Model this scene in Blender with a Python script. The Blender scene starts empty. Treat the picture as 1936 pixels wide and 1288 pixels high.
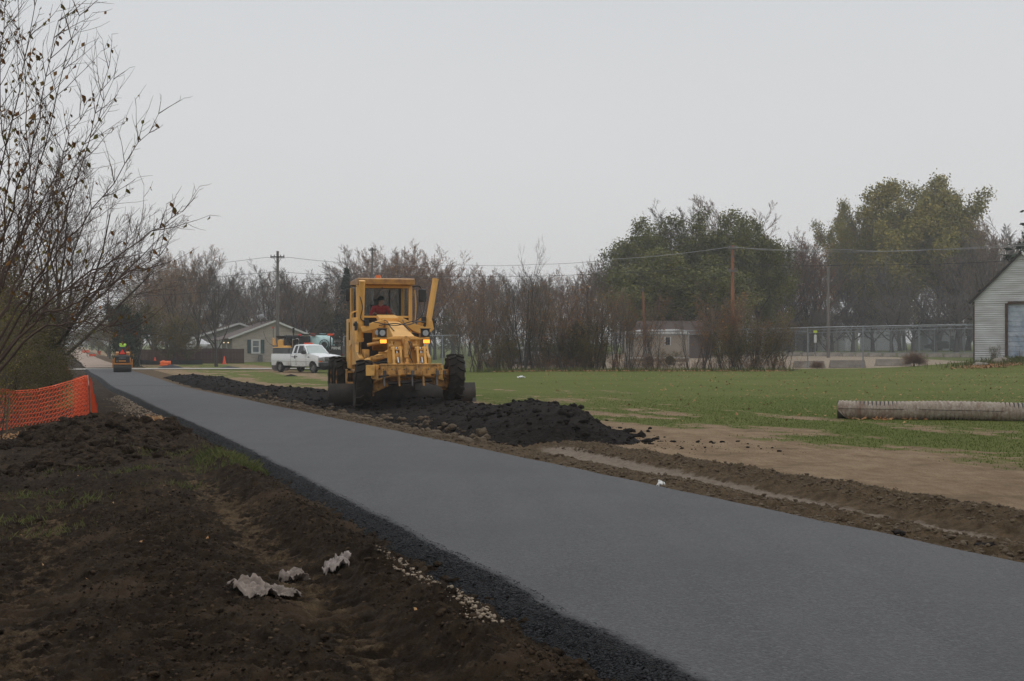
import bpy, math, random
import numpy as np
from mathutils import Vector, Matrix, noise as mnoise
R = math.radians
random.seed(7)
scene = bpy.context.scene
COL = scene.collection
# ------------------------------------------------------------------ camera
F = 2400.0            # focal length in photo pixels (photo 1936 wide)
CX, HY = 968.0, 648.0
CAMZ = 2.08
cam_d = bpy.data.cameras.new("camera")
cam = bpy.data.objects.new("camera", cam_d)
COL.objects.link(cam)
cam.location = (0, 0, CAMZ)
cam.rotation_euler = (R(90), 0, 0)
cam_d.sensor_width = 36
cam_d.lens = F / 1936 * 36
cam_d.shift_y = 4 / 1936
cam_d.clip_end = 6000
cam_d.clip_start = 0.05
scene.camera = cam
# ------------------------------------------------------------------ world: flat overcast
SUN_EL, SUN_ROT = R(48), R(215)
w = bpy.data.worlds.new("World"); scene.world = w; w.use_nodes = True
nt = w.node_tree; nt.nodes.clear()
out = nt.nodes.new('ShaderNodeOutputWorld')
bg = nt.nodes.new('ShaderNodeBackground')
sky = nt.nodes.new('ShaderNodeTexSky'); sky.sky_type = 'NISHITA'; sky.sun_disc = False
sky.sun_elevation = SUN_EL; sky.sun_rotation = SUN_ROT; sky.air_density = 2; sky.dust_density = 6
tc = nt.nodes.new('ShaderNodeTexCoord'); sx = nt.nodes.new('ShaderNodeSeparateXYZ')
nt.links.new(tc.outputs['Generated'], sx.inputs[0])
cr = nt.nodes.new('ShaderNodeValToRGB')
cr.color_ramp.elements[0].position = 0.0; cr.color_ramp.elements[0].color = (7.5, 7.45, 7.4, 1)
cr.color_ramp.elements[1].position = 1.0; cr.color_ramp.elements[1].color = (9.0, 9.2, 9.5, 1)
e = cr.color_ramp.elements.new(0.26); e.color = (6.75, 6.9, 7.1, 1)
e = cr.color_ramp.elements.new(0.5); e.color = (8.8, 8.95, 9.2, 1)
nt.links.new(sx.outputs['Z'], cr.inputs['Fac'])
# faint cloud mottling
nz = nt.nodes.new('ShaderNodeTexNoise'); nz.inputs['Scale'].default_value = 1.6; nz.inputs['Detail'].default_value = 4
mpn = nt.nodes.new('ShaderNodeMapRange'); mpn.inputs['To Min'].default_value = 0.95; mpn.inputs['To Max'].default_value = 1.05
mp = nt.nodes.new('ShaderNodeMapping'); mp.inputs['Scale'].default_value = (1, 1, 3.0)
nt.links.new(tc.outputs['Generated'], mp.inputs[0]); nt.links.new(mp.outputs[0], nz.inputs['Vector'])
nt.links.new(nz.outputs['Fac'], mpn.inputs['Value'])
mul = nt.nodes.new('ShaderNodeVectorMath'); mul.operation = 'SCALE'
nt.links.new(cr.outputs['Color'], mul.inputs[0]); nt.links.new(mpn.outputs[0], mul.inputs['Scale'])
mx = nt.nodes.new('ShaderNodeMix'); mx.data_type = 'RGBA'; mx.inputs[0].default_value = 0.03
nt.links.new(mul.outputs[0], mx.inputs[6]); nt.links.new(sky.outputs[0], mx.inputs[7])
nt.links.new(mx.outputs[2], bg.inputs['Color']); bg.inputs['Strength'].default_value = 0.1
nt.links.new(bg.outputs[0], out.inputs[0])
# ------------------------------------------------------------------ soft sun
sl = bpy.data.lights.new("sun", 'SUN'); sl.energy = 0.55; sl.angle = R(35); sl.color = (1.0, 0.97, 0.93)
so = bpy.data.objects.new("sun", sl); COL.objects.link(so)
so.rotation_euler = (R(90) - SUN_EL, 0, R(180) - SUN_ROT + R(180))
scene.view_settings.view_transform = 'Standard'; scene.view_settings.look = 'None'
scene.view_settings.gamma = 1; scene.view_settings.exposure = 0.0
scene.render.engine = 'CYCLES'
scene.cycles.volume_bounces = 0; scene.cycles.transparent_max_bounces = 24
scene.cycles.volume_step_rate = 4
scene.cycles.max_bounces = 6
def P(px, py, Y):
    """photo pixel + depth -> world point"""
    return Vector(((px - CX) / F * Y, Y, CAMZ - (py - HY) / F * Y))
def PX(px, Y): return (px - CX) / F * Y
# ------------------------------------------------------------------ noise in numpy
_rs = np.random.RandomState(5)
_ang = _rs.rand(256, 256) * 2 * math.pi
_gx, _gy = np.cos(_ang), np.sin(_ang)
def gnoise(x, y):
    x = np.asarray(x, float); y = np.asarray(y, float)
    xi = np.floor(x).astype(int); yi = np.floor(y).astype(int)
    xf = x - xi; yf = y - yi
    u = xf*xf*xf*(xf*(xf*6-15)+10); v = yf*yf*yf*(yf*(yf*6-15)+10)
    def g(i, j, dx, dy):
        a = (xi+i) & 255; b = (yi+j) & 255
        return _gx[a, b]*dx + _gy[a, b]*dy
    n0 = g(0,0,xf,yf)*(1-u)+g(1,0,xf-1,yf)*u
    n1 = g(0,1,xf,yf-1)*(1-u)+g(1,1,xf-1,yf-1)*u
    return (n0*(1-v)+n1*v)*1.4
def fbm(x, y, sc, octv=4, gain=0.5, ox=0.0):
    s = 0; a = 1.0; f = sc; t = 0
    for k in range(octv):
        s = s + a*gnoise(x*f+17.3*k+ox, y*f-9.1*k+ox*1.7); t += a; a *= gain; f *= 2.03
    return s/t
def ridge(x, y, sc, octv=4, gain=0.5, ox=0.0):
    s = 0; a = 1.0; f = sc; t = 0
    for k in range(octv):
        s = s + a*(1-2*np.abs(gnoise(x*f+31.7*k+ox, y*f+5.3*k-ox))); t += a; a *= gain; f *= 2.1
    return s/t
def sst(a, b, x):
    t = np.clip((x-a)/(b-a), 0, 1); return t*t*(3-2*t)
def gau(x, c, s): return np.exp(-((x-c)/s)**2)
# ------------------------------------------------------------------ scene helpers
def tag(o, label=None, cat=None, group=None, kind=None):
    if label: o['label'] = label
    if cat: o['category'] = cat
    if group: o['group'] = group
    if kind: o['kind'] = kind
    return o
def thing(name, label, cat, loc=(0,0,0), rz=0, group=None, kind=None):
    o = bpy.data.objects.new(name, None); COL.objects.link(o); o.empty_display_size = 0.3
    o.location = loc; o.rotation_euler = (0, 0, rz)
    return tag(o, label, cat, group, kind)
_kids = {}
def link(name, me, parent=None, m=None):
    o = bpy.data.objects.new(name, me); COL.objects.link(o)
    if parent is not None:
        o.parent = parent; _kids.setdefault(parent.name, []).append(o)
    if m is not None and not me.materials: me.materials.append(m)
    return o
def copy_tree(o, parent=None):
    c = o.copy(); COL.objects.link(c); c.parent = parent
    if parent is not None: _kids.setdefault(parent.name, []).append(c)
    for ch in list(_kids.get(o.name, [])): copy_tree(ch, c)
    return c
class MB:
    def __init__(s): s.v = []; s.f = []; s.n = 0
    def add(s, vs, fs):
        b = len(s.v); s.v.extend([tuple(v) for v in vs]); s.f.extend([tuple(i+b for i in f) for f in fs]); return s
    def box(s, c, size, rot=None, taper=None):
        hx, hy, hz = size[0]/2, size[1]/2, size[2]/2
        vs = [Vector((x*hx, y*hy, z*hz)) for z in (-1, 1) for y in (-1, 1) for x in (-1, 1)]
        if taper:
            for v in vs:
                if v.z > 0: v.x *= taper[0]; v.y *= taper[1]
        if rot:
            m = Matrix.Rotation(rot[2], 3, 'Z') @ Matrix.Rotation(rot[1], 3, 'Y') @ Matrix.Rotation(rot[0], 3, 'X')
            vs = [m @ v for v in vs]
        c = Vector(c)
        return s.add([v + c for v in vs], [(0,2,3,1),(4,5,7,6),(0,1,5,4),(2,6,7,3),(0,4,6,2),(1,3,7,5)])
    def bx(s, x0, x1, y0, y1, z0, z1):
        return s.box(((x0+x1)/2, (y0+y1)/2, (z0+z1)/2), (x1-x0, y1-y0, z1-z0))
    def tube(s, pts, rad, n=8, cap=True):
        pts = [Vector(p) for p in pts]
        if not hasattr(rad, '__len__'): rad = [rad]*len(pts)
        vs = []; fs = []; ref = None
        for i, p in enumerate(pts):
            d = (pts[min(i+1, len(pts)-1)] - pts[max(i-1, 0)]); 
            if d.length < 1e-9: d = Vector((0,0,1))
            d.normalize()
            if ref is None:
                ref = Vector((1,0,0)) if abs(d.x) < 0.8 else Vector((0,1,0))
            a = (ref - d*ref.dot(d)); a.normalize(); b = d.cross(a); ref = a
            for k in range(n):
                t = 2*math.pi*(k+.5)/n
                vs.append(p + (a*math.cos(t) + b*math.sin(t))*rad[i])
        for i in range(len(pts)-1):
            for k in range(n):
                k2 = (k+1) % n
                fs.append((i*n+k, i*n+k2, (i+1)*n+k2, (i+1)*n+k))
        if cap:
            fs.append(tuple(range(n))[::-1]); fs.append(tuple((len(pts)-1)*n+k for k in range(n)))
        return s.add(vs, fs)
    def cyl(s, p0, p1, r, r2=None, n=16, cap=True):
        return s.tube([p0, p1], [r, r if r2 is None else r2], n, cap)
    def beam(s, p0, p1, wd, ht, up=(0,0,1)):
        p0 = Vector(p0); p1 = Vector(p1); d = (p1-p0).normalized(); up = Vector(up)
        sd = d.cross(up); 
        if sd.length < 1e-4: sd = d.cross(Vector((0,1,0)))
        sd.normalize(); u2 = sd.cross(d)
        vs = [p + sd*(a*wd/2) + u2*(b*ht/2) for p in (p0, p1) for a, b in ((-1,-1),(1,-1),(1,1),(-1,1))]
        return s.add(vs, [(0,1,2,3)[::-1],(4,5,6,7),(0,1,5,4),(1,2,6,5),(2,3,7,6),(3,0,4,7)])
    def prism(s, poly, axis, a0, a1):
        """extrude 2-D polygon along an axis: x -> poly in (y,z); y -> (x,z); z -> (x,y)"""
        def mk(p, a):
            return (a, p[0], p[1]) if axis == 'x' else ((p[0], a, p[1]) if axis == 'y' else (p[0], p[1], a))
        n = len(poly); vs = [mk(p, a0) for p in poly] + [mk(p, a1) for p in poly]
        fs = [tuple(range(n)), tuple(range(2*n-1, n-1, -1))] + [(i, i+n, (i+1) % n+n, (i+1) % n) for i in range(n)]
        return s.add(vs, fs)
    def lathe(s, prof, n=24, origin=(0,0,0), axis='x'):
        """profile (r, a) spun round an axis"""
        vs = []; fs = []; o = Vector(origin); m = len(prof)
        for k in range(n):
            t = 2*math.pi*k/n; c, q = math.cos(t), math.sin(t)
            for r, a in prof:
                vs.append(o + (Vector((a, r*c, r*q)) if axis == 'x' else (Vector((r*c, a, r*q)) if axis == 'y' else Vector((r*c, r*q, a)))))
        for k in range(n):
            k2 = (k+1) % n
            for i in range(m-1):
                fs.append((k*m+i, k*m+i+1, k2*m+i+1, k2*m+i))
        return s.add(vs, fs)
    def ball(s, c, r, nu=12, nv=8, sc=(1,1,1)):
        prof = [(max(1e-4, math.sin(math.pi*i/nv))*r, -math.cos(math.pi*i/nv)*r) for i in range(nv+1)]
        b = len(s.v); s.lathe(prof, nu, (0,0,0), 'z'); c = Vector(c)
        for i in range(b, len(s.v)):
            v = s.v[i]; s.v[i] = (v[0]*sc[0]+c.x, v[1]*sc[1]+c.y, v[2]*sc[2]+c.z)
        return s
    def quad(s, a, b, c, d): return s.add([a, b, c, d], [(0,1,2,3)])
    def xform(s, m):
        s.v = [tuple(m @ Vector(v)) for v in s.v]; return s
    def mesh(s, name, m=None, smooth=35):
        me = bpy.data.meshes.new(name); me.from_pydata(s.v, [], s.f); me.validate(verbose=False); me.update()
        if smooth:
            me.polygons.foreach_set('use_smooth', [True]*len(me.polygons))
            try: me.set_sharp_from_angle(angle=R(smooth))
            except Exception: pass
        if m is not None: me.materials.append(m)
        return me
    def build(s, name, m, parent=None, smooth=35, bevel=0.0, fix=True, **kw):
        me = s.mesh(name, m, smooth)
        if fix:
            import bmesh
            bm = bmesh.new(); bm.from_mesh(me); bmesh.ops.recalc_face_normals(bm, faces=bm.faces); bm.to_mesh(me); bm.free()
        o = link(name, me, parent)
        if bevel:
            bv = o.modifiers.new('bevel', 'BEVEL'); bv.width = bevel; bv.segments = 2; bv.limit_method = 'ANGLE'; bv.angle_limit = R(40)
        if kw: tag(o, **kw)
        return o
def np_mesh(name, V, Fq, m=None, smooth=False):
    """V (n,3), Fq (m,k) arrays"""
    me = bpy.data.meshes.new(name); V = np.asarray(V, np.float32); Fq = np.asarray(Fq, np.int32); k = Fq.shape[1]
    me.vertices.add(len(V)); me.vertices.foreach_set('co', V.ravel())
    me.loops.add(Fq.size); me.loops.foreach_set('vertex_index', Fq.ravel())
    me.polygons.add(len(Fq)); me.polygons.foreach_set('loop_start', np.arange(len(Fq), dtype=np.int32)*k)
    me.polygons.foreach_set('loop_total', np.full(len(Fq), k, np.int32))
    me.polygons.foreach_set('use_smooth', np.full(len(Fq), bool(smooth)))
    me.update(calc_edges=True)
    if m is not None: me.materials.append(m)
    return me
def grid_faces(nr, nc, wrap=False):
    i = np.arange(nr-1)[:, None]*nc; j = np.arange(nc-1)[None, :]
    a = (i+j).ravel(); return np.stack([a, a+1, a+1+nc, a+nc], 1)
def attr(me, name, vals):
    a = me.attributes.new(name, 'FLOAT', 'POINT'); a.data.foreach_set('value', np.asarray(vals, np.float32).ravel())
# ------------------------------------------------------------------ materials
_M = {}
def mat(name, col, rough=0.6, metal=0.0, col2=None, scale=6.0, bump=0.0, bscale=None, spec=0.5, rnd=0.0, dirt=None, dirt_h=None,
        emit=None, estr=0.0, alpha=None, trans=0.0, coat=0.0, detail=6, stretch=None, subsurf=0):
    if name in _M: return _M[name]
    m = bpy.data.materials.new(name); m.use_nodes = True; nt = m.node_tree; N = nt.nodes; L = nt.links
    b = N['Principled BSDF']
    b.inputs['Roughness'].default_value = rough; b.inputs['Metallic'].default_value = metal
    b.inputs['Specular IOR Level'].default_value = spec
    b.inputs['Coat Weight'].default_value = coat
    b.inputs['Transmission Weight'].default_value = trans
    tc = N.new('ShaderNodeTexCoord'); vec = tc.outputs['Object']
    if stretch:
        mp = N.new('ShaderNodeMapping'); mp.inputs['Scale'].default_value = stretch; L.new(vec, mp.inputs[0]); vec = mp.outputs[0]
    c2 = col2 or tuple(c*0.72 for c in col)
    nz = N.new('ShaderNodeTexNoise'); nz.inputs['Scale'].default_value = scale; nz.inputs['Detail'].default_value = detail; nz.inputs['Roughness'].default_value = .62
    L.new(vec, nz.inputs['Vector'])
    mr = N.new('ShaderNodeMapRange'); mr.inputs['From Min'].default_value = .36; mr.inputs['From Max'].default_value = .64; L.new(nz.outputs['Fac'], mr.inputs['Value'])
    mx = N.new('ShaderNodeMix'); mx.data_type = 'RGBA'; mx.inputs[6].default_value = (*col, 1); mx.inputs[7].default_value = (*c2, 1)
    L.new(mr.outputs[0], mx.inputs[0]); cout = mx.outputs[2]
    if rnd:
        oi = N.new('ShaderNodeObjectInfo'); hs = N.new('ShaderNodeHueSaturation')
        r1 = N.new('ShaderNodeMapRange'); r1.inputs['To Min'].default_value = 1-rnd; r1.inputs['To Max'].default_value = 1+rnd
        L.new(oi.outputs['Random'], r1.inputs['Value']); L.new(r1.outputs[0], hs.inputs['Value']); L.new(cout, hs.inputs['Color']); cout = hs.outputs[0]
    if dirt:   # splashed mud, heavier low on the object
        n2 = N.new('ShaderNodeTexNoise'); n2.inputs['Scale'].default_value = scale*.8+1.3; n2.inputs['Detail'].default_value = 8; L.new(tc.outputs['Object'], n2.inputs['Vector'])
        sp = N.new('ShaderNodeSeparateXYZ'); L.new(tc.outputs['Object'], sp.inputs[0])
        hr = N.new('ShaderNodeMapRange'); hr.inputs['From Min'].default_value = dirt_h[0]; hr.inputs['From Max'].default_value = dirt_h[1]
        hr.inputs['To Min'].default_value = dirt_h[2]; hr.inputs['To Max'].default_value = dirt_h[3]; L.new(sp.outputs['Z'], hr.inputs['Value'])
        ad = N.new('ShaderNodeMath'); ad.operation = 'ADD'; L.new(n2.outputs['Fac'], ad.inputs[0]); L.new(hr.outputs[0], ad.inputs[1])
        m2 = N.new('ShaderNodeMapRange'); m2.inputs['From Min'].default_value = .9; m2.inputs['From Max'].default_value = 1.2; L.new(ad.outputs[0], m2.inputs['Value'])
        m3 = N.new('ShaderNodeMix'); m3.data_type = 'RGBA'; L.new(m2.outputs[0], m3.inputs[0]); L.new(cout, m3.inputs[6]); m3.inputs[7].default_value = (*dirt, 1); cout = m3.outputs[2]
    L.new(cout, b.inputs['Base Color'])
    if bump:
        n3 = N.new('ShaderNodeTexNoise'); n3.inputs['Scale'].default_value = bscale or scale*4; n3.inputs['Detail'].default_value = 5; L.new(vec, n3.inputs['Vector'])
        bp = N.new('ShaderNodeBump'); bp.inputs['Strength'].default_value = 1; bp.inputs['Distance'].default_value = bump; L.new(n3.outputs['Fac'], bp.inputs['Height']); L.new(bp.outputs[0], b.inputs['Normal'])
    if emit: b.inputs['Emission Color'].default_value = (*emit, 1); b.inputs['Emission Strength'].default_value = estr
    if alpha is not None: b.inputs['Alpha'].default_value = alpha
    _M[name] = m; return m
# ================================================================== THE LIE OF THE LAND
def pr(Y):   # right edge of the path
    Y = np.asarray(Y, float)
    return 5.6 - 0.349*Y - 0.016*np.clip(Y-40, 0, 60) - 0.008*np.clip(Y-100, 0, 2000) + 0.05*np.sin(Y*0.11)
def pl(Y):   # left edge
    Y = np.asarray(Y, float)
    return pr(Y) - 3.27 - 0.04*np.sin(Y*0.23)
def h0(Y):
    Y = np.asarray(Y, float); t = 0.88 - 0.015*Y
    return 0.5*(t + np.sqrt(t*t + 0.006))
def ground_base(X, Y):
    X = np.asarray(X, float); Y = np.asarray(Y, float)
    h = h0(Y); R_ = X - pr(Y); L_ = pl(Y) - X
    field = .36 + .30*np.exp(-(np.clip(Y, 0, 400)-8)/26) + .50*sst(92, 190, Y)
    fz = (h-.05) + (field-(h-.05))*sst(-15, 3, X)
    fz = fz + 0.62*gau(X, 31, 5.0)*gau(Y, 78, 8)
    right = (h-.07) + (fz-(h-.07))*sst(1.3, 3.2, R_)
    near = 1-sst(19, 24, Y)
    right = right - near*0.05*gau(R_, 1.15, .28) + near*.05*gau(R_, 1.85, .3)
    left = h - .10 - .105*np.clip(L_-1.6, 0, 5) + .02*np.clip(L_-10.6, 0, 6)
    left = left + 0.045*gau(L_, .54, .16) - .04*gau(L_, .10, .18) - .035*gau(L_, .98, .20)*(1-sst(14, 20, Y)) - .03*gau(L_, 2.5, .35)*(1-sst(10, 14, Y))
    z = np.where(R_ > -1.6, right, left)
    under = (R_ < -.05) & (L_ < -.05)
    z = np.where(under, h-.09, z)
    return z
def gz(X, Y): return float(ground_base(np.array([X]), np.array([Y]))[0])
def zones(X, Y):
    """grass, tan, pale stone, brown shoulder weights"""
    R_ = X - pr(Y); L_ = pl(Y) - X
    n1 = fbm(X*.55, Y*.55, .45, 5, .6); n2 = fbm(X+.35*Y, Y*.28, .55, 5, .62, 3.0); n3 = fbm(X, Y, 2.3, 4, .65, 8.)
    # right side
    edge = 5.2 + .16*np.clip(22-Y, 0, 10)
    g = sst(-.9, 1.1, R_-edge + 4.5*n2 + 2.5*n1 + 1.0*n3)
    strk = sst(.10, .34, n2*1.0 + .35*n3 - .02*np.clip(R_-9, 0, 40) + .10*gau(Y, 43, 5)*gau(R_, 9.5, 3))
    wide = gau(R_, 8.5+.05*np.clip(Y-40, 0, 60), 2.6)*sst(38, 60, Y)*(1-sst(120, 135, Y))
    g = g*(1-.85*strk*np.clip(1-(R_-6)/22, 0, 1))*(1-.8*sst(-.15, .3, n1+wide*.8-.45+n3*.3)*wide)
    far = sst(52, 80, Y)
    g = np.where(R_ < 5, np.maximum(g, far*.55*sst(.9, 2.2, R_)*sst(-.25, .2, n1+.2*n3)), g)
    tan = sst(1.7, 2.3, R_ + .35*n3)
    brown = (1-tan)
    trk = 1.3*gau(R_, 1.02+.035*(Y-9)*sst(9, 17, Y)+.10*n1, .17+.04*n3)*(1-sst(17.5, 19.5, Y))*sst(2, 5, Y)
    # left side
    gl = sst(.12, .5, n1*1.0+.9*n3 + .22*gau(Y, 15.5, 4.5) - .62 - .5*gau(L_, .8, .4) )*(sst(8.2, 11.5, Y))*(1-sst(19, 23, Y)*.5)
    gl = np.maximum(gl, sst(5.0, 6.2, L_+n3*.8)*sst(13, 19, Y)*.95)
    gl = np.maximum(gl, sst(32, 42, Y)*sst(1.2, 2.4, L_+n3*.6))
    left = R_ < -1.6
    g = np.where(left, gl, g); tan = np.where(left, 0.15*sst(34, 50, Y), tan); rut = np.clip(gau(L_+.08*n1, .98, .25)*(1-sst(13, 18, Y)) + .8*gau(L_+.1*n1, 2.55, .33)*(1-sst(10, 14, Y)) + .5*gau(L_, 1.65, .2)*(1-sst(9, 14, Y)), 0, 1); brown = np.where(left, .12+.40*rut+.25*n1, brown)
    trk = np.where(left, 0, trk)
    # pale gravel yard beyond the wire fence
    lot = sst(82.5, 83.5, Y + n3*1.2 - np.clip((X-10)*-.02, -1, 3))*(1-sst(150, 153, Y))*sst(-4, 3, X)*(1-sst(38, 42, X))
    return np.clip(g, 0, 1), np.clip(tan, 0, 1), np.clip(trk, 0, 1), np.clip(brown, 0, 1), lot
def rough_of(X, Y):
    """small relief that belongs to the ground"""
    R_ = X - pr(Y); L_ = pl(Y) - X; g, tan, trk, brown, lot = zones(X, Y)
    left = R_ < -1.6
    amp = np.where(left, .050*(1-sst(30, 60, Y))+.01, .012 + .035*brown*(1-tan) )
    amp = amp*(1-.55*trk)*(1-.5*g*(~left))*(1-.6*lot)
    n = .9*fbm(X, Y, 1.1, 3, .55) + 1.25*ridge(X, Y, 2.6, 5, .68, 4.) + .35*fbm(X, Y, 13., 3, .6, 2.)
    fine = 1-sst(25, 55, Y)
    z = amp*n*(.35+.65*fine) + np.where(left, .030, .012*brown)*ridge(X, Y, 8., 3, .72, 14.)*(1-sst(10, 22, Y))
    # wheel ruts with lug marks
    s = X*.33+Y*.944
    rib = .013*np.sin(s*44+2.5*gnoise(X*1.7, Y*1.7)+L_*6)*sst(-.15, .35, gnoise(X*.8+9, Y*.8))*left*(1-sst(13, 18, Y))
    z = z + rib
    for c, wd in ((.98, .24), (2.55, .34), (3.6, .25), (1.75, .18)):
        m = gau(L_ + .08*gnoise(s*.35, s*.1), c, wd)*(1-sst(11, 16, Y))*left
        z = z*(1-.45*m) + m*(.030*np.clip(np.sin(s*44+1.6*gnoise(X*3, Y*3)+L_*7)*1.3, -.8, .8)) - .012*m
    m = gau(R_, 1.12, .2)*(1-sst(17, 19, Y))*(~left)
    z = z*(1-.6*m)
    m = gau(R_, 1.75, .32)*(1-sst(18, 20, Y))*(~left)
    z = z + m*.05*np.abs(ridge(X, Y, 3.1, 3, .6, 9.))
    m = gau(R_, .38, .28)*(~left)*(1-sst(50, 60, Y))
    z = z + m*.045*np.clip(ridge(X, Y, 3.9, 3, .6, 19.), -.1, 1)
    m = gau(L_, .54, .22)*left*(1-sst(40, 55, Y))
    z = z + m*.075*np.clip(ridge(X, Y, 2.2, 4, .6, 29.)+.25, -.2, 1.2)
    inside = (R_ < -.03) & (L_ < -.03)
    return np.where(inside, -.02, z)
# polar sheet centred under the camera, fine where the view is
ths = np.concatenate([np.linspace(-180, -36, 40)[:-1], np.linspace(-36, -26, 60)[:-1], np.linspace(-26, 26, 1050), np.linspace(26, 36, 60)[1:], np.linspace(36, 180, 40)[1:]])
rs = [0.0, .5, 1.2, 2.0, 2.6]
while rs[-1] < 3200:
    r = rs[-1]; rs.append(r*(1.0036 if r < 12 else 1.0055 if r < 40 else (1.009 if r < 160 else 1.06)))
rs = np.array(rs); tt = np.radians(ths)
RR, TT = np.meshgrid(rs, tt, indexing='ij')
GX, GY = RR*np.sin(TT), RR*np.cos(TT)
GZ = ground_base(GX, GY) + rough_of(GX, GY)*(GY > -3)
V = np.stack([GX.ravel(), GY.ravel(), GZ.ravel()], 1)
me = np_mesh('ground', V, grid_faces(len(rs), len(ths)), None, True)
zg, zt, ztrk, zb, zlot = zones(GX, GY)
attr(me, 'grass', zg); attr(me, 'tan', zt); attr(me, 'track', ztrk); attr(me, 'brown', zb); attr(me, 'lot', zlot)
def node_mix(N, L, fac, a, b):
    m = N.new('ShaderNodeMix'); m.data_type = 'RGBA'; 
    for inp, val in ((0, fac), (6, a), (7, b)):
        if isinstance(val, tuple): m.inputs[inp].default_value = (*val, 1)
        elif isinstance(val, float): m.inputs[inp].default_value = val
        else: L.new(val, m.inputs[inp])
    return m.outputs[2]
def ground_material():
    m = bpy.data.materials.new('ground'); m.use_nodes = True; N = m.node_tree.nodes; L = m.node_tree.links
    b = N['Principled BSDF']; b.inputs['Roughness'].default_value = .93; b.inputs['Specular IOR Level'].default_value = .10
    tc = N.new('ShaderNodeTexCoord'); O = tc.outputs['Object']
    def noise(sc, det=6, ro=.65, st=None):
        v = O
        if st:
            mp = N.new('ShaderNodeMapping'); mp.inputs['Rotation'].default_value = (0, 0, R(19)); mp.inputs['Scale'].default_value = st; L.new(O, mp.inputs[0]); v = mp.outputs[0]
        n = N.new('ShaderNodeTexNoise'); n.inputs['Scale'].default_value = sc; n.inputs['Detail'].default_value = det; n.inputs['Roughness'].default_value = ro
        L.new(v, n.inputs['Vector']); return n.outputs['Fac']
    def ramp(f, a, c):
        r = N.new('ShaderNodeMapRange'); r.inputs['From Min'].default_value = a; r.inputs['From Max'].default_value = c; L.new(f, r.inputs['Value']); return r.outputs[0]
    def at(n):
        a = N.new('ShaderNodeAttribute'); a.attribute_name = n; return a.outputs['Fac']
    def sharp(n, nf, k=.55, lo=.4, hi=.6):
        """attribute edge broken up by noise"""
        s = N.new('ShaderNodeMath'); s.operation = 'SUBTRACT'; L.new(nf, s.inputs[0]); s.inputs[1].default_value = .5
        q = N.new('ShaderNodeMath'); q.operation = 'MULTIPLY_ADD'; L.new(s.outputs[0], q.inputs[0]); q.inputs[1].default_value = k*4; L.new(at(n), q.inputs[2])
        return ramp(q.outputs[0], lo, hi)
    nA = noise(1.3); nB = noise(9., 8, .7); nC = noise(45., 6, .75); nD = noise(3.2, 8, .7, (1, .35, 1)); nG = noise(120., 4, .7); nL = noise(.22, 6, .6)
    dark = node_mix(N, L, ramp(nB, .35, .65), (.013, .0085, .0052), (.058, .038, .022))
    dark = node_mix(N, L, ramp(nA, .5, .68), dark, (.085, .058, .036))
    brown = node_mix(N, L, ramp(nB, .35, .65), (.072, .049, .028), (.165, .115, .066))
    tan = node_mix(N, L, ramp(nD, .35, .65), (.25, .168, .098), (.38, .275, .175))
    tan = node_mix(N, L, ramp(nC, .50, .75), tan, (.12, .08, .046)); tan = node_mix(N, L, ramp(nA, .5, .75), tan, (.17, .118, .070))
    grass = node_mix(N, L, ramp(nB, .32, .68), (.070, .104, .016), (.135, .165, .034))
    grass = node_mix(N, L, ramp(nL, .35, .65), grass, node_mix(N, L, ramp(nC, .35, .7), (.175, .175, .050), (.105, .135, .028)))
    trk = node_mix(N, L, ramp(nB, .35, .7), (.32, .262, .208), (.20, .155, .115))
    lot = node_mix(N, L, ramp(nC, .3, .7), (.42, .34, .25), (.30, .235, .17))
    c = node_mix(N, L, sharp('brown', nB, .3), dark, brown)
    c = node_mix(N, L, sharp('tan', nB, .3), c, tan)
    c = node_mix(N, L, sharp('track', nB, .35, .35, .6), c, trk)
    c = node_mix(N, L, sharp('grass', nC, .42, .32, .68), c, grass)
    c = node_mix(N, L, sharp('lot', nB, .2), c, lot)
    L.new(c, b.inputs['Base Color'])
    ad = N.new('ShaderNodeMath'); ad.operation = 'MULTIPLY_ADD'; L.new(nC, ad.inputs[0]); ad.inputs[1].default_value = .45; L.new(nB, ad.inputs[2])
    ad2 = N.new('ShaderNodeMath'); ad2.operation = 'MULTIPLY_ADD'; L.new(nG, ad2.inputs[0]); ad2.inputs[1].default_value = .2; L.new(ad.outputs[0], ad2.inputs[2])
    bp = N.new('ShaderNodeBump'); bp.inputs['Distance'].default_value = .09; bp.inputs['Strength'].default_value = .9; L.new(ad2.outputs[0], bp.inputs['Height']); L.new(bp.outputs[0], b.inputs['Normal'])
    return m
me.materials.append(ground_material())
ground = link('ground', me); tag(ground, 'wide flat ground of dark soil, tan dirt and mown grass', 'ground', kind='structure')

# ------------------------------------------------------------------ asphalt path
def lateral_rows(y0, y1, near=.035, k=.0045):
    ys = [y0]
    while ys[-1] < y1: ys.append(ys[-1] + max(near, k*abs(ys[-1])))
    ys[-1] = y1; return np.array(ys)
Yp = lateral_rows(-25, 100.2, .035, .0045)
cl = np.concatenate([np.linspace(-.36, .14, 38), np.linspace(.14, 1.0, 8)[1:], np.linspace(1., 2.4, 5)[1:], np.linspace(2.4, 3.2, 6)[1:], np.linspace(3.2, 3.42, 12)[1:]])
YY, CC = np.meshgrid(Yp, cl, indexing='ij')
edgeL = .05*gnoise(YY*.9, YY*0+3) + .03*gnoise(YY*3.1, YY*0+7)
wdt = (pr(Yp)-pl(Yp))[:, None]
t = CC/3.27
Xp = pl(Yp)[:, None] + np.where(CC < .14, CC, t*wdt) + edgeL*(1-sst(.0, .8, CC)) + (.03*gnoise(YY*1.3, YY*0+9))*sst(2.6, 3.3, CC)
topz = h0(YY) + .012*np.sin(math.pi*np.clip(t, 0, 1))
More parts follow.
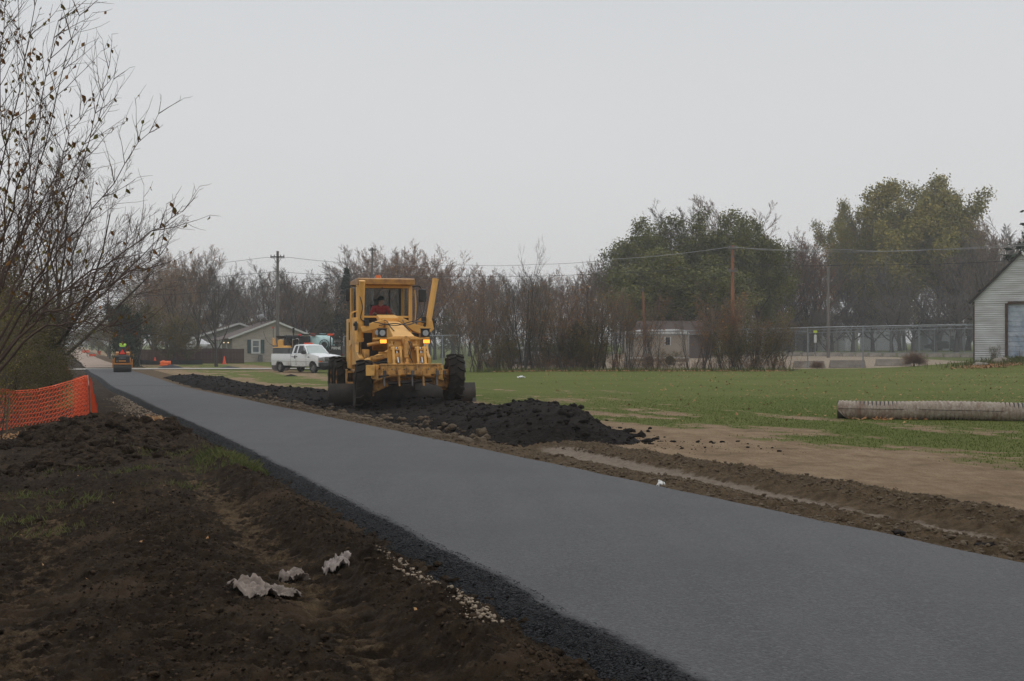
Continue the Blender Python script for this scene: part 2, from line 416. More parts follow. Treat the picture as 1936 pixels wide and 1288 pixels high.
loose = 1-sst(-.01, .12, CC + .05*fbm(Xp, YY, 9., 3, .6, 6.) + .02*gnoise(YY*1.2, CC))
drop = -.150*sst(.12, -.34, CC) - .10*sst(3.30, 3.42, CC)
st = .030*loose*ridge(Xp, YY, 16., 3, .7, 2.) + .004*loose*fbm(Xp, YY, 70., 2, .6)
# roller lap marks and dark dragged patches
Zp = topz + drop + st*(.25+.75*(1-sst(25, 50, YY))) + .004*gnoise(Xp*.5, YY*.2) - .006*gau(YY, 60.2, .12)
me = np_mesh('path', np.stack([Xp.ravel(), YY.ravel(), Zp.ravel()], 1), grid_faces(len(Yp), len(cl)), None, True)
attr(me, 'loose', loose)
pat = gau(YY, 60.2+.5*gnoise(Xp*.6, 0*Xp), .75)*.95 + .9*gau(YY, 92.6, 1.1)*sst(.2, .35, gnoise(Xp*.7, YY*.2)+.25) + .8*gau(YY, 97, 1.)*sst(.0, .3, gnoise(Xp*.9, YY*.4+4)) + .5*gau(YY, 84, .7)*sst(.1, .3, gnoise(Xp*.9+3, YY*.4))
attr(me, 'fresh', np.clip(pat, 0, 1))
def asphalt_material():
    m = bpy.data.materials.new('asphalt'); m.use_nodes = True; N = m.node_tree.nodes; L = m.node_tree.links
    b = N['Principled BSDF']; tc = N.new('ShaderNodeTexCoord'); O = tc.outputs['Object']
    def noise(sc, det, ro=.6, vec=O):
        n = N.new('ShaderNodeTexNoise'); n.inputs['Scale'].default_value = sc; n.inputs['Detail'].default_value = det; n.inputs['Roughness'].default_value = ro; L.new(vec, n.inputs['Vector']); return n.outputs['Fac']
    def ramp(f, a, c, t0=0., t1=1.):
        r = N.new('ShaderNodeMapRange'); r.inputs['From Min'].default_value = a; r.inputs['From Max'].default_value = c; r.inputs['To Min'].default_value = t0; r.inputs['To Max'].default_value = t1; L.new(f, r.inputs['Value']); return r.outputs[0]
    mp = N.new('ShaderNodeMapping'); mp.inputs['Rotation'].default_value = (0, 0, R(19.2)); mp.inputs['Scale'].default_value = (1, .12, 1); L.new(O, mp.inputs[0])
    f1 = noise(62, 4, .8); f2 = noise(3.0, 5, .6, mp.outputs[0]); f3 = noise(.7, 4, .6); f4 = noise(300, 2)
    v = N.new('ShaderNodeTexVoronoi'); v.inputs['Scale'].default_value = 85; L.new(O, v.inputs['Vector'])
    v2 = N.new('ShaderNodeTexVoronoi'); v2.inputs['Scale'].default_value = 70; L.new(O, v2.inputs['Vector']); sv = N.new('ShaderNodeSeparateColor'); L.new(v2.outputs['Color'], sv.inputs[0])
    c = node_mix(N, L, ramp(f1, .3, .7), (.014, .0142, .0155), (.070, .0705, .074)); c = node_mix(N, L, ramp(sv.outputs[0], .55, 1., 0, .55), c, (.115, .117, .124)); c = node_mix(N, L, ramp(sv.outputs[1], .7, 1., 0, .7), c, (.013, .014, .016))
    c = node_mix(N, L, ramp(f2, .35, .7, 0, .45), c, (.072, .0725, .076))
    c = node_mix(N, L, ramp(f3, .45, .7, 0, .5), c, (.033, .034, .038))
    c = node_mix(N, L, ramp(f4, .62, .75, 0, .6), c, (.22, .22, .22))
    a = N.new('ShaderNodeAttribute'); a.attribute_name = 'loose'; fr = N.new('ShaderNodeAttribute'); fr.attribute_name = 'fresh'
    lc = node_mix(N, L, ramp(v.outputs['Distance'], .1, .55), (.024, .025, .028), (.006, .0065, .0075))
    c = node_mix(N, L, a.outputs['Fac'], c, lc)
    c = node_mix(N, L, fr.outputs['Fac'], c, (.022, .023, .026))
    L.new(c, b.inputs['Base Color'])
    b.inputs['Roughness'].default_value = .7; sm = N.new('ShaderNodeMapRange'); sm.inputs['To Min'].default_value = .32; sm.inputs['To Max'].default_value = .12; L.new(a.outputs['Fac'], sm.inputs['Value']); L.new(sm.outputs[0], b.inputs['Specular IOR Level'])
    h = N.new('ShaderNodeMath'); h.operation = 'MULTIPLY_ADD'; L.new(a.outputs['Fac'], h.inputs[0]); h.inputs[1].default_value = .02; h.inputs[2].default_value = .0035
    bp = N.new('ShaderNodeBump'); bp.inputs['Strength'].default_value = 1; L.new(h.outputs[0], bp.inputs['Distance']); L.new(v.outputs['Distance'], bp.inputs['Height'])
    bp2 = N.new('ShaderNodeBump'); bp2.inputs['Strength'].default_value = .6; bp2.inputs['Distance'].default_value = .004; L.new(f1, bp2.inputs['Height']); L.new(bp.outputs[0], bp2.inputs['Normal'])
    L.new(bp2.outputs[0], b.inputs['Normal'])
    return m
M_ASPH = asphalt_material(); me.materials.append(M_ASPH)
path = link('path', me); tag(path, 'freshly laid dark grey asphalt path running away to the left', 'path', kind='structure')
# gravel base of the path beyond the cross walk
Yg = np.concatenate([np.linspace(104.2, 180, 60), np.linspace(180, 900, 60)[1:]]); cg = np.linspace(0, 1, 9)
YY, CC = np.meshgrid(Yg, cg, indexing='ij'); Xg = pl(Yg)[:, None]+.05 + CC*3.0 + .08*gnoise(YY*.3, CC*9)
Zg = h0(YY) + .02 + .02*np.sin(CC*math.pi)
me = np_mesh('gravel_path', np.stack([Xg.ravel(), YY.ravel(), Zg.ravel()], 1), grid_faces(len(Yg), 9), mat('pink_gravel', (.40, .30, .23), .9, col2=(.30, .23, .18), scale=1.5, bump=.02, bscale=20), True)
o = link('path', me); tag(o, 'pale unpaved gravel stretch of the path beyond the crossing', 'path', kind='structure')
# concrete walk crossing
def strip(name, x0, x1, y0f, y1f, z, m, n=60, nw=4, **kw):
    xs = np.linspace(x0, x1, n); t = np.linspace(0, 1, nw)
    XX, T = np.meshgrid(xs, t, indexing='ij'); YY = y0f(XX) + (y1f(XX)-y0f(XX))*T
    ZZ = ground_base(XX, YY) + z
    me = np_mesh(name, np.stack([XX.ravel(), YY.ravel(), ZZ.ravel()], 1), grid_faces(n, nw), m, True)
    o = link(name, me); tag(o, **kw); return o
strip('pavement', -75, -7, lambda x: 100.5+0*x, lambda x: 104+0*x, .05, mat('concrete_walk', (.50, .47, .42), .85, col2=(.38, .36, .32), scale=1.2, bump=.01), label='pale concrete walk crossing the path behind the roller', cat='pavement', kind='structure')
strip('road', 4, 60, lambda x: 160+0*x, lambda x: 166+0*x, .02, mat('road_grey', (.16, .16, .165), .85, scale=1.0, bump=.01), label='grey street beyond the gravel yard', cat='road', kind='structure')

# ------------------------------------------------------------------ heaps of soil
def heap(name, x0, x1, y0, y1, dx, dy, hfun, m, label, cat):
    xs = np.arange(x0, x1, dx); ys = np.arange(y0, y1, dy)
    YY, XX = np.meshgrid(ys, xs, indexing='ij')
    SX = XX + pr(YY) if name == 'topsoil_windrow' else XX
    base = ground_base(SX, YY); H, n = hfun(SX, YY)
    Z = base - .06 + H + n
    keep = H > .012
    nr, nc = Z.shape; fc = grid_faces(nr, nc); kf = keep.ravel()[fc].any(axis=1); fc = fc[kf]
    used, inv = np.unique(fc, return_inverse=True)
    me = np_mesh(name, np.stack([SX.ravel(), YY.ravel(), Z.ravel()], 1)[used], inv.reshape(fc.shape), m, True)
    o = link(name, me); tag(o, label, cat, kind='stuff'); return o
M_SOIL = mat('black_topsoil', (.0115, .0098, .0088), .95, col2=(.021, .0172, .0148), scale=5, bump=.05, bscale=16, spec=.08, detail=8)
M_MOUND = mat('dark_brown_soil', (.013, .009, .006), .95, col2=(.060, .040, .025), scale=11, bump=.06, bscale=26, spec=.08, detail=8)
def windrow_h(X, Y):
    R_ = X - pr(Y); n = fbm(X, Y, .8, 4, .55, 11.)
    front = sst(18.2, 20.4, Y + .9*n - .30*np.abs(R_-2.9))
    w_out = 4.9 - 1.7*sst(28, 19, Y) - 1.7*sst(36, 44, Y)
    w_in = .95 - .25*sst(30, 40, Y)
    prof = sst(w_in-.35, w_in+.45, R_+.5*n)*(1-sst(w_out-.9, w_out+.1, R_+.8*n))
    front2 = sst(25, 28, Y)*(1-sst(38, 42, Y)); h = .15*(1-.75*front2) + .22*gau(R_, np.minimum(3.9+.7*front2, w_out-.9), .8-.2*front2)*(1-sst(34, 40, Y))*(1-.45*front2) + .10*gau(R_, 2.2, .6)*sst(36, 42, Y) + .05*gau(R_, 1.2, .4)
    h = h + .07*gau(Y, 21.5, 2.2)*gau(R_, 2.6, 1.2) + .16*gau(Y, 63, 5)*gau(R_, 1.8, 1)
    patch = np.where(Y > 42, sst(-.45, -.05, n + .25 - .35*sst(66, 78, Y)), 1.)
    H = front*prof*h*patch*(1-sst(74, 78, Y))*1.0 + .06*(front*prof*patch > .02)*front*prof
    lump = .065*np.clip(ridge(X, Y, 1.5, 4, .62, 3.), -.4, 1.2) + .040*ridge(X, Y, 5.5, 4, .7, 7.) + .022*fbm(X, Y, 20, 2)
    return H, lump*sst(.02, .12, H)*np.where(Y > 45, .7, 1)*(1-.6*front2)
heap('topsoil_windrow', -.2, 6.2, 17.0, 79, .055, .075, windrow_h, M_SOIL, 'long windrow of black topsoil spread beside the path under the grader', 'topsoil')
def mound_h(X, Y):
    n = fbm(X, Y, .9, 4, .55, 21.)
    H = .27*gau(X, -7.45, .75)*gau(Y, 22.6, 1.6) + .12*gau(X, -8.3, .7)*gau(Y, 22.3, 1.3) + .22*gau(X, -6.2, .8)*gau(Y, 21.0, 2.0) + .13*gau(X, -5.6, 1.3)*gau(Y, 17., 2.)
    H = H*(1+.35*n); H = np.clip(H-.02, 0, 1)
    L_ = pl(Y)-X; H = H*sst(-.05, .55, L_)
    lump = .17*np.clip(ridge(X, Y, 1.5, 4, .66, 33.), -.5, 1.2) + .06*ridge(X, Y, 6.0, 3, .6, 37.) + .012*fbm(X, Y, 22, 2)
    return H, lump*sst(.02, .14, H)
heap('dirt_mound', -12.5, -3.2, 13.0, 28, .045, .06, mound_h, M_MOUND, 'rough mound of dark brown clods beside the orange netting', 'dirt mound')
# ================================================================== TREES
def leafmat(name, c1, c2, rnd=.12, rough=.7):
    m = bpy.data.materials.new(name); m.use_nodes = True; N = m.node_tree.nodes; L = m.node_tree.links
    b = N['Principled BSDF']; b.inputs['Roughness'].default_value = rough; b.inputs['Specular IOR Level'].default_value = .2
    a = N.new('ShaderNodeAttribute'); a.attribute_name = 'tint'
    c = node_mix(N, L, a.outputs['Fac'], c1, c2)
    oi = N.new('ShaderNodeObjectInfo'); hs = N.new('ShaderNodeHueSaturation'); r1 = N.new('ShaderNodeMapRange')
    r1.inputs['To Min'].default_value = 1-rnd; r1.inputs['To Max'].default_value = 1+rnd
    L.new(oi.outputs['Random'], r1.inputs['Value']); L.new(r1.outputs[0], hs.inputs['Value']); L.new(c, hs.inputs['Color'])
    L.new(hs.outputs[0], b.inputs['Base Color'])
    return m
class Sticks:
    """many thin branches as one numpy mesh"""
    def __init__(s): s.V = []; s.Fc = []; s.n = 0; s.tips = []; s.r = []
    def poly(s, pts, rads, n=3):
        P_ = np.array(pts); m = len(P_)
        d = np.gradient(P_, axis=0); d /= (np.linalg.norm(d, axis=1)[:, None]+1e-9)
        ref = np.array([0.31, .95, .05]) if abs(d[0, 2]) > .6 else np.array([0, 0, 1.])
        a = np.cross(d, ref); a /= (np.linalg.norm(a, axis=1)[:, None]+1e-9); b = np.cross(d, a)
        t = 2*np.pi*np.arange(n)/n
        ring = (a[:, None, :]*np.cos(t)[None, :, None] + b[:, None, :]*np.sin(t)[None, :, None])*np.array(rads)[:, None, None] + P_[:, None, :]
        s.V.append(ring.reshape(-1, 3))
        i = np.arange(m-1)[:, None]*n; k = np.arange(n)[None, :]; k2 = (k+1) % n
        f = np.stack([i+k, i+k2, i+n+k2, i+n+k], -1).reshape(-1, 4) + s.n
        s.Fc.append(f); s.n += m*n
    def mesh(s, name, m):
        me = np_mesh(name, np.concatenate(s.V), np.concatenate(s.Fc), m, True); return me
def perp(d, rng):
    v = np.array([rng.gauss(0, 1), rng.gauss(0, 1), rng.gauss(0, 1)]); v -= d*v.dot(d); return v/(np.linalg.norm(v)+1e-9)
def branch_pts(p, d, L, n, wob, trop, rng):
    pts = [p]; d = d.copy()
    for i in range(n):
        d = d + perp(d, rng)*wob + np.array([0, 0, trop/n]); d /= np.linalg.norm(d)
        p = p + d*(L/n); pts.append(p)
    return pts
def make_tree(seed, H, spec, trunk_r, trunk_L=None, split=None, lean=(0, 0), rmin=.010, stems=1, spread0=0., first=.3, crown_shape=1.0):
    """spec: list of (count, length ratio, angle deg, wobble, tropism) per level -> (big Sticks, twig Sticks, tip list)"""
    rng = random.Random(seed); big = Sticks(); tw = Sticks(); tips = []
    nl = len(spec)
    def rec(pts, L, r0, lev):
        cnt, lr, ang, wob, trop = spec[lev]
        m = len(pts)-1
        for k in range(cnt):
            f0 = first if lev == 0 else .22
            f = f0 + (1-f0)*(k+rng.random())/cnt
            f = min(f, .995); i = min(int(f*m), m-1); q = f*m-i
            p = pts[i]*(1-q)+pts[i+1]*q; d = pts[i+1]-pts[i]; d /= np.linalg.norm(d)
            a = math.radians(ang*(0.65+.7*rng.random())) * (1-.35*f)
            nd = d*math.cos(a) + perp(d, rng)*math.sin(a); nd /= np.linalg.norm(nd)
            prof = (1-f)*.55+.5 if lev > 0 else (1.15-abs(f-.45)*crown_shape)
            l2 = L*lr*prof*(.75+.5*rng.random())
            r2 = max(rmin, r0*(1-f*.75)*(.5 if lev < 2 else .6))
            ns = 5 if lev == 0 else (4 if lev == 1 else (3 if lev < nl-1 else 2))
            pp = branch_pts(p, nd, l2, ns, wob, trop, rng)
            rr = [max(rmin*.7, r2*(1-.78*j/ns)) for j in range(ns+1)]
            tgt = big if lev == 0 else tw
            tgt.poly(pp, rr, 5 if lev == 0 else 3)
            if lev+1 < nl: rec(pp, l2, r2, lev+1)
            if lev >= nl-2: tips.append((pp[-1], nd)); 
            if lev == nl-1: tips.append((pp[len(pp)//2], nd))
    for s_ in range(stems):
        th = rng.random()*6.28; sp = spread0*(.4+.6*rng.random())
        d = np.array([lean[0]+math.cos(th)*sp, lean[1]+math.sin(th)*sp, 1.]); d /= np.linalg.norm(d)
        p0 = np.array([math.cos(th)*sp*.8, math.sin(th)*sp*.8, -.15]); TL = (trunk_L or H)*(1 if stems == 1 else .75+.4*rng.random())
        n = 9; tp = branch_pts(p0, d, TL, n, .05 if stems == 1 else .07, .25, rng)
        rad = [trunk_r*(1.25 if j == 0 else 1)*(1-.86*j/n) for j in range(n+1)]
        big.poly(tp, rad, 7); rec(tp, TL, trunk_r, 0)
    return big, tw, tips
def leaves(name, tips, per, jit, size, m, seed, keep=1.0, zc=None):
    rng = np.random.RandomState(seed)
    T = np.array([t[0] for t in tips]); T = T[rng.rand(len(T)) < keep]
    C = np.repeat(T, per, axis=0) + rng.normal(0, jit, (len(T)*per, 3))
    n = len(C); a = rng.normal(0, 1, (n, 3)); a /= np.linalg.norm(a, axis=1)[:, None]
    b = np.cross(a, rng.normal(0, 1, (n, 3))); b /= np.linalg.norm(b, axis=1)[:, None]
    sz = size*(.55+.9*rng.rand(n))[:, None]
    a = a*sz; b = b*sz*.62
    V = np.stack([C-a, C-b*.9-a*.1, C+a, C+b], 1).reshape(-1, 3)
    Fq = np.arange(n*4).reshape(-1, 4)
    me = np_mesh(name, V, Fq, m, False)
    tint = np.repeat(np.clip(.5+.5*fbm(C[:, 0]+C[:, 1]*.3, C[:, 2]+C[:, 1]*.5, .55, 3)*1.6 + rng.normal(0, .22, n), 0, 1), 4)
    attr(me, 'tint', tint)
    return me
BARK = mat('grey_bark', (.050, .043, .038), .9, col2=(.088, .078, .070), scale=3, bump=.02, rnd=.25, stretch=(1, 1, .25))
TWIG = mat('brown_twigs', (.20, .145, .108), .9, col2=(.14, .102, .080), scale=1, rnd=.25)
TWIGR = mat('reddish_twigs', (.21, .125, .085), .9, col2=(.15, .094, .068), scale=1, rnd=.2)
TWIGP = mat('pale_twigs', (.25, .19, .14), .9, col2=(.17, .125, .09), scale=1, rnd=.2)
TWIGG = mat('dark_grey_twigs', (.105, .090, .076), .9, col2=(.15, .128, .108), scale=1, rnd=.15)
LF_Y = leafmat('yellow_green_leaves', (.150, .150, .034), (.31, .25, .060))
LF_G = leafmat('dull_green_leaves', (.080, .094, .028), (.20, .19, .052))
LF_DK = leafmat('dark_evergreen_leaves', (.012, .022, .012), (.035, .052, .026))
LF_H = leafmat('hedge_leaves', (.050, .056, .017), (.155, .125, .038))
LF_HY = leafmat('yellow_green_hedge_leaves', (.11, .115, .020), (.27, .225, .035))
LF_O = leafmat('orange_brown_leaves', (.32, .14, .045), (.38, .21, .07))
LF_OL = leafmat('olive_leaves', (.060, .066, .020), (.185, .140, .042))
PROTO = {}
def proto(key, name, seed, H, spec, tr, twig, bark=None, leaf=None, lname='foliage', **kw):
    big, tw, tips = make_tree(seed, H, spec, tr, **kw)
    d = {'trunk': big.mesh(name+'_trunk', bark or BARK), 'crown': tw.mesh(name+'_crown', twig), 'H': H}
    allv = np.concatenate(tw.V); d['top'] = float(allv[:, 2].max()); d['name'] = name
    if leaf:
        per, jit, size, lm, keep = leaf; d['foliage'] = leaves(name+'_'+lname, tips, per, jit, size, lm, seed+1, keep)
    PROTO[key] = d; return d
def plant(key, X, Y, height, label, group=None, cat='tree', rz=None, wide=1.0, name=None, z=None, nocopy=False):
    d = PROTO[key]; s = height/d['top']
    if z is None: z = gz(X, Y)
    t = thing(name or d['name'], label, cat, (X, Y, z-.03), rz if rz is not None else random.random()*6.28, group)
    t.scale = (s*wide, s*wide, s)
    for k in ('trunk', 'crown', 'foliage'):
        if k in d: link(('stems' if 'shrub' in d['name'] and k == 'trunk' else k), d[k], t)
    return t
def htop(py, Y, z): return (HY-py)/F*Y + CAMZ - z
# prototypes
proto('bareA', 'bare_tree', 11, 11, [(13, .78, 44, .09, .55), (7, .46, 40, .13, .4), (6, .50, 38, .15, .25), (6, .55, 36, .16, .15)], .17, TWIG, rmin=.0115, trunk_L=6.6, first=.20, crown_shape=.5)
proto('bareB', 'bare_tree', 23, 11, [(12, .80, 38, .08, .6), (7, .46, 38, .12, .4), (6, .50, 38, .15, .3), (6, .52, 36, .16, .2)], .18, TWIGG, rmin=.011, trunk_L=6.2, first=.12, crown_shape=.4)
proto('bareC', 'bare_tree', 31, 12, [(14, .66, 34, .08, .7), (7, .48, 34, .12, .5), (6, .50, 34, .14, .4), (5, .55, 36, .16, .2)], .17, TWIGP, rmin=.011, trunk_L=8.2, first=.16, crown_shape=.6, leaf=(1, .10, .055, LF_O, .22))
proto('bareR', 'bare_tree', 37, 11, [(14, .72, 40, .09, .6), (7, .48, 38, .12, .4), (6, .50, 38, .15, .3), (6, .5, 38, .16, .2)], .16, TWIGR, rmin=.0115, trunk_L=6.8, first=.15, crown_shape=.5, leaf=(1, .12, .055, LF_O, .22))
proto('fan', 'bare_tree', 41, 9, [(9, .42, 34, .08, .5), (5, .45, 34, .10, .3), (4, .45, 34, .12, .2)], .09, TWIG, rmin=.009, first=.30, stems=4, spread0=.34, crown_shape=.6)
proto('orchard', 'bare_tree', 47, 7, [(10, .85, 62, .16, .45), (8, .52, 50, .18, .2), (7, .50, 46, .2, .1), (6, .5, 42, .2, .05)], .26, TWIGG, rmin=.014, trunk_L=3.9, first=.30, crown_shape=.3)
proto('bigleaf', 'leafy_tree', 53, 20, [(22, .74, 52, .10, .5), (9, .46, 46, .13, .35), (7, .46, 44, .15, .2), (5, .5, 42, .17, .1)], .42, TWIG, leaf=(6, .50, .17, LF_Y, .85), rmin=.020, trunk_L=12.5, first=.12, crown_shape=.3)
proto('green', 'leafy_tree', 59, 15, [(17, .74, 52, .10, .45), (8, .46, 44, .13, .3), (6, .46, 44, .15, .1), (5, .5, 42, .17, .0)], .32, TWIG, leaf=(4, .40, .135, LF_G, .75), rmin=.018, trunk_L=9.0, first=.14, crown_shape=.3)
proto('olive', 'leafy_tree', 61, 8, [(12, .75, 50, .10, .5), (7, .46, 44, .13, .4), (6, .48, 44, .15, .2), (5, .5, 42, .17, .1)], .15, TWIG, leaf=(2, .20, .075, LF_OL, .62), rmin=.012, trunk_L=4.8, first=.06, crown_shape=.4)
proto('scrub', 'scrub_shrub', 67, 4, [(6, .42, 28, .09, .5), (5, .5, 34, .12, .3), (5, .5, 34, .14, .2)], .030, TWIG, rmin=.0062, stems=5, spread0=.50, first=.25, crown_shape=.5, leaf=(1, .08, .04, LF_O, .12))
proto('scrubP', 'scrub_shrub', 69, 4.4, [(6, .40, 22, .08, .6), (5, .5, 30, .12, .3), (4, .5, 34, .14, .2)], .032, TWIGP, rmin=.0062, stems=4, spread0=.40, first=.35, crown_shape=.5, leaf=(1, .08, .04, LF_O, .12))
proto('scrubR', 'scrub_shrub', 71, 4, [(6, .42, 26, .09, .5), (5, .5, 32, .12, .3), (5, .5, 32, .14, .2)], .030, TWIGR, rmin=.0062, stems=5, spread0=.45, first=.22, crown_shape=.5, leaf=(1, .08, .05, LF_O, .35))
proto('scrubG', 'scrub_shrub', 73, 3.4, [(8, .45, 38, .10, .4), (6, .5, 38, .14, .2), (5, .5, 38, .16, .1)], .030, TWIG, rmin=.006, stems=8, spread0=.6, first=.08, crown_shape=.5, leaf=(2, .12, .045, LF_OL, .60))
proto('under', 'scrub_shrub', 75, 2, [(5, .5, 40, .12, .3), (5, .5, 40, .16, .1)], .014, TWIGR, rmin=.005, stems=12, spread0=.8, first=.1, crown_shape=.4, leaf=(1, .07, .04, LF_O, .3))
proto('hedge', 'leafy_shrub', 79, 3.4, [(8, .5, 44, .12, .4), (6, .55, 44, .15, .2), (6, .5, 46, .17, .0)], .035, TWIG, rmin=.006, stems=8, spread0=.34, first=.05, crown_shape=.5, leaf=(5, .13, .027, LF_H, .8))
proto('hedgeY', 'leafy_shrub', 80, 3.4, [(8, .5, 44, .12, .4), (6, .55, 44, .15, .2), (6, .5, 46, .17, .0)], .03, TWIG, rmin=.0045, stems=7, spread0=.34, first=.05, crown_shape=.5, leaf=(3, .13, .022, LF_HY, .6))
proto('darkG', 'evergreen_shrub', 83, 5, [(16, .42, 60, .08, .2), (8, .45, 50, .12, .1), (6, .5, 46, .15, .0)], .09, TWIG, rmin=.01, first=.05, crown_shape=.9, stems=2, spread0=.25, leaf=(6, .15, .06, LF_DK, 1.0))
# conifer
def conifer_proto():
    rng = random.Random(5); big = Sticks(); tips = []
    big.poly([np.array([0, 0, z]) for z in np.linspace(-.1, 8, 9)], [.13*(1-z/8.6) for z in np.linspace(0, 8, 9)], 7)
    tw = Sticks()
    for i in range(150):
        z = .5+7.4*(i/150)**.9; l = (8.1-z)*.30+.1; th = rng.random()*6.28
        d = np.array([math.cos(th), math.sin(th), -.12]); pp = branch_pts(np.array([0, 0, z]), d, l, 3, .05, .3, rng); tw.poly(pp, [.02, .015, .01, .006], 3)
        for k in range(12):
            f = rng.random(); q = pp[min(2, int(f*3))]; q2 = pp[min(3, int(f*3)+1)]; g = f*3 % 1; tips.append((q*(1-g)+q2*g, d))
    PROTO['conifer'] = {'trunk': big.mesh('conifer_trunk', BARK), 'crown': tw.mesh('conifer_crown', TWIG), 'H': 8, 'top': 8.0, 'name': 'conifer_tree', 'foliage': leaves('conifer_foliage', tips, 4, .09, .10, LF_DK, 3)}
conifer_proto()
# tumbleweed
def tumble_proto():
    rng = random.Random(9); tw = Sticks(); big = Sticks(); tips = []
    big.poly([np.array([0, 0, -.05]), np.array([0, 0, .12]), np.array([0, 0, .25])], [.04, .035, .02], 6)
    for i in range(420):
        v = np.array([rng.gauss(0, 1), rng.gauss(0, 1), abs(rng.gauss(.2, .9))]); v /= np.linalg.norm(v)
        p = np.array([0, 0, .2]); pp = branch_pts(p, v, .50*(.7+.4*rng.random()), 3, .28, .0, rng); tw.poly(pp, [.008, .006, .005, .004], 3)
        for k in range(2):
            a = pp[rng.randint(1, 3)]; tw.poly(branch_pts(a, perp(v, rng)*.6+v*.6, .2, 2, .3, 0, rng), [.005, .004, .003], 3)
    PROTO['tumble'] = {'trunk': big.mesh('tumbleweed_trunk', BARK), 'crown': tw.mesh('tumbleweed_crown', mat('dry_stems', (.26, .17, .12), .9, col2=(.18, .115, .08))), 'H': .7, 'top': .74, 'name': 'dry_round_bush'}
tumble_proto()
# ---------------- treeline
rng = random.Random(99)
def T(key, px, py_top, Y, label, group=None, wide=1.0, cat='tree', **kw):
    X = PX(px, Y); z = gz(X, Y); return plant(key, X, Y, htop(py_top, Y, z), label, group, cat, wide=wide, **kw)
GB = 'bare trees in the far treeline'
def row(keys, x0, x1, step, tops, Y0, Y1, label, group, wide=(1., 1.4), jit=12):
    x = x0
    while x < x1:
        xs = [t[0] for t in tops]; ys = [t[1] for t in tops]
        top = float(np.interp(x, xs, ys)) + rng.uniform(-jit, jit)
        k = keys[int(rng.random()*len(keys))]
        T(k, x+rng.uniform(-step*.3, step*.3), top, rng.uniform(Y0, Y1), label, group, wide=rng.uniform(*wide))
        x += step*rng.uniform(.8, 1.2)
prof = [(150, 560), (230, 520), (290, 480), (350, 470), (400, 500), (450, 492), (520, 508), (600, 512), (670, 480), (740, 462), (830, 478), (900, 495), (1000, 500), (1100, 492), (1180, 480), (1500, 440), (1560, 440), (1700, 470), (1860, 405), (1960, 395)]
row(['bareA', 'bareB', 'bareR'], 300, 1560, 34, prof, 150, 175, 'bare grey brown tree of the dense treeline across the background', GB)
row(['bareA', 'bareB'], 260, 1960, 36, [(a, b+14) for a, b in prof], 185, 215, 'bare tree farther back behind the main treeline', 'bare trees behind the treeline', (1.2, 1.7))
row(['bareA', 'bareB', 'olive', 'bareR'], 240, 1560, 40, [(240, 590), (600, 580), (1000, 590), (1560, 590)], 152, 164, 'low brown tree under the bare treeline behind the fences', 'low trees under the treeline', (1.5, 2.1), 16)
row(['olive', 'bareA', 'bareB'], 1480, 1960, 34, [(1480, 575), (1960, 575)], 216, 232, 'low tree behind the grey orchard trees', 'low trees behind the orchard', (1.6, 2.2), 12)
# left part of the treeline, individually readable
T('bareC', 330, 470, 128, 'tall pale twiggy tree left of the pair behind the brown fence', None, 1.25)
T('bareC', 372, 458, 131, 'tallest pale twiggy tree behind the brown fence, right of its twin', None, 1.2)
T('bareB', 409, 472, 112, 'thin bare tree standing in front of the house roof by the fence end', None, .95)
T('bareR', 290, 500, 134, 'reddish brown bare tree behind the roller', None, 1.3)
T('olive', 262, 565, 118, 'dark brown round tree just right of the roller', None, 1.25)
T('olive', 250, 545, 115, 'dark leafy tree directly behind the roller', None, 1.1)
T('darkG', 238, 575, 113, 'dark green bushy tree beside the path behind the roller', None, 1.0)
T('darkG', 243, 632, 106, 'low dark evergreen right behind the roller', None, 1.1)
T('olive', 232, 585, 135, 'dark olive tree at the left side of the far path edge', None, 1.1)
T('olive', 208, 605, 168, 'olive brown tree where the far path narrows', None, 1.2)
T('olive', 318, 600, 126, 'yellow brown shrub tree behind the fence near the pale trees', None, 1.4)
T('olive', 352, 612, 127, 'low yellowish tree above the brown fence', None, 1.4)
T('olive', 600, 545, 156, 'rounded olive green tree behind the tank truck', None, 1.35)
T('olive', 640, 575, 154, 'low olive green tree right of the tank truck', None, 1.5)
T('conifer', 655, 507, 152, 'narrow dark conifer tip rising left of the grader cab', None, .8)
T('bareR', 712, 455, 142, 'orange brown bare tree rising left above the grader cab', 'orange brown trees above the grader', 1.35)
T('bareR', 768, 450, 140, 'orange brown bare tree rising straight above the grader cab', None, 1.35)
T('bareR', 822, 458, 143, 'orange brown bare tree rising right of the grader cab', None, 1.3)
T('bareB', 505, 488, 145, 'bare branchy tree left of the tall utility pole', None, 1.2)
T('bareB', 560, 492, 146, 'bare branchy tree right of the tall utility pole', None, 1.2)
# the green cluster
T('green', 1210, 412, 150, 'grey green round tree at the left end of the leafy cluster', None, 1.0)
T('green', 1290, 405, 152, 'dull green tree in the left middle of the leafy cluster', None, 1.1)
T('green', 1375, 398, 150, 'dark green domed tree in the middle of the leafy cluster', None, 1.05)
T('green', 1432, 412, 148, 'bright green edged tree at the right end of the leafy cluster', None, .8)
T('green', 1240, 470, 140, 'lower green tree in front of the leafy cluster', None, 1.5)
T('green', 1340, 480, 139, 'low wide green tree at the foot of the leafy cluster', None, 1.7)
T('bareB', 1300, 372, 160, 'bare tree top poking out over the left of the green cluster', None, 1.2)
T('bareB', 1345, 362, 161, 'bare tree top poking out over the middle of the green cluster', None, 1.2)
T('bareA', 1395, 360, 162, 'bare tree top poking out over the right of the green cluster', None, 1.2)
T('bareR', 1525, 425, 158, 'reddish bare tree between the green cluster and the yellow tree', None, 1.2)
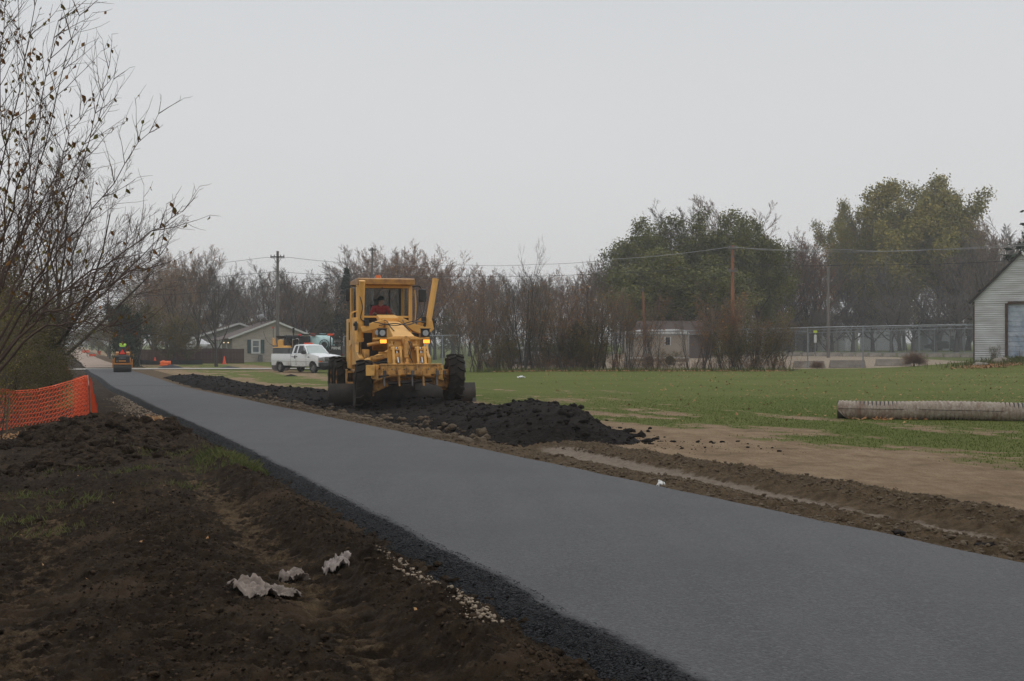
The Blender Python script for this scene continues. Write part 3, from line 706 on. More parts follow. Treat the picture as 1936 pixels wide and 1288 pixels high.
# big yellow-green tree
T('bigleaf', 1708, 328, 200, 'huge yellow green tree towering over the yard', None, .98, rz=.6)
T('bigleaf', 1795, 352, 204, 'yellow green tree joined to the right of the huge one', None, .72, rz=2.1)
T('bigleaf', 1630, 385, 206, 'orange tinged leafy tree joined to the left of the huge one', None, .70, rz=3.9)
T('bareA', 1905, 400, 150, 'bare grey tree right behind the corrugated shed', None, 1.2)
T('bareB', 1880, 430, 146, 'bare tree left behind the corrugated shed roof', None, 1.1)
# orchard row
for i, (px, top) in enumerate([(1572, 560), (1612, 552), (1650, 548), (1686, 556), (1726, 545), (1768, 535), (1808, 532), (1850, 545), (1538, 575)]):
    T('orchard', px, top, 172+rng.uniform(-6, 4), 'dark grey spreading bare tree of the low row behind the wire fence', 'low spreading bare trees behind the wire fence', 1.25)
# scrub line along the wire fence
GS = 'leafless scrub along the wire fence'
x = 884
while x < 1500:
    top = float(np.interp(x, [884, 940, 1000, 1060, 1120, 1180, 1250, 1330, 1390, 1440, 1500], [560, 545, 535, 560, 540, 560, 580, 570, 545, 580, 650])) + rng.uniform(-26, 26)
    if 1205 < x < 1300 and rng.random() < .45: x += 16; continue
    k = rng.choice(['scrub', 'scrubP', 'scrubR', 'scrub', 'scrubP'])
    T(k, x, top, rng.uniform(76.3, 80.0), 'leafless many stemmed shrub in the scrub strip along the wire fence', GS, rng.uniform(.9, 1.4), 'shrub')
    x += rng.uniform(12, 19)
for i in range(60):   # low undergrowth
    px = rng.uniform(888, 1500); 
    T('under', px, rng.uniform(655, 684), rng.uniform(76.3, 78.6), 'knee high dry undergrowth shrub at the foot of the scrub strip', 'dry undergrowth of the scrub strip', 1.3, 'shrub')
for i in range(9):
    px = rng.uniform(890, 1180); T('scrubG', px, rng.uniform(610, 640), rng.uniform(76.8, 79), 'olive tinged bush low in the left half of the scrub strip', 'olive bushes of the left scrub', 1.0, 'shrub')
T('scrubG', 1085, 590, 77.5, 'dense dark green bush in the middle of the scrub strip', None, 1.3, 'shrub')
T('darkG', 1088, 610, 79, 'dark evergreen bush hidden in the middle of the scrub strip', None, .9, 'shrub')
T('scrubG', 1265, 655, 77, 'small green bush in front of the tan trailer', None, 1.1, 'shrub')
T('scrubG', 1420, 590, 77.5, 'large olive bush at the right end of the scrub strip', None, 1.3, 'shrub')
T('scrubG', 1375, 610, 77, 'olive bush left of the largest one in the scrub strip', None, 1.2, 'shrub')
T('scrubG', 1462, 610, 78, 'olive bush at the far right tip of the scrub strip', None, 1.0, 'shrub')
T('bareR', 1385, 552, 78, 'slim orange twigged tree in front of the rusty pole', None, .8)
T('fan', 990, 440, 76.5, 'tall thin bare sapling fanning out above the scrub strip', None, .95, rz=.5)
T('fan', 1120, 475, 78, 'second tall bare sapling in the scrub strip', None, .85, rz=2.)
T('scrub', 900, 500, 77, 'leaning dark stemmed tree at the left end of the scrub strip', None, .6, 'tree', name='bare_tree')
T('tumble', 1728, 664, 81.5, 'round dry brown bush beside the concrete barriers near the shed', None, 1.2, 'bush')
T('tumble', 1545, 681, 81.5, 'smaller round dry bush left of the concrete barriers', None, 1.1, 'bush')
T('scrubG', 1880, 648, 75.6, 'small orange leaved shrub growing against the shed wall', None, .7, 'shrub')
T('scrub', 1925, 652, 75.2, 'thin dry weed in front of the shed door', None, .6, 'weed')
# far corridor, fading away down the path
for Y, pxs in ((190, (62, 84, 205)), (260, (80, 186)), (340, (90, 174)), (430, (96, 163)), (560, (102, 154)), (700, (108, 148))):
    for px in pxs:
        T('olive', px, 648-2.3e3*5/Y*1.0, Y, 'far tree fading into haze along the distant path', 'hazy trees along the distant path', 1.6)
for Y in (820, 900, 1000):
    for px in (100, 112, 126, 138, 150):
        T('bareA', px, 648-2400*8/Y, Y, 'hazy blue tree closing off the distant end of the path', 'hazy trees closing off the path', 2.4)
# ---------------- pine branch tip at right edge: a pine beyond the shed
T('conifer', 1985, 352, 120, 'dark pine behind the shed reaching in at the right edge', None, 1.7)
# ---------------- left side: hedge, near tree and spreading tree
GH = 'leafy shrubs of the left hedgerow'
for i, (px, Y, top) in enumerate([(p_-(50 if y_ > 60 else (22 if y_ > 42 else 0)), y_, t_) for p_, y_, t_ in [(-70, 33, 430), (-25, 35, 455), (20, 36, 480), (55, 39, 520), (85, 43, 560), (20, 32, 600), (65, 34.5, 625), (92, 38, 655), (-30, 31, 560), (78, 45, 590), (88, 52, 610), (40, 47, 500), (96, 60, 620), (110, 44, 676), (128, 52, 676), (104, 72, 615), (118, 66, 672), (128, 78, 668), (102, 88, 615), (108, 102, 622), (100, 120, 612), (80, 66, 590), (60, 56, 545)]]):
    T('hedge', px, top, Y, 'olive brown leafy shrub of the hedgerow along the left side of the path', GH, rng.uniform(.9, 1.15), 'shrub')
for px, Y, top, lb in ((-75, 21, 425, 'yellow green leafy shrub at the left edge nearest the camera'), (-12, 24, 470, 'yellow green leafy shrub just behind the nearest one at the left edge'), (15, 31, 590, 'lower yellow green shrub right behind the orange netting')):
    T('hedgeY', px, top, Y, lb, None, .8, 'shrub')
# spreading tree
big, tw, tips = make_tree(131, 8, [(16, 1.15, 54, .09, .55), (9, .42, 40, .12, .35), (8, .50, 38, .14, .2), (6, .5, 36, .16, .15)], .16, trunk_L=3.6, first=.25, rmin=.0042, crown_shape=.3, lean=(.18, -.05))
st_ = thing('spreading_tree', 'wide spreading nearly bare tree leaning out over the hedgerow on the left', 'tree', (PX(62, 40), 40, gz(PX(62, 40), 40)))
link('trunk', big.mesh('spreading_trunk', mat('dark_bark', (.040, .032, .027), .9, col2=(.07, .058, .05), scale=4, bump=.02)), st_)
link('crown', tw.mesh('spreading_crown', mat('spreading_twigs', (.105, .072, .058), .9, col2=(.08, .06, .05), scale=1)), st_)
link('foliage', leaves('spreading_foliage', tips, 1, .06, .026, leafmat('russet_leaves', (.14, .06, .028), (.14, .12, .04)), 4, .035), st_)
_tp = float(np.concatenate(tw.V)[:, 2].max()); _s = 9.0/_tp; st_.scale = (_s*1.25, _s*1.2, _s)
# near tree, trunk outside the frame
def near_tree():
    rng = random.Random(17); big = Sticks(); tw = Sticks(); lp = []
    Y0 = 15.0
    base = np.array([PX(-200, Y0), Y0, gz(PX(-200, Y0), Y0)-.2])
    tg = [((-10, 600), (60, 330), (35, 20)), ((-30, 640), (20, 400), (-5, 60)), ((0, 560), (60, 380), (150, 30)), ((-40, 560), (0, 330), (80, -40)),
          ((0, 600), (90, 440), (215, 150)), ((10, 650), (90, 580), (200, 500)), ((-20, 520), (60, 300), (110, 40)), ((20, 600), (150, 430), (300, 215)), ((30, 620), (120, 430), (205, 130)), ((40, 610), (190, 500), (345, 400)), ((50, 610), (170, 560), (300, 485)), ((60, 620), (160, 605), (245, 625)), ((5, 520), (70, 400), (160, 200)), ((-20, 480), (-10, 200), (20, -60)),
          ((10, 585), (60, 470), (120, 300)), ((-60, 440), (-30, 180), (-40, -60))]
    for a, b_, c in tg:
        Y = Y0 + rng.uniform(-1.5, 1.8)
        pts = [base, ]
        for q in (a, b_, c): p = P(q[0], q[1], Y); pts.append(np.array(p)); Y += rng.uniform(-.3, .3)
        # smooth
        t = np.linspace(0, 1, 22); pp = np.array(pts); k = np.linspace(0, 1, 4)
        cr_ = np.stack([np.interp(t, k, pp[:, i]) for i in range(3)], 1)
        for _ in range(4): cr_[1:-1] = (cr_[:-2]+cr_[1:-1]*2+cr_[2:])/4
        cr_[1:-1] += np.array([[rng.gauss(0, .02) for _ in range(3)] for _ in range(20)])
        rad = np.linspace(.020, .0028, 22); rad[:8] = np.linspace(.045, .016, 8)
        big.poly(list(cr_), rad, 6)
        for j in range(8, 22):
            for s_ in range(2):
                d = cr_[min(j+1, 21)]-cr_[j-1]; d /= np.linalg.norm(d)
                nd = d*.75 + perp(d, rng)*.75 + np.array([.1, 0, .25]); nd /= np.linalg.norm(nd); L = (.25+.75*rng.random())*(1.35-j/30)
                q = branch_pts(cr_[j], nd, L, 5, .10, .3, rng); tw.poly(q, list(np.linspace(.0055, .0016, 6)), 4)
                for z in (1, 2, 3, 4, 5):
                    if rng.random() < .75:
                        nd2 = nd*.8+perp(nd, rng)*.6; q2 = branch_pts(q[z], nd2/np.linalg.norm(nd2), L*.4*(.4+rng.random()), 3, .12, .2, rng); tw.poly(q2, [.0028, .0024, .0020, .0014], 3)
                        w_ = .20 if a[0] < 6 and c[0] < 140 else .045
                        for f in q2[1:]:
                            if rng.random() < w_: lp.append(f)
                    if rng.random() < .07: lp.append(q[z])
    t = thing('bare_tree', 'slender near tree at the left edge with a few brown curled leaves', 'tree', tuple(base))
    sh = np.array(base)
    for S_ in (big, tw): S_.V = [v-sh for v in S_.V]
    link('trunk', big.mesh('near_limbs', mat('near_bark', (.075, .050, .037), .9, col2=(.11, .072, .052), scale=8, bump=.005)), t)
    link('crown', tw.mesh('near_twigs', mat('near_twigs', (.11, .070, .052), .9, col2=(.075, .05, .04))), t)
    V = []; Fc = []; tint = []
    for p in lp:     # drooping folded leaves
        p = p-sh; L = rng.uniform(.045, .085); w_ = L*.28; th = rng.random()*6.28; ax = np.array([math.cos(th)*.6, math.sin(th)*.6, -.9]); ax /= np.linalg.norm(ax)
        sd = np.cross(ax, [math.cos(th+1.2), math.sin(th+1.2), .1]); sd /= np.linalg.norm(sd); up = np.cross(ax, sd)
        b_ = len(V)
        V += [p, p+ax*L*.4+sd*w_+up*w_*.5, p+ax*L*.45, p+ax*L*.4-sd*w_+up*w_*.5, p+ax*L*.8+sd*w_*.6-up*w_*.3, p+ax*L*.8-sd*w_*.6-up*w_*.3, p+ax*L+up*-.4*w_]
        Fc += [(b_, b_+1, b_+2, b_+3), (b_+2, b_+1, b_+4, b_+6), (b_+3, b_+2, b_+6, b_+5)]; tint += [rng.random()]*7
    me = np_mesh('near_leaves', np.array(V), np.array(Fc), leafmat('curled_leaves', (.11, .10, .022), (.20, .085, .025)), False); attr(me, 'tint', tint)
    link('foliage', me, t)
near_tree()
# ================================================================== SHARED VEHICLE MATERIALS
YEL = mat('machine_yellow', (.78, .43, .115), .5, col2=(.70, .375, .095), scale=2.5, dirt=(.075, .05, .032), dirt_h=(0, 2.6, .52, .24), spec=.4)
YELR = mat('machine_yellow_worn', (.70, .37, .10), .55, col2=(.50, .25, .07), scale=9, dirt=(.06, .04, .026), dirt_h=(0, 2.0, .58, .32), spec=.35)
BLK = mat('black_metal', (.018, .018, .019), .55, col2=(.03, .028, .026), scale=4)
RUB = mat('muddy_tyre', (.019, .0165, .0145), .9, col2=(.036, .029, .022), scale=5, bump=.012, bscale=22, spec=.2)
RUBC = mat('tyre_rubber', (.018, .018, .018), .8, col2=(.03, .028, .026), scale=6, spec=.3)
STEEL = mat('worn_steel', (.16, .15, .145), .45, .7, col2=(.09, .08, .075), scale=5)
RODM = mat('polished_rod', (.55, .55, .55), .2, 1.0, col2=(.5, .5, .5))
GLS = mat('dark_green_glass', (.02, .045, .036), .03, col2=(.02, .045, .036), alpha=.14, spec=.3)
GLD = mat('dark_window_glass', (.012, .016, .018), .08, col2=(.012, .016, .018), spec=.6)
LENS = mat('headlight_lens', (.42, .43, .44), .15, col2=(.30, .31, .32), scale=30, metal=.2)
AMB = mat('lit_amber_lens', (.9, .30, .02), .4, emit=(1, .30, .03), estr=2.2)
AMBO = mat('amber_plastic', (.75, .17, .02), .35, col2=(.7, .14, .02))
CHROME = mat('chrome', (.6, .6, .6), .18, 1.0, col2=(.5, .5, .5))
ORG = mat('safety_orange', (.80, .085, .022), .55, col2=(.68, .065, .018), scale=3)
def text_obj(s, size, mt, loc, rot, parent, name='lettering', depth=.004, align='CENTER', sx=1.0):
    cu = bpy.data.curves.new(name, 'FONT'); cu.body = s; cu.size = size; cu.extrude = depth; cu.align_x = align; cu.align_y = 'CENTER'; cu.offset = size*.012
    tmp = bpy.data.objects.new('tmp', cu); COL.objects.link(tmp)
    dg = bpy.context.evaluated_depsgraph_get(); me = bpy.data.meshes.new_from_object(tmp.evaluated_get(dg)); bpy.data.objects.remove(tmp)
    me.materials.clear(); me.materials.append(mt)
    o = link(name, me, parent); o.location = loc; o.rotation_euler = rot; o.scale = (sx, 1, 1); return o
def tyre_mb(R0, W, lug=0, n=40, rimr=.55, seed=0):
    """tyre spun round x"""
    mb = MB(); ri = R0*rimr; h = W/2
    prof = [(ri, -h*.72), (ri+.03*R0, -h*.9), (R0*.80, -h*1.0), (R0*.93, -h*.96), (R0*.985, -h*.78), (R0*1.0, -h*.3), (R0*1.0, h*.3), (R0*.985, h*.78), (R0*.93, h*.96), (R0*.80, h), (ri+.03*R0, h*.9), (ri, h*.72)]
    if lug: prof = [(r*(.925 if r > .9*R0 else 1), a) for r, a in prof]
    mb.lathe(prof, n)
    if lug:      # chevron lugs
        for k in range(lug):
            for sd in (-1, 1):
                t = 2*math.pi*(k+(.5 if sd > 0 else 0))/lug
                for (a0, a1, dt0, dt1) in ((.03, .50, .0, .11), (.50, 1.0, .11, .15)):
                    th0, th1 = t+dt0, t+dt1; wd = .060
                    vs = []
                    for (a, th) in ((a0, th0), (a1, th1)):
                        for q in (-wd, wd):
                            for rr in (.90, 1.0 if a < .9 else .96):
                                vs.append((sd*a*h*1.0, R0*rr*math.cos(th+q), R0*rr*math.sin(th+q)))
                    mb.add(vs, [(0,1,3,2),(4,6,7,5),(1,5,7,3),(0,2,6,4),(0,4,5,1),(2,3,7,6)])
    return mb
def rim_mb(R0, W, rimr=.55, dish=.3, n=28):
    ri = R0*rimr; h = W/2; mb = MB()
    mb.lathe([(ri*1.0, -h*.70), (ri*.93, -h*.66), (ri*.88, -h*.3), (ri*.86, -h*dish), (ri*.42, -h*(dish+.08)), (ri*.38, -h*(dish+.35)), (ri*.1, -h*(dish+.38)), (.001, -h*(dish+.38))], n)
    mb.lathe([(ri*1.0, h*.70), (ri*.93, h*.66), (ri*.86, -h*dish), (ri*.3, -h*dish*.8), (.001, -h*dish*.8)], n)
    for k in range(8):
        t = 2*math.pi*k/8; mb.cyl((-h*(dish+.08), ri*.6*math.cos(t), ri*.6*math.sin(t)), (-h*(dish+.2), ri*.6*math.cos(t), ri*.6*math.sin(t)), ri*.05, n=6)
    return mb
def sweep(mb, pts, r, n=8, sub=6):
    """smooth hose through points (Catmull-Rom)"""
    p = [Vector(q) for q in pts]; p = [p[0]*2-p[1]] + p + [p[-1]*2-p[-2]]; outp = []
    for i in range(1, len(p)-2):
        for k in range(sub):
            t = k/sub; outp.append(.5*((2*p[i])+(p[i+1]-p[i-1])*t+(2*p[i-1]-5*p[i]+4*p[i+1]-p[i+2])*t*t+(3*p[i]-p[i-1]-3*p[i+1]+p[i+2])*t**3))
    outp.append(p[-2]); mb.tube(outp, r, n); return mb
# ------------------------------------------------------------------ people
SKIN = mat('skin', (.42, .24, .17), .55, col2=(.36, .20, .14), scale=8)
def fuse(mb, name, m, parent, vox=.014, sm=3):
    o = mb.build(name, m, parent, smooth=0)
    r = o.modifiers.new('fuse', 'REMESH'); r.mode = 'VOXEL'; r.voxel_size = vox; r.use_smooth_shade = True
    s = o.modifiers.new('smooth', 'SMOOTH'); s.iterations = sm; s.factor = .5
    return o
def hand(mb, w, d, side, grip=True):
    """palm, four curled fingers and a thumb leaving the side of the palm"""
    w = Vector(w); d = Vector(d).normalized(); up = Vector((0, 0, 1)); sd = d.cross(up).normalized()*side; nrm = sd.cross(d).normalized()*side
    if nrm.z < 0: nrm = -nrm
    mb.tube([w, w+d*.03, w+d*.085], [.024, .036, .036], 8)
    for k, L in enumerate((.068, .078, .072, .058)):
        b = w + d*.085 + sd*(.028-.019*k)
        mb.tube([b-d*.02, b+d*L*.45-nrm*.006, b+d*L*.62-nrm*L*.45, b+d*L*.25-nrm*L*.68], [.0098, .0092, .0086, .0075], 6)
    b = w + d*.03 + sd*.030
    mb.tube([b-sd*.01, b+sd*.026+d*.02, b+sd*.028+d*.05-nrm*.02], [.012, .011, .009], 6)
def head(mb, c, f, s=1.0):
    """c centre of head, f facing"""
    c = Vector(c); f = Vector(f).normalized(); up = Vector((0, 0, 1)); sd = f.cross(up).normalized()
    mb.ball(c + up*.03, .098*s, 14, 10, (.82, .98, 1.05)); mb.ball(c - up*.045*s + f*.022, .075*s, 12, 8, (.85, .95, 1.05))
    mb.tube([c+f*.088*s+up*.02, c+f*.112*s-up*.018, c+f*.09*s-up*.024], [.009, .015, .012], 6)
    for k in (-1, 1): mb.ball(c + sd*k*.082*s - up*.002, .028*s, 8, 6, (.35, .7, 1.1))
    mb.tube([c+f*.09*s-up*.052*s-sd*.024, c+f*.098*s-up*.05*s, c+f*.09*s-up*.052*s+sd*.024], .009*s, 6)
def seated_person(label, loc, rz, jacket, trousers, cap_mat, vest=None, arms=None, lean=.12, headdir=None, scale=1.0, lookdown=-.15, jc='jacket'):
    """local frame: faces -y, seat point at origin (hips at z=.1)"""
    t = thing('person', label, 'person', loc, rz); t.scale = (scale,)*3
    hip = Vector((0, 0, .10)); ch = Vector((0, -lean*.7, .38)); nk = Vector((0, -lean*1.25, .56)); hd = Vector((0, -lean*1.5-.015, .70))
    arms = arms or ((-.24, -.50, .30), (.24, -.50, .30))
    fd = Vector(headdir or (0, -1, lookdown))
    b = MB()
    b.tube([hip, hip.lerp(ch, .5), ch, ch.lerp(nk, .7), nk], [.155, .14, .165, .14, .07], 14)
    b.tube([nk-Vector((0, 0, .03)), nk+Vector((0, 0, .06)), hd], [.062, .056, .055], 10)
    sh = []
    for s, a in ((-1, arms[0]), (1, arms[1])):
        S = ch.lerp(nk, .72) + Vector((s*.185, 0, -.01)); A = Vector(a); m = (S+A)/2 + Vector((s*.07, .03, -.13))
        b.tube([nk-Vector((0, 0, .05)), S, m, A], [.06, .058, .046, .030], 10); hand(b, A, (A-m), -s); sh.append((S, m, A))
        K = Vector((s*.15, -.46, .13)); An = Vector((s*.15, -.52, -.30))
        b.tube([hip+Vector((s*.08, 0, 0)), hip.lerp(K, .5)+Vector((s*.05, 0, .03)), K, An], [.095, .085, .062, .04], 10)
        b.tube([An, An+Vector((0, -.10, -.05)), An+Vector((0, -.19, -.06))], [.042, .042, .032], 8)
    head(b, hd, fd); fuse(b, 'body', SKIN, t)
    e = MB(); f = fd.normalized(); sd = f.cross(Vector((0, 0, 1))).normalized()
    for k in (-1, 1): e.ball(hd+f*.083+sd*k*.031+Vector((0, 0, .016)), .011, 8, 6)
    e.build('eyes', BLK, t)
    j = MB(); j.tube([hip+Vector((0, 0, .0)), hip.lerp(ch, .5), ch, ch.lerp(nk, .7), nk+Vector((0, 0, .01))], [.175, .160, .185, .158, .085], 14)
    for s, (S, m, A) in zip((-1, 1), sh): j.tube([nk-Vector((0, 0, .05)), S, m, A.lerp(m, .12)], [.078, .078, .066, .048], 10)
    fuse(j, jc, jacket, t)
    if vest:
        v = MB(); v.tube([hip+Vector((0, 0, .02)), hip.lerp(ch, .5), ch, ch.lerp(nk, .7), nk], [.192, .178, .203, .178, .10], 14)
        for s in (-1, 1): v.ball(ch.lerp(nk, .62)+Vector((s*.16, 0, 0)), .095)
        fuse(v, 'safety_vest', vest, t)
    tr = MB(); tr.ball(hip, .165, 12, 8, (1.1, 1, .8))
    for s in (-1, 1):
        K = Vector((s*.15, -.46, .13)); An = Vector((s*.15, -.52, -.30)); tr.tube([hip+Vector((s*.08, 0, 0)), hip.lerp(K, .5)+Vector((s*.05, 0, .03)), K, An], [.112, .10, .078, .058], 10)
    fuse(tr, 'trousers', trousers, t)
    c = MB(); cc = hd+Vector((0, 0, .055))
    c.ball(cc, .112, 16, 8, (.88, 1.0, .80)); c.tube([cc+f*.06+Vector((0, 0, -.012)), cc+f*.15+Vector((0, 0, -.03)), cc+f*.19+Vector((0, 0, -.04))], [.085, .06, .03], 10)
    c.v = [(x, y, z if z > cc.z-.045 else cc.z-.045) for x, y, z in c.v]
    c.build('cap', cap_mat, t)
    return t
# ================================================================== MOTOR GRADER (local: -y is ahead, x to the right of the picture)
GR_LOC = (-2.62, 32.1, 0.40); GR_YAW = R(14)
G = thing('motor_grader', 'yellow motor grader with amber lights on pushing black soil beside the path', 'motor grader', GR_LOC, GR_YAW)
def wheel(parent, c, R0, W, turn=0, lean=0, lug=16, m=RUB, rm=YELR, flip=1, rimr=.50):
    e = bpy.data.objects.new('wheel', None); COL.objects.link(e); e.parent = parent; _kids.setdefault(parent.name, []).append(e)
    e.location = c; e.rotation_euler = (0, lean, turn)
    ty = tyre_mb(R0, W, lug, rimr=rimr); o1 = ty.build('tyre', m, e, 40, fix=False)
    if flip < 0: pass
    rmb = rim_mb(R0, W, rimr=rimr); 
    if flip < 0: rmb.v = [(-x, y, z) for x, y, z in rmb.v]
    rmb.build('rim', rm, e, 40)
    return e
# front wheels (leaning slightly), tandem rear wheels
WL = wheel(G, (-1.15, 0, .60), .655, .40, R(-3), R(3), flip=1)
WR = wheel(G, (1.17, 0, .745), .655, .40, R(-3), R(3), flip=-1)
for sx in (-1, 1):
    for yy in (5.0, 6.5): wheel(G, (sx*1.13, yy, .62), .655, .38, 0, 0, flip=1 if sx < 0 else -1)
    mb = MB(); mb.prism([(4.6, .50), (4.7, .82), (5.2, .92), (6.3, .92), (6.8, .82), (6.9, .50), (6.3, .42), (5.2, .42)], 'x', sx*.74-.09, sx*.74+.09); mb.build('tandem_case', YEL, G, bevel=.02)
# front axle
mb = MB(); mb.prism([(-.90, .42), (-.95, .60), (-.55, .98), (.55, 1.05), (.95, .78), (.92, .52), (.5, .66), (0, .72), (-.5, .60)], 'y', -.16, .16)
mb.cyl((-1.02, 0, .58), (-.85, 0, .62), .10, n=14); mb.cyl((1.02, 0, .72), (.85, 0, .68), .10, n=14)
for sx, zc in ((-1, .60), (1, .74)):
    mb.box((sx*.95, 0, zc), (.14, .2, .52)); mb.cyl((sx*.95, -.20, zc+.14), (sx*.95, .2, zc+.14), .045, n=10); mb.cyl((sx*.93, -.22, zc-.17), (sx*.93, .2, zc-.17), .045, n=10)
mb.build('front_axle', YELR, G, bevel=.012)
mb = MB(); mb.beam((-.92, -.24, .80), (.92, -.24, .93), .06, .09); mb.cyl((-.55, -.24, .66), (.55, -.24, .74), .045, n=10)
mb.build('tie_rod', STEEL, G)
for sx in (-1, 1):
    mb = MB(); mb.cyl((sx*.12, -.27, .88), (sx*.52, -.27, .83), .055, n=12); mb.cyl((sx*.52, -.27, .83), (sx*.85, -.27, .74), .025, n=10); mb.build('steering_cylinder', YEL, G)
# scarifier beam in front with teeth
mb = MB(); mb.bx(-.66, .82, -1.06, -.84, .925, 1.135); mb.bx(-.68, .84, -1.09, -.80, 1.135, 1.16); mb.bx(-.68, .84, -1.08, -.82, .90, .925)
for x in np.linspace(-.55, .72, 6): mb.bx(x-.012, x+.012, -1.085, -.84, .925, 1.135)
mb.build('scarifier_beam', YELR, G, bevel=.008)
mb = MB(); mb.prism([(-.86, .78), (-.86, 1.12), (.30, 1.10), (.30, .86)], 'x', -.80, -.66); mb.beam((-.75, -.92, 1.0), (-.95, -.84, 1.0), .16, .26, (0, 0, 1)); mb.build('side_arm', YEL, G, bevel=.01); mb = MB(); mb.prism([(-.86, .78), (-.86, 1.12), (.30, 1.10), (.30, .86)], 'x', .82, .94)
mb.build('side_arm', YEL, G, bevel=.01)
for i, x in enumerate((-.56, -.19, .13, .41, .74)):
    mb = MB(); mb.prism([(-1.0, 1.14), (-.92, 1.14), (-.92, .76), (-.98, .66), (-1.05, .62), (-1.02, .78)], 'x', x-.022, x+.022); mb.bx(x-.04, x+.04, -1.10, -1.06, .88, 1.0)
    mb.build('scarifier_tooth', YELR if i in (1, 3) else STEEL, G, bevel=.004)
# front mounting plate and linkage
mb = MB(); mb.prism([(-.40, 1.18), (-.40, 1.80), (-.22, 1.84), (.28, 1.84), (.40, 1.80), (.40, 1.18), (.2, 1.10), (-.2, 1.10)], 'y', -.52, -.46)
mb.bx(-.34, -.28, -.56, -.2, 1.1, 1.8); mb.bx(.28, .34, -.56, -.2, 1.1, 1.8)
mb.build('front_plate', YEL, G, bevel=.008)
mb = MB(); mb.bx(-.82, .60, -.60, -.54, 1.755, 1.80); mb.build('light_bar', YEL, G, bevel=.006)
for x in (-.72, .36):
    mb = MB(); mb.cyl((x-.03, -.62, 1.92), (x-.03, -.50, 1.92), .085, n=20); mb.bx(x-.14, x+.08, -.60, -.50, 1.82, 2.02); mb.bx(x-.16, x+.10, -.63, -.50, 2.02, 2.035)
    h = mb.build('headlight', BLK, G, bevel=.008)
    l_ = MB(); l_.cyl((x-.03, -.635, 1.92), (x-.03, -.618, 1.92), .074, n=20); l_.build('lens', LENS, h)
    if x < 0: l_ = MB(); l_.cyl((x-.15, -.60, 1.93), (x-.15, -.56, 1.93), .06, n=16); l_.build('lens', LENS, h)
    mb = MB(); mb.bx(x-.095, x+.07, -.66, -.60, 1.665, 1.755); mb.build('turn_signal', AMB, G, bevel=.006)
    mb = MB(); mb.bx(x-.11, x+.085, -.655, -.58, 1.65, 1.77); mb.build('signal_housing', BLK, G)
mb = MB(); mb.cyl((-.02, -.66, 1.74), (-.02, -.50, 1.74), .105, n=18); mb.cyl((-.02, -.75, 1.72), (-.02, -.5, 1.72), .05, n=12); mb.bx(-.13, .09, -.62, -.5, 1.64, 1.80)
mb.cyl((-.02, -.70, 1.68), (-.02, -.78, 1.30), .075, n=14); mb.cyl((-.02, -.78, 1.32), (-.02, -.86, 1.14), .04, n=12); mb.bx(-.10, .06, -.92, -.76, 1.12, 1.20)
mb.build('lift_cylinder', YELR, G, bevel=.006)
for x0 in (-.20, .40):
    for dx in (-.09, .09):
        mb = MB(); x = x0+dx; mb.prism([(-.56, 1.56), (-.62, 1.60), (-.70, 1.56), (-.86, 1.20), (-.90, 1.14), (-.80, 1.14), (-.70, 1.30), (-.60, 1.46)], 'x', x-.028, x+.028)
        mb.cyl((x-.06, -.63, 1.53), (x+.06, -.63, 1.53), .052, n=12); mb.box((x, -.84, 1.15), (.12, .12, .04)); mb.build('linkage_arm', YEL, G, bevel=.005)
    mb = MB(); mb.cyl((x0-.16, -.66, 1.50), (x0+.16, -.66, 1.50), .030, n=10); mb.box((x0, -.74, 1.34), (.20, .05, .16)); mb.cyl((x0-.2, -.60, 1.60), (x0-.08, -.60, 1.60), .055, n=12); mb.build('link_pin', YELR, G)
    mb = MB(); mb.cyl((x0, -.60, 1.56), (x0+.02, -.82, 1.18), .026, n=10); mb.build('link_rod', RODM, G)
mb = MB(); sweep(mb, [(.03, -.74, 1.72), (.06, -.84, 1.58), (.02, -.86, 1.42), (.10, -.80, 1.25)], .012); sweep(mb, [(.08, -.6, 1.74), (.10, -.82, 1.6), (.06, -.84, 1.36), (.13, -.80, 1.2)], .010)
sweep(mb, [(-.55, .3, 2.12), (-.2, -.1, 2.16), (.15, .2, 2.13), (.5, .5, 2.22), (.85, 1.4, 2.22)], .014); sweep(mb, [(-.62, .9, 2.22), (-.1, .6, 2.12), (.3, .5, 2.22), (.62, 1.1, 2.24), (.85, 1.6, 2.22)], .012)
mb.build('hose', BLK, G)
for x in (-.66, -.45, -.15, .15, .45, .66, .78):
    mb = MB(); mb.cyl((x+.04, -1.075, 1.03), (x+.04, -1.055, 1.03), .018, n=8); mb.build('bolt', STEEL, G)
mb = MB()
for x in (-.20, .20): sweep(mb, [(x, .1, 1.98), (x*1.05, .7, 2.10), (x*1.1, 1.3, 2.25), (x*1.6, 1.9, 2.3)], .012)
sweep(mb, [(-.9, 1.4, 2.9), (-.84, 1.35, 2.6), (-.86, 1.5, 2.3), (-.6, 1.6, 2.2)], .013); sweep(mb, [(.86, 1.6, 2.9), (.80, 1.5, 2.5), (.66, 1.5, 2.3), (.4, 1.6, 2.2)], .013)
sweep(mb, [(-.30, -.56, 1.7), (-.36, -.66, 1.5), (-.30, -.7, 1.35), (-.22, -.62, 1.25)], .011); sweep(mb, [(-.1, -.2, 1.1), (-.35, .2, 1.2), (-.6, .7, 1.15), (-.5, 1.2, 1.3)], .014)
mb.build('hydraulic_line', BLK, G)
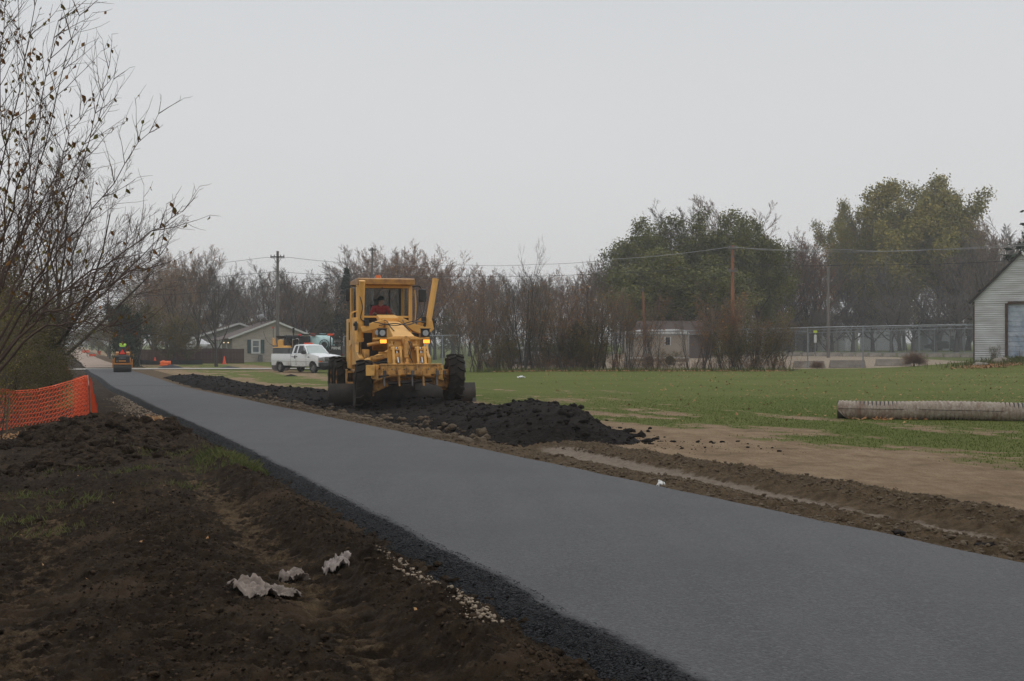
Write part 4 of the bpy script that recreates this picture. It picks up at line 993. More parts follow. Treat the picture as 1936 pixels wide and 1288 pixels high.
# gooseneck frame
mb = MB()
def tbox(mb, a, b, wa, wb, ha, hb):
    """tapered beam between two points in the y-z plane"""
    (ya, za), (yb, zb) = a, b
    vs = [(-wa/2, ya, za-ha), (wa/2, ya, za-ha), (wa/2, ya, za), (-wa/2, ya, za), (-wb/2, yb, zb-hb), (wb/2, yb, zb-hb), (wb/2, yb, zb), (-wb/2, yb, zb)]
    mb.add(vs, [(0,1,2,3)[::-1], (4,5,6,7), (0,1,5,4), (1,2,6,5), (2,3,7,6), (3,0,4,7)])
tbox(mb, (-.46, 1.83), (1.3, 2.22), .56, .36, .62, .40); tbox(mb, (1.3, 2.22), (2.5, 2.30), .36, .40, .40, .44); tbox(mb, (2.5, 2.30), (3.3, 2.25), .40, .60, .44, .8)
mb.build('gooseneck', YEL, G, bevel=.02)
mb = MB(); tbox(mb, (1.7, 2.34), (2.6, 2.44), .62, .50, .14, .12)
mb.build('valve_cover', YEL, G, bevel=.015)
# blade lift arms, tall lift cylinders
for sx in (-1, 1):
    mb = MB()
    if sx < 0:
        mb.prism([(-.38, 2.50), (-.40, 2.32), (-.62, 2.24), (-.98, 2.14), (-1.02, 2.28), (-.62, 2.44)], 'y', 1.5, 1.78)
    else:
        mb.prism([(-.02, 2.46), (.0, 2.58), (.46, 2.36), (.70, 2.30), (.80, 2.48), (.90, 2.46), (.94, 2.24), (.72, 2.06), (.42, 2.16)], 'y', 1.5, 1.78)
    mb.v = [(x, y, z-.20) for x, y, z in mb.v]; mb.build('lift_arm', YEL, G, bevel=.015)
    # cylinder: left upright, right leaning outwards at the top
    top = Vector((-1.00, 1.35, 3.27)) if sx < 0 else Vector((1.02, 1.75, 3.36)); bot = Vector((-1.00, 1.75, 1.72)) if sx < 0 else Vector((.72, 1.55, 1.80))
    mb = MB(); mb.cyl(bot, top, .080, n=18); mb.cyl(top, top+(top-bot).normalized()*.03, .088, n=18); mb.cyl(bot, bot+(top-bot)*.05, .095, n=18)
    c = bot.lerp(top, .27); mb.cyl(c-Vector((.14, 0, 0)), c+Vector((.14, 0, 0)), .055, n=12); mb.cyl(c-(top-bot).normalized()*.08, c+(top-bot).normalized()*.08, .108, n=16)
    mb.build('blade_lift_cylinder', YEL, G)
    mb = MB(); c2 = c; mb.box(c2+Vector((-sx*.10, 0, -.0)), (.05, .2, .28)); mb.box(c2+Vector((sx*.13, 0, -.02)), (.05, .2, .24)); mb.cyl(c2+Vector((sx*.10, -.06, .02)), c2+Vector((sx*.20, -.06, .02)), .045, n=10); mb.box(c2+Vector((-sx*.15, -.1, .06)), (.10, .14, .16)); mb.build('yoke', BLK, G, bevel=.006)
    mb = MB(); rod = bot+(bot-top).normalized()*(.95 if sx < 0 else .8); mb.cyl(bot, rod, .035, n=12); mb.build('piston_rod', RODM, G)
# left frame side plate with the curved cut-out, steps, drawbar
mb = MB(); mb.prism([(2.55, 2.36), (2.45, 1.75), (2.2, 1.45), (1.5, 1.28), (1.5, 1.12), (3.4, 1.05), (3.6, 2.36)], 'x', -1.06, -.94)
mb.prism([(2.55, 2.36), (2.45, 1.75), (2.2, 1.45), (1.9, 1.28), (1.9, 1.12), (3.4, 1.05), (3.6, 2.36)], 'x', .84, .92)
mb.bx(-1.05, -.55, 1.9, 2.2, .92, 1.12); mb.bx(-.98, -.50, 1.65, 1.75, 1.0, 1.10); mb.bx(-.9, -.76, 1.7, 2.2, 1.1, 1.5)
mb.build('side_plate', YEL, G, bevel=.012)
mb = MB(); mb.bx(-.9, .9, 3.32, 3.42, .9, 1.95); mb.build('gap_shade_panel', BLK, G)  # black sheet painted as the shade in the gaps below the cab
mb = MB(); tbox(mb, (-.1, 1.15), (2.4, .88), .26, .5, .2, .2); mb.beam((-.05, 0, 1.0), (-.75, 2.3, .80), .16, .18); mb.beam((.05, 0, 1.0), (.75, 2.3, .80), .16, .18)
mb.lathe([(.62, .62), (.78, .62), (.78, .80), (.62, .80), (.62, .62)], 32, (0, 2.6, 0), 'z'); mb.build('drawbar', YELR, G, bevel=.01)
mb = MB(); mb.cyl((-.92, .9, 1.18), (-.18, .75, 1.50), .085, n=16); mb.cyl((-.18, .75, 1.50), (.02, .72, 1.58), .045, n=12); mb.cyl((-.98, .9, 1.15), (-.86, .9, 1.21), .10, n=14); mb.build('side_shift_cylinder', YEL, G)
mb = MB(); mb.cyl((-.80, 1.1, 1.62), (.30, 1.1, 1.80), .045, n=12); mb.beam((-.75, .8, 1.28), (-.2, .6, 1.36), .05, .10); mb.beam((-.60, .4, 1.42), (.1, .4, 1.42), .04, .06); mb.build('linkage_bar', YELR, G)
# blade
mb = MB(); prof = [(.12, -.02), (.02, .12), (-.02, .28), (.02, .44), (.12, .58), (.16, .58), (.06, .44), (.02, .28), (.06, .12), (.15, -.02)]
vs = []; n = len(prof); a = R(4)
for x in (-1.78, 2.30):
    for y, z in prof: vs.append((x*math.cos(a), 2.35+y+x*math.sin(a), z))
mb.add(vs, [tuple(range(n)), tuple(range(2*n-1, n-1, -1))]+[(i, i+n, (i+1) % n+n, (i+1) % n) for i in range(n)])
mb.build('blade', mat('dark_blade', (.028, .024, .021), .6, col2=(.06, .05, .042), scale=4, metal=.3), G, 50)
mb = MB(); mb.box((-1.7, 2.30, .02), (.12, .03, .14)); mb.box((2.26, 2.52, .06), (.10, .03, .2)); mb.bx(-.7, -.55, 2.3, 2.7, .4, .85); mb.bx(.55, .7, 2.3, 2.75, .4, .85); mb.build('cutting_edge', STEEL, G)
# cab
CAB = bpy.data.objects.new('cab', None); COL.objects.link(CAB); CAB.parent = G
_kids.setdefault(G.name, []).append(CAB)
cx = -.10
mb = MB(); y0, y1 = 3.35, 4.85; x0, x1 = cx-.80, cx+.76
mb.bx(x0, x0+.10, y0, y0+.11, 2.0, 3.28); mb.bx(x1-.10, x1, y0, y0+.11, 1.9, 3.28); mb.bx(x0, x0+.1, y1-.1, y1, 1.9, 3.25); mb.bx(x1-.1, x1, y1-.1, y1, 1.9, 3.25)
mb.bx(x0+.1, x1-.1, y0+.01, y0+.09, 2.37, 2.425); mb.bx(x0+.1, x1-.1, y0+.01, y0+.09, 3.20, 3.28); mb.bx(x0+.1, x1-.1, y0+.0, y0+.08, 1.86, 2.02)
mb.bx(x0+.01, x0+.08, y0+.11, y1-.1, 1.5, 2.2); mb.bx(x1-.08, x1-.01, y0+.11, y1-.1, 1.5, 2.2); mb.bx(x0+.1, x1-.1, y1-.09, y1-.01, 1.5, 2.4); mb.bx(x0+.1, x1-.1, y0+.1, y1-.1, 1.5, 1.56)
mb.build('cab_frame', YEL, CAB, bevel=.012)
mb = MB(); mb.prism([(3.14, 3.28), (3.14, 3.44), (3.26, 3.47), (5.0, 3.45), (5.0, 3.30)], 'x', x0+.02, x1+.04); mb.build('roof', mat('roof_yellow', (.46, .23, .05), .55, col2=(.25, .12, .04), scale=5, dirt=(.1, .07, .05), dirt_h=(0, 5, .2, .2)), CAB, bevel=.02)
mb = MB(); mb.cyl((cx-.12, 3.9, 3.46), (cx-.12, 3.9, 3.58), .09, .07, n=16); mb.build('beacon', AMBO, CAB)
mb = MB(); mb.bx(x0+.10, x1-.10, y0+.045, y0+.055, 2.425, 3.20); wsh = mb.build('windshield', GLS, CAB)
mb = MB(); mb.tube([(x0+.14, y0+.02, 2.5), (x0+.55, y0-.02, 2.95), (x0+.66, y0-.02, 3.15)], .009, 6); mb.beam((x0+.36, y0-.01, 2.72), (x0+.72, y0-.015, 3.22), .02, .02); mb.build('wiper', BLK, wsh)
mb = MB(); mb.bx(x0+.10, x1-.10, y0+.04, y0+.05, 2.02, 2.37); mb.build('lower_window', GLD, CAB)
mb = MB(); mb.bx(x0+.035, x0+.045, y0+.11, y1-.1, 2.2, 3.25); mb.bx(x1-.045, x1-.035, y0+.11, y1-.1, 2.2, 3.25); mb.build('side_window', GLS, CAB)
mb = MB(); mb.bx(x0+.1, x1-.1, y1-.06, y1-.05, 2.4, 3.25); mb.build('rear_window', GLS, CAB)
mb = MB(); mb.bx(x0+.1, x0+.14, y1-.13, y1-.02, 2.3, 3.25); mb.bx(x1-.16, x1-.1, y1-.13, y1-.02, 2.3, 3.25); mb.bx(cx+.30, cx+.34, y1-.13, y1-.06, 2.4, 3.2); mb.bx(x0+.1, x1-.1, y0+.1, y1, 3.24, 3.27); mb.build('cab_lining', BLK, CAB)
mb = MB(); mb.box((cx-.02, y0+.95, 2.10), (.52, .5, .12)); mb.box((cx-.02, y0+1.20, 2.45), (.5, .12, .65), (-.08, 0, 0)); mb.box((cx-.02, y0+1.22, 2.84), (.26, .10, .18)); mb.build('seat', BLK, CAB, bevel=.03)
mb = MB(); mb.lathe([(.20, -.014), (.214, 0), (.20, .014), (.186, 0), (.20, -.014)], 28, (0, 0, 0), 'z'); mb.beam((-.2, 0, 0), (.2, 0, 0), .02, .02); mb.xform(Matrix.Translation((cx-.02, y0+.50, 2.47)) @ Matrix.Rotation(R(32), 4, 'X')); mb.cyl((cx-.02, y0+.50, 2.46), (cx-.02, y0+.33, 2.05), .05, n=10); mb.build('steering_wheel', BLK, CAB)
for sx in (-1, 1):
    mb = MB(); X = (x1+.28) if sx > 0 else (x0-.25); mb.box((X, y0-.05, 3.0), (.23 if sx > 0 else .10, .07, .36), (0, 0, sx*.2)); mi = mb.build('mirror', BLK, CAB, bevel=.03)
    mb = MB(); sweep(mb, [((x1 if sx > 0 else x0), y0+.02, 3.24), (X-sx*.1, y0-.02, 3.26), (X, y0, 3.16)], .016); mb.build('mirror_arm', BLK, mi)
# engine hood, tanks, rails behind
mb = MB(); mb.prism([(4.85, 1.0), (4.85, 2.05), (5.6, 2.12), (7.3, 1.95), (7.4, 1.0)], 'x', -.62, .62); mb.build('engine_hood', YEL, G, bevel=.03)
mb = MB(); mb.bx(-1.02, -.80, 3.5, 4.75, .95, 2.35); mb.bx(-1.06, -.90, 3.1, 3.9, .95, 1.62); mb.build('side_tank', YEL, G, bevel=.02)
mb = MB()
for i in range(9): mb.bx(-1.035, -1.015, 3.62+.05*i, 3.64+.05*i, 1.75, 2.25)
mb.build('grille', BLK, G)
mb = MB(); mb.bx(-1.00, -.84, 3.486, 3.498, 2.02, 2.25); mb.build('warning_plate', mat('white_decal', (.55, .55, .54), .5, col2=(.4, .4, .4), scale=12), G)
mb = MB(); mb.bx(.78, 1.0, 3.5, 4.75, .95, 1.9); mb.build('fuel_tank', YEL, G, bevel=.02)
mb = MB(); sweep(mb, [(-1.06, 3.2, 2.0), (-1.08, 3.2, 2.42), (-1.0, 3.2, 2.52), (-.88, 3.25, 2.55)], .022); sweep(mb, [(-1.1, 3.05, 1.0), (-1.1, 3.05, 1.55), (-1.03, 3.05, 1.62), (-.95, 3.05, 1.62), (-.9, 3.05, 1.0)], .016); sweep(mb, [(x1+.06, y0-.06, 3.15), (x1+.09, y0-.08, 2.7), (x1+.06, y0-.06, 2.15)], .014); mb.build('handrail', YEL, G)
mb = MB(); mb.bx(-1.2, -.9, 3.1, 3.4, .55, .60); mb.bx(-1.2, -.9, 3.1, 3.4, .85, .9); mb.bx(-1.2, -1.17, 3.1, 3.4, .55, .95); mb.build('step', YELR, G)
mb = MB(); mb.cyl((.35, 5.6, 2.1), (.35, 5.6, 2.9), .06, n=12); mb.build('exhaust_pipe', STEEL, G)
SH_ = {'scarifier_beam': -.17, 'side_arm': -.22, 'scarifier_tooth': -.20, 'front_plate': -.20, 'light_bar': -.16, 'lift_cylinder': -.14, 'linkage_arm': -.20, 'link_pin': -.20, 'link_rod': -.20, 'gooseneck': -.18, 'valve_cover': -.20, 'hose': -.15, 'hydraulic_line': -.15, 'bolt': -.17, 'linkage_bar': -.1}
for o in _kids[G.name]:
    nm = o.name.split('.')[0]
    if nm in SH_: o.location.x += SH_[nm]
# driver
RED = mat('red_jacket', (.50, .030, .035), .8, col2=(.36, .02, .028), scale=12)
c_, s_ = math.cos(GR_YAW), math.sin(GR_YAW); lx, ly = cx-.05, y0+.92
seated_person('driver in a red jacket and dark cap leaning over the wheel of the yellow grader', (GR_LOC[0]+lx*c_-ly*s_, GR_LOC[1]+lx*s_+ly*c_, GR_LOC[2]+2.16), GR_YAW, RED, mat('dark_jeans', (.02, .025, .04), .9), mat('black_cap', (.012, .012, .014), .8), arms=((-.22, -.46, .32), (.30, -.42, .34)), lean=.30, headdir=(-.75, -.8, -.35), scale=1.0)
# ================================================================== ROLLER
RL = thing('road_roller', 'small tandem roller with orange slow vehicle triangle on the fresh asphalt', 'road roller', (PX(231.5, 89.5), 89.5, float(h0(89.5))+.012), R(16))
YR = mat('roller_yellow', (.50, .20, .035), .5, col2=(.42, .16, .03), scale=4)
DRM = mat('wet_drum_steel', (.09, .085, .078), .45, .6, col2=(.05, .045, .04), scale=3, stretch=(1, 8, 8))
for y in (0, 1.75):
    mb = MB(); mb.lathe([(.001, -.60), (.34, -.60), (.36, -.585), (.36, .585), (.34, .60), (.001, .60)], 40, (0, y, .36)); mb.build('drum', DRM, RL, 40)
    mb = MB(); mb.bx(-.68, -.62, y-.14, y+.14, .30, .88); mb.bx(.62, .68, y-.14, y+.14, .30, .88); mb.bx(-.66, .66, y-.44, y-.38, .52, .64); mb.build('drum_frame', YR, RL, bevel=.01)
mb = MB(); mb.prism([(-.42, .66), (-.46, 1.10), (-.30, 1.20), (.35, 1.20), (.4, .66)], 'x', -.50, .50); mb.build('rear_hood', BLK, RL, bevel=.03)
mb = MB(); mb.bx(-.56, -.50, -.45, .4, .62, 1.0); mb.bx(.50, .56, -.45, .4, .62, 1.0); mb.bx(-.24, .24, -.50, -.44, .72, .82); mb.bx(-.5, -.38, -.49, -.44, 1.16, 1.24); mb.bx(.38, .5, -.49, -.44, 1.16, 1.22); mb.build('hood_trim', YR, RL, bevel=.01)
mb = MB(); mb.prism([(1.2, .8), (1.25, 1.35), (1.6, 1.42), (2.2, 1.3), (2.25, .8)], 'x', -.48, .48); mb.bx(-.5, .5, .35, 1.25, .62, .92); mb.build('front_hood', YR, RL, bevel=.03)
mb = MB(); mb.bx(-.40, -.32, -.47, -.455, .74, .80); mb.build('tail_lamp', LENS, RL)
mb = MB(); mb.box((0, .55, 1.12), (.5, .45, .10)); mb.box((0, .10, 1.48), (.50, .10, .60), (-.1, 0, 0)); mb.bx(-.04, .04, -.36, .1, 1.2, 1.5); mb.build('seat', BLK, RL, bevel=.03)
mb = MB(); sweep(mb, [(-.50, .0, 1.45), (-.50, -.02, 1.75), (-.42, .0, 1.80)], .022); sweep(mb, [(.50, .0, 1.45), (.52, -.02, 1.85), (.50, .5, 1.80), (.50, .55, 1.4)], .022); mb.build('grab_rail', BLK, RL)
mb = MB(); mb.cyl((-.47, -.1, 1.4), (-.47, -.1, 2.52), .018, n=8); mb.build('beacon_pole', BLK, RL)
mb = MB(); mb.cyl((-.47, -.1, 2.52), (-.47, -.1, 2.60), .065, .05, n=12); mb.build('beacon', mat('lit_orange_beacon', (.9, .2, .03), .4, emit=(1, .28, .06), estr=3.5), RL)
mb = MB(); mb.prism([(-.20, 1.26), (.20, 1.26), (0, 1.60)], 'y', -.39, -.37); mb.build('slow_vehicle_triangle', mat('fluorescent_red_orange', (.90, .055, .03), .5, col2=(.85, .05, .025)), RL)
mb = MB(); mb.prism([(-.235, 1.24), (.235, 1.24), (0, 1.645)], 'y', -.367, -.36); mb.build('triangle_border', mat('dark_red', (.2, .02, .015), .5), RL)
mb = MB(); mb.cyl((0, .98, .9), (0, .88, 1.52), .04, n=10); mb.lathe([(.17, -.012), (.182, 0), (.17, .012), (.158, 0), (.17, -.012)], 20, (0, .86, 1.54), 'z'); mb.build('steering_wheel', BLK, RL)
WHT = mat('white_paint', (.72, .72, .70), .45, col2=(.66, .66, .64), scale=3)
text_obj('CATERPILLAR', .075, mat('pale_decal', (.5, .5, .5), .5), (0, -.462, .98), (R(85), 0, 0), RL)
cR, sR = math.cos(R(16)), math.sin(R(16))
seated_person('roller driver seen from behind in a lime yellow safety vest and black cap', (RL.location.x-.55*sR, RL.location.y+.55*cR, RL.location.z+1.42), R(16)+math.pi, mat('black_sweater', (.013, .014, .017), .9), mat('dark_work_trousers', (.02, .022, .028), .9), _M['black_cap'], vest=mat('lime_vest', (.50, .92, .05), .6, col2=(.45, .82, .05), scale=8), arms=((-.16, -.38, .42), (.16, -.38, .42)), lean=.10)
# ================================================================== WHITE PICKUP (local: +x ahead, y across, z up; near side is -y)
PK = thing('pickup_truck', 'white extended cab pickup with grey tool box parked on the grass', 'pickup truck', (PX(580, 90.5), 90.5, gz(PX(580, 90.5), 90.5)), R(-45))
WP = mat('white_truck_paint', (.80, .81, .82), .28, col2=(.76, .77, .78), scale=.8, coat=.5, dirt=(.42, .37, .31), dirt_h=(.3, 1.2, .55, .05))
def loft(mb, secs):
    """closed rings of equal length"""
    n = len(secs[0]); vs = [p for s in secs for p in s]; fs = []
    for i in range(len(secs)-1):
        for k in range(n): fs.append((i*n+k, (i+1)*n+k, (i+1)*n+(k+1) % n, i*n+(k+1) % n))
    fs.append(tuple(range(n))); fs.append(tuple(reversed(range((len(secs)-1)*n, len(secs)*n)))); mb.add(vs, fs)
def side_panel(x0, x1, arches, zlo, ztop, y, th, n=70, bulge=.05):
    """body side with round wheel arches; arches: (xc, r)"""
    xs = sorted(set(list(np.linspace(x0, x1, n)) + [a[0]-a[1] for a in arches] + [a[0]+a[1] for a in arches]))
    zs = np.linspace(0, 1, 7); V = []; mb = MB(); sg = 1 if y > 0 else -1
    grid = []
    for x in xs:
        lo = zlo
        for xc, r in arches:
            if abs(x-xc) < r: lo = max(lo, .36+math.sqrt(max(0, r*r-(x-xc)**2)))
        zt = ztop(x); col = []
        for t in zs:
            z = lo+(zt-lo)*t; bz = (z-.45)/(zt-.45+1e-6)
            yy = y + sg*(bulge*math.sin(math.pi*min(1, max(0, bz))*.9) - .03)
            col.append((x, yy, z))
        grid.append(col)
    m = len(zs)
    for s in (0, 1): mb.v += [(p[0], p[1]-sg*th*s, p[2]) for c in grid for p in c]
    N_ = len(xs)*m
    for i in range(len(xs)-1):
        for k in range(m-1):
            a = i*m+k; mb.f.append((a, a+m, a+m+1, a+1)); mb.f.append((a+N_, a+1+N_, a+m+1+N_, a+m+N_))
        mb.f.append((i*m, i*m+N_, (i+1)*m+N_, (i+1)*m)); mb.f.append((i*m+m-1, (i+1)*m+m-1, (i+1)*m+m-1+N_, i*m+m-1+N_))
    mb.f.append(tuple(range(m))+tuple(range(N_+m-1, N_-1, -1))); q = (len(xs)-1)*m; mb.f.append(tuple(range(q, q+m))+tuple(range(N_+q+m-1, N_+q-1, -1)))
    return mb
W2 = .99
# bed
bed = MB()
for y in (-W2, W2):
    p = side_panel(-2.95, -.55, [(-1.95, .50)], .50, lambda x: 1.33, y, .06); bed.add(p.v, p.f)
bed.bx(-2.95, -2.90, -W2+.03, W2-.03, .55, 1.32); bed.bx(-.60, -.55, -W2+.03, W2-.03, .5, 1.32); bed.bx(-2.9, -.6, -W2+.08, W2-.08, .75, .80)
bed.build('bed', WP, PK, 30, fix=True)
tb = MB(); tb.bx(-2.85, -.9, -.96, -.40, 1.335, 1.72); tb.build('tool_box', mat('grey_toolbox', (.13, .135, .14), .5, .4, col2=(.10, .105, .11), scale=3), PK, bevel=.02)
tb = MB(); tb.bx(-2.87, -.88, -.98, -.38, 1.72, 1.75); tb.bx(-.86, -.62, -.9, .9, 1.34, 1.70); tb.build('tool_box_lid', mat('grey_lid', (.16, .165, .17), .5, .4), PK, bevel=.01)
# cab + front: lower body
def ztop_front(x):
    if x < .62: return 1.33
    if x < 1.35: return 1.33
    return 1.33-.12*((x-1.35)/1.25)**1.6
cb = MB()
for y in (-W2, W2):
    p = side_panel(-.52, 2.68, [(2.05, .50)], .46, ztop_front, y, .06); cb.add(p.v, p.f)
# hood
secs = []
for x, z, zz in ((1.12, 1.36, 1.40), (1.5, 1.33, 1.40), (2.1, 1.28, 1.34), (2.55, 1.20, 1.27), (2.76, 1.10, 1.17)):
    secs.append([(x, -.93, z-.12), (x, -.93, z-.02), (x, -.72, z+.02), (x, -.5, zz-.015), (x, 0, zz), (x, .5, zz-.015), (x, .72, z+.02), (x, .93, z-.02), (x, .93, z-.12)])
loft(cb, secs)
cb.bx(2.62, 2.70, -.93, .93, .62, 1.12); cb.bx(-.50, 1.2, -.93, .93, .45, .50)
cb.build('body', WP, PK, 30)
# greenhouse
gh = MB(); zr = 1.98
def ring(x, z, hw): return (x, z, hw)
A = dict(b0=(-.50, 1.33), r0=(-.36, 1.90), r1=(-.05, zr), r2=(.62, zr), r3=(.78, 1.95), b1=(1.42, 1.36))
hwb, hwt = .93, .74
for sg in (-1, 1):
    def pt(x, z, off=0): 
        t = (z-1.33)/(zr-1.33); return (x, sg*((hwb-off)*(1-t)+(hwt-off)*t), z)
    def post(pa, pb, w):   # pillar as a slab
        a, b_ = pa, pb; vs = []
        for (x, z) in (a, b_):
            for dx in (-w/2, w/2):
                for off in (0, .05): vs.append(pt(x+dx, z, off))
        gh.add(vs, [(0,1,3,2), (4,6,7,5), (0,4,5,1), (2,3,7,6), (0,2,6,4), (1,5,7,3)])
    post((-.44, 1.30), (-.32, 1.93), .16); post((.08, 1.30), (.13, 1.95), .10); post((1.36, 1.33), (.72, 1.96), .085); post((.98, 1.3), (.72, 1.93), .04)
    vs = [pt(-.40, 1.90), pt(.76, 1.92), pt(.70, zr-.01, .06), pt(-.34, zr-.01, .06), pt(-.40, 1.90, .05), pt(.76, 1.92, .05)]
    gh.add(vs, [(0,1,2,3), (0,3,4), (1,5,2)])
    vs = [pt(-.52, 1.30), pt(1.40, 1.30), pt(1.38, 1.37), pt(-.50, 1.37), pt(-.52, 1.30, .05), pt(1.40, 1.30, .05), pt(1.38, 1.37, .05), pt(-.50, 1.37, .05)]
    gh.add(vs, [(0,1,2,3), (4,7,6,5), (2,6,7,3)])
secs = []
for x, z, h in ((-.42, 1.90, .70), (-.30, 1.965, .70), (0, 2.0, .70), (.5, 2.0, .70), (.70, 1.975, .70), (.80, 1.925, .68)):
    secs.append([(x, -h-.05, z-.05), (x, -h, z-.01), (x, -h*.5, z+.015), (x, 0, z+.02), (x, h*.5, z+.015), (x, h, z-.01), (x, h+.05, z-.05), (x, 0, z-.05)])
loft(gh, secs); gh.bx(-.52, -.46, -.90, .90, 1.3, 1.42); gh.build('cab_roof', WP, PK, 40)
mb = MB(); mb.add([(1.40, -.86, 1.37), (1.40, .86, 1.37), (.77, .70, 1.93), (.77, -.70, 1.93), (1.46, 0, 1.37), (.83, 0, 1.94)], [(0, 4, 5, 3), (4, 1, 2, 5)])
GTR = mat('tinted_glass', (.16, .20, .20), .06, col2=(.14, .18, .18), spec=.8, metal=.3)
mb.build('windshield', GTR, PK, 40, fix=False)
for sg in (-1, 1):
    def pt(x, z, off=.02):
        t = (z-1.33)/(zr-1.33); return (x, sg*((hwb-off)*(1-t)+(hwt-off)*t), z)
    mb = MB(); mb.add([pt(.12, 1.37), pt(1.0, 1.37), pt(1.3, 1.37), pt(.72, 1.91), pt(.17, 1.91)], [(0,1,2,3,4)]); mb.build('door_window', GLD, PK, fix=False)
    mb = MB(); mb.add([pt(-.38, 1.37), pt(.05, 1.37), pt(.08, 1.91), pt(-.28, 1.89)], [(0,1,2,3)]); mb.build('rear_side_window', GLD, PK, fix=False)
mb = MB(); mb.add([(-.48, -.82, 1.42), (-.48, .82, 1.42), (-.40, .66, 1.88), (-.40, -.66, 1.88)], [(0,1,2,3)]); mb.build('rear_window', GLD, PK, fix=False)
# door seams, handles, mirrors, trim
DK = mat('seam_black', (.02, .02, .02), .7)
mb = MB()
for x, z1 in ((-.53, 1.34), (.10, 1.32), (1.30, 1.32)): mb.bx(x-.008, x+.008, -1.013, -.99, .52, z1)
mb.bx(-2.9, 2.5, -1.024, -.995, .80, .812); mb.build('body_seam', mat('seam_grey', (.25, .25, .24), .6), PK)
mb = MB(); mb.bx(.14, .26, -1.05, -1.0, 1.12, 1.17); mb.bx(-.06, .02, -1.04, -1.0, 1.0, 1.22); mb.build('door_handle', BLK, PK, bevel=.008)
for sg in (-1, 1):
    mb = MB(); mb.box((1.16, sg*1.16, 1.45), (.12, .24, .26)); mb.bx(1.08, 1.2, min(sg*.9, sg*1.1), max(sg*.9, sg*1.1), 1.33, 1.42); mb.build('side_mirror', BLK, PK, bevel=.03)
mb = MB(); mb.bx(.02, .20, -.26, .40, 2.02, 2.12); mb.build('amber_light_bar', ORG, PK, bevel=.02)
# front end
gm = MB(); gm.bx(2.66, 2.80, -.60, .60, .80, 1.14); gm.build('grille_surround', mat('silver_plastic', (.52, .53, .54), .35, .4), PK, bevel=.03)
mb = MB()
for k in range(3): mb.bx(2.795, 2.815, -.50, .50, .845+.10*k, .905+.10*k)
mb.build('grille_opening', BLK, PK)
mb = MB()
mb.ball((2.83, 0, .97), .09, 12, 8, (.25, 1.6, .7)); mb.build('front_emblem', mat('blue_emblem', (.08, .10, .16), .3), PK)
for sg in (-1, 1):
    mb = MB(); mb.box((2.68, sg*.77, .98), (.18, .33, .24)); h = mb.build('headlight', LENS, PK, bevel=.03)
    mb = MB(); mb.box((2.70, sg*.80, .82), (.16, .26, .07)); mb.build('turn_signal', AMBO, PK, bevel=.01)
    mb = MB(); mb.bx(-2.97, -2.94, min(sg*.86, sg*.99), max(sg*.86, sg*.99), .85, 1.25); mb.build('tail_lamp', mat('red_lens', (.35, .02, .02), .3), PK)
mb = MB(); mb.box((2.80, 0, .62), (.20, 1.98, .26)); mb.box((2.76, 0, .47), (.1, 1.7, .16)); mb.build('front_bumper', mat('black_bumper', (.03, .03, .032), .5), PK, bevel=.04)
mb = MB(); mb.box((-3.03, 0, .62), (.18, 1.9, .2)); mb.build('rear_bumper', BLK, PK, bevel=.02)
mb = MB(); mb.bx(-2.6, 2.5, -.35, .35, .42, .55); mb.cyl((-1.95, -.8, .38), (-1.95, .8, .38), .07); mb.cyl((2.05, -.8, .38), (2.05, .8, .38), .06); mb.bx(-2.9, 2.6, -.85, .85, .5, .75); mb.bx(-.5, .9, -.9, -.6, .40, .5); mb.build('chassis', BLK, PK)
SIL = mat('grey_wheel_steel', (.30, .30, .30), .4, .6, col2=(.18, .17, .16), scale=9)
def carwheel(parent, x, y, r=.385, w=.25, rimr=.56):
    e = bpy.data.objects.new('wheel', None); COL.objects.link(e); e.parent = parent; _kids.setdefault(parent.name, []).append(e)
    e.location = (x, y, r); e.rotation_euler = (0, 0, R(90) if y < 0 else R(-90))
    tyre_mb(r, w, 0, 32, rimr).build('tyre', RUBC, e, 40)
    rb = rim_mb(r, w, rimr, .35); rb.build('rim', SIL, e, 40); return e
for x in (-1.95, 2.05):
    for y in (-.87, .87): carwheel(PK, x, y)
mb = MB(); mb.bx(1.52, 1.70, -1.035, -1.02, 1.09, 1.15); mb.build('badge', DK, PK)
mb = MB()
for i, h in enumerate((.05, .03, .08, .03, .07, .03)): mb.bx(-.42+.07*i, -.375+.07*i, -1.032, -1.02, 1.10, 1.10+h)
mb.build('door_decal', mat('grey_decal', (.2, .2, .22), .5), PK)
# ================================================================== TANK TRUCK behind (local: x across the picture, y away)
TK = thing('tank_truck', 'black flatbed truck with turquoise water tank and hose reel behind the pickup', 'tank truck', (PX(598, 99), 99, gz(PX(598, 99), 99)), R(0))
k99 = 2400/99.
def tx(px): return (px-598)/k99
def tz(py): return 2.08-(py-HY)/k99
mb = MB(); mb.bx(tx(545), tx(650), .0, 2.3, .75, .95); mb.bx(tx(540), tx(650), .3, 2.0, .55, .75); mb.build('flatbed', BLK, TK)
mb = MB(); mb.bx(tx(536), tx(566), .1, 2.2, .7, tz(633)); mb.prism([(tx(520), .6), (tx(520), 1.5), (tx(536), 1.65), (tx(536), .6)], 'y', .2, 2.1); mb.build('truck_cab', mat('black_truck_paint', (.014, .014, .016), .35), TK, bevel=.05)
mb = MB(); mb.bx(tx(539), tx(552), .08, .10, 1.75, tz(637)); mb.build('cab_window', GLD, TK)
mb = MB(); mb.bx(tx(566), tx(590), 1.6, 1.75, .95, tz(635)); mb.bx(tx(566), tx(584), .15, 1.75, .95, tz(636)); mb.build('headboard', BLK, TK)
mb = MB(); mb.cyl((tx(555), -.05, 1.0), (tx(555), -.05, tz(628)), .055, n=12); mb.cyl((tx(555), -.05, tz(628)), (tx(555), -.05, tz(619)), .085, n=14); mb.build('exhaust_stack', BLK, TK)
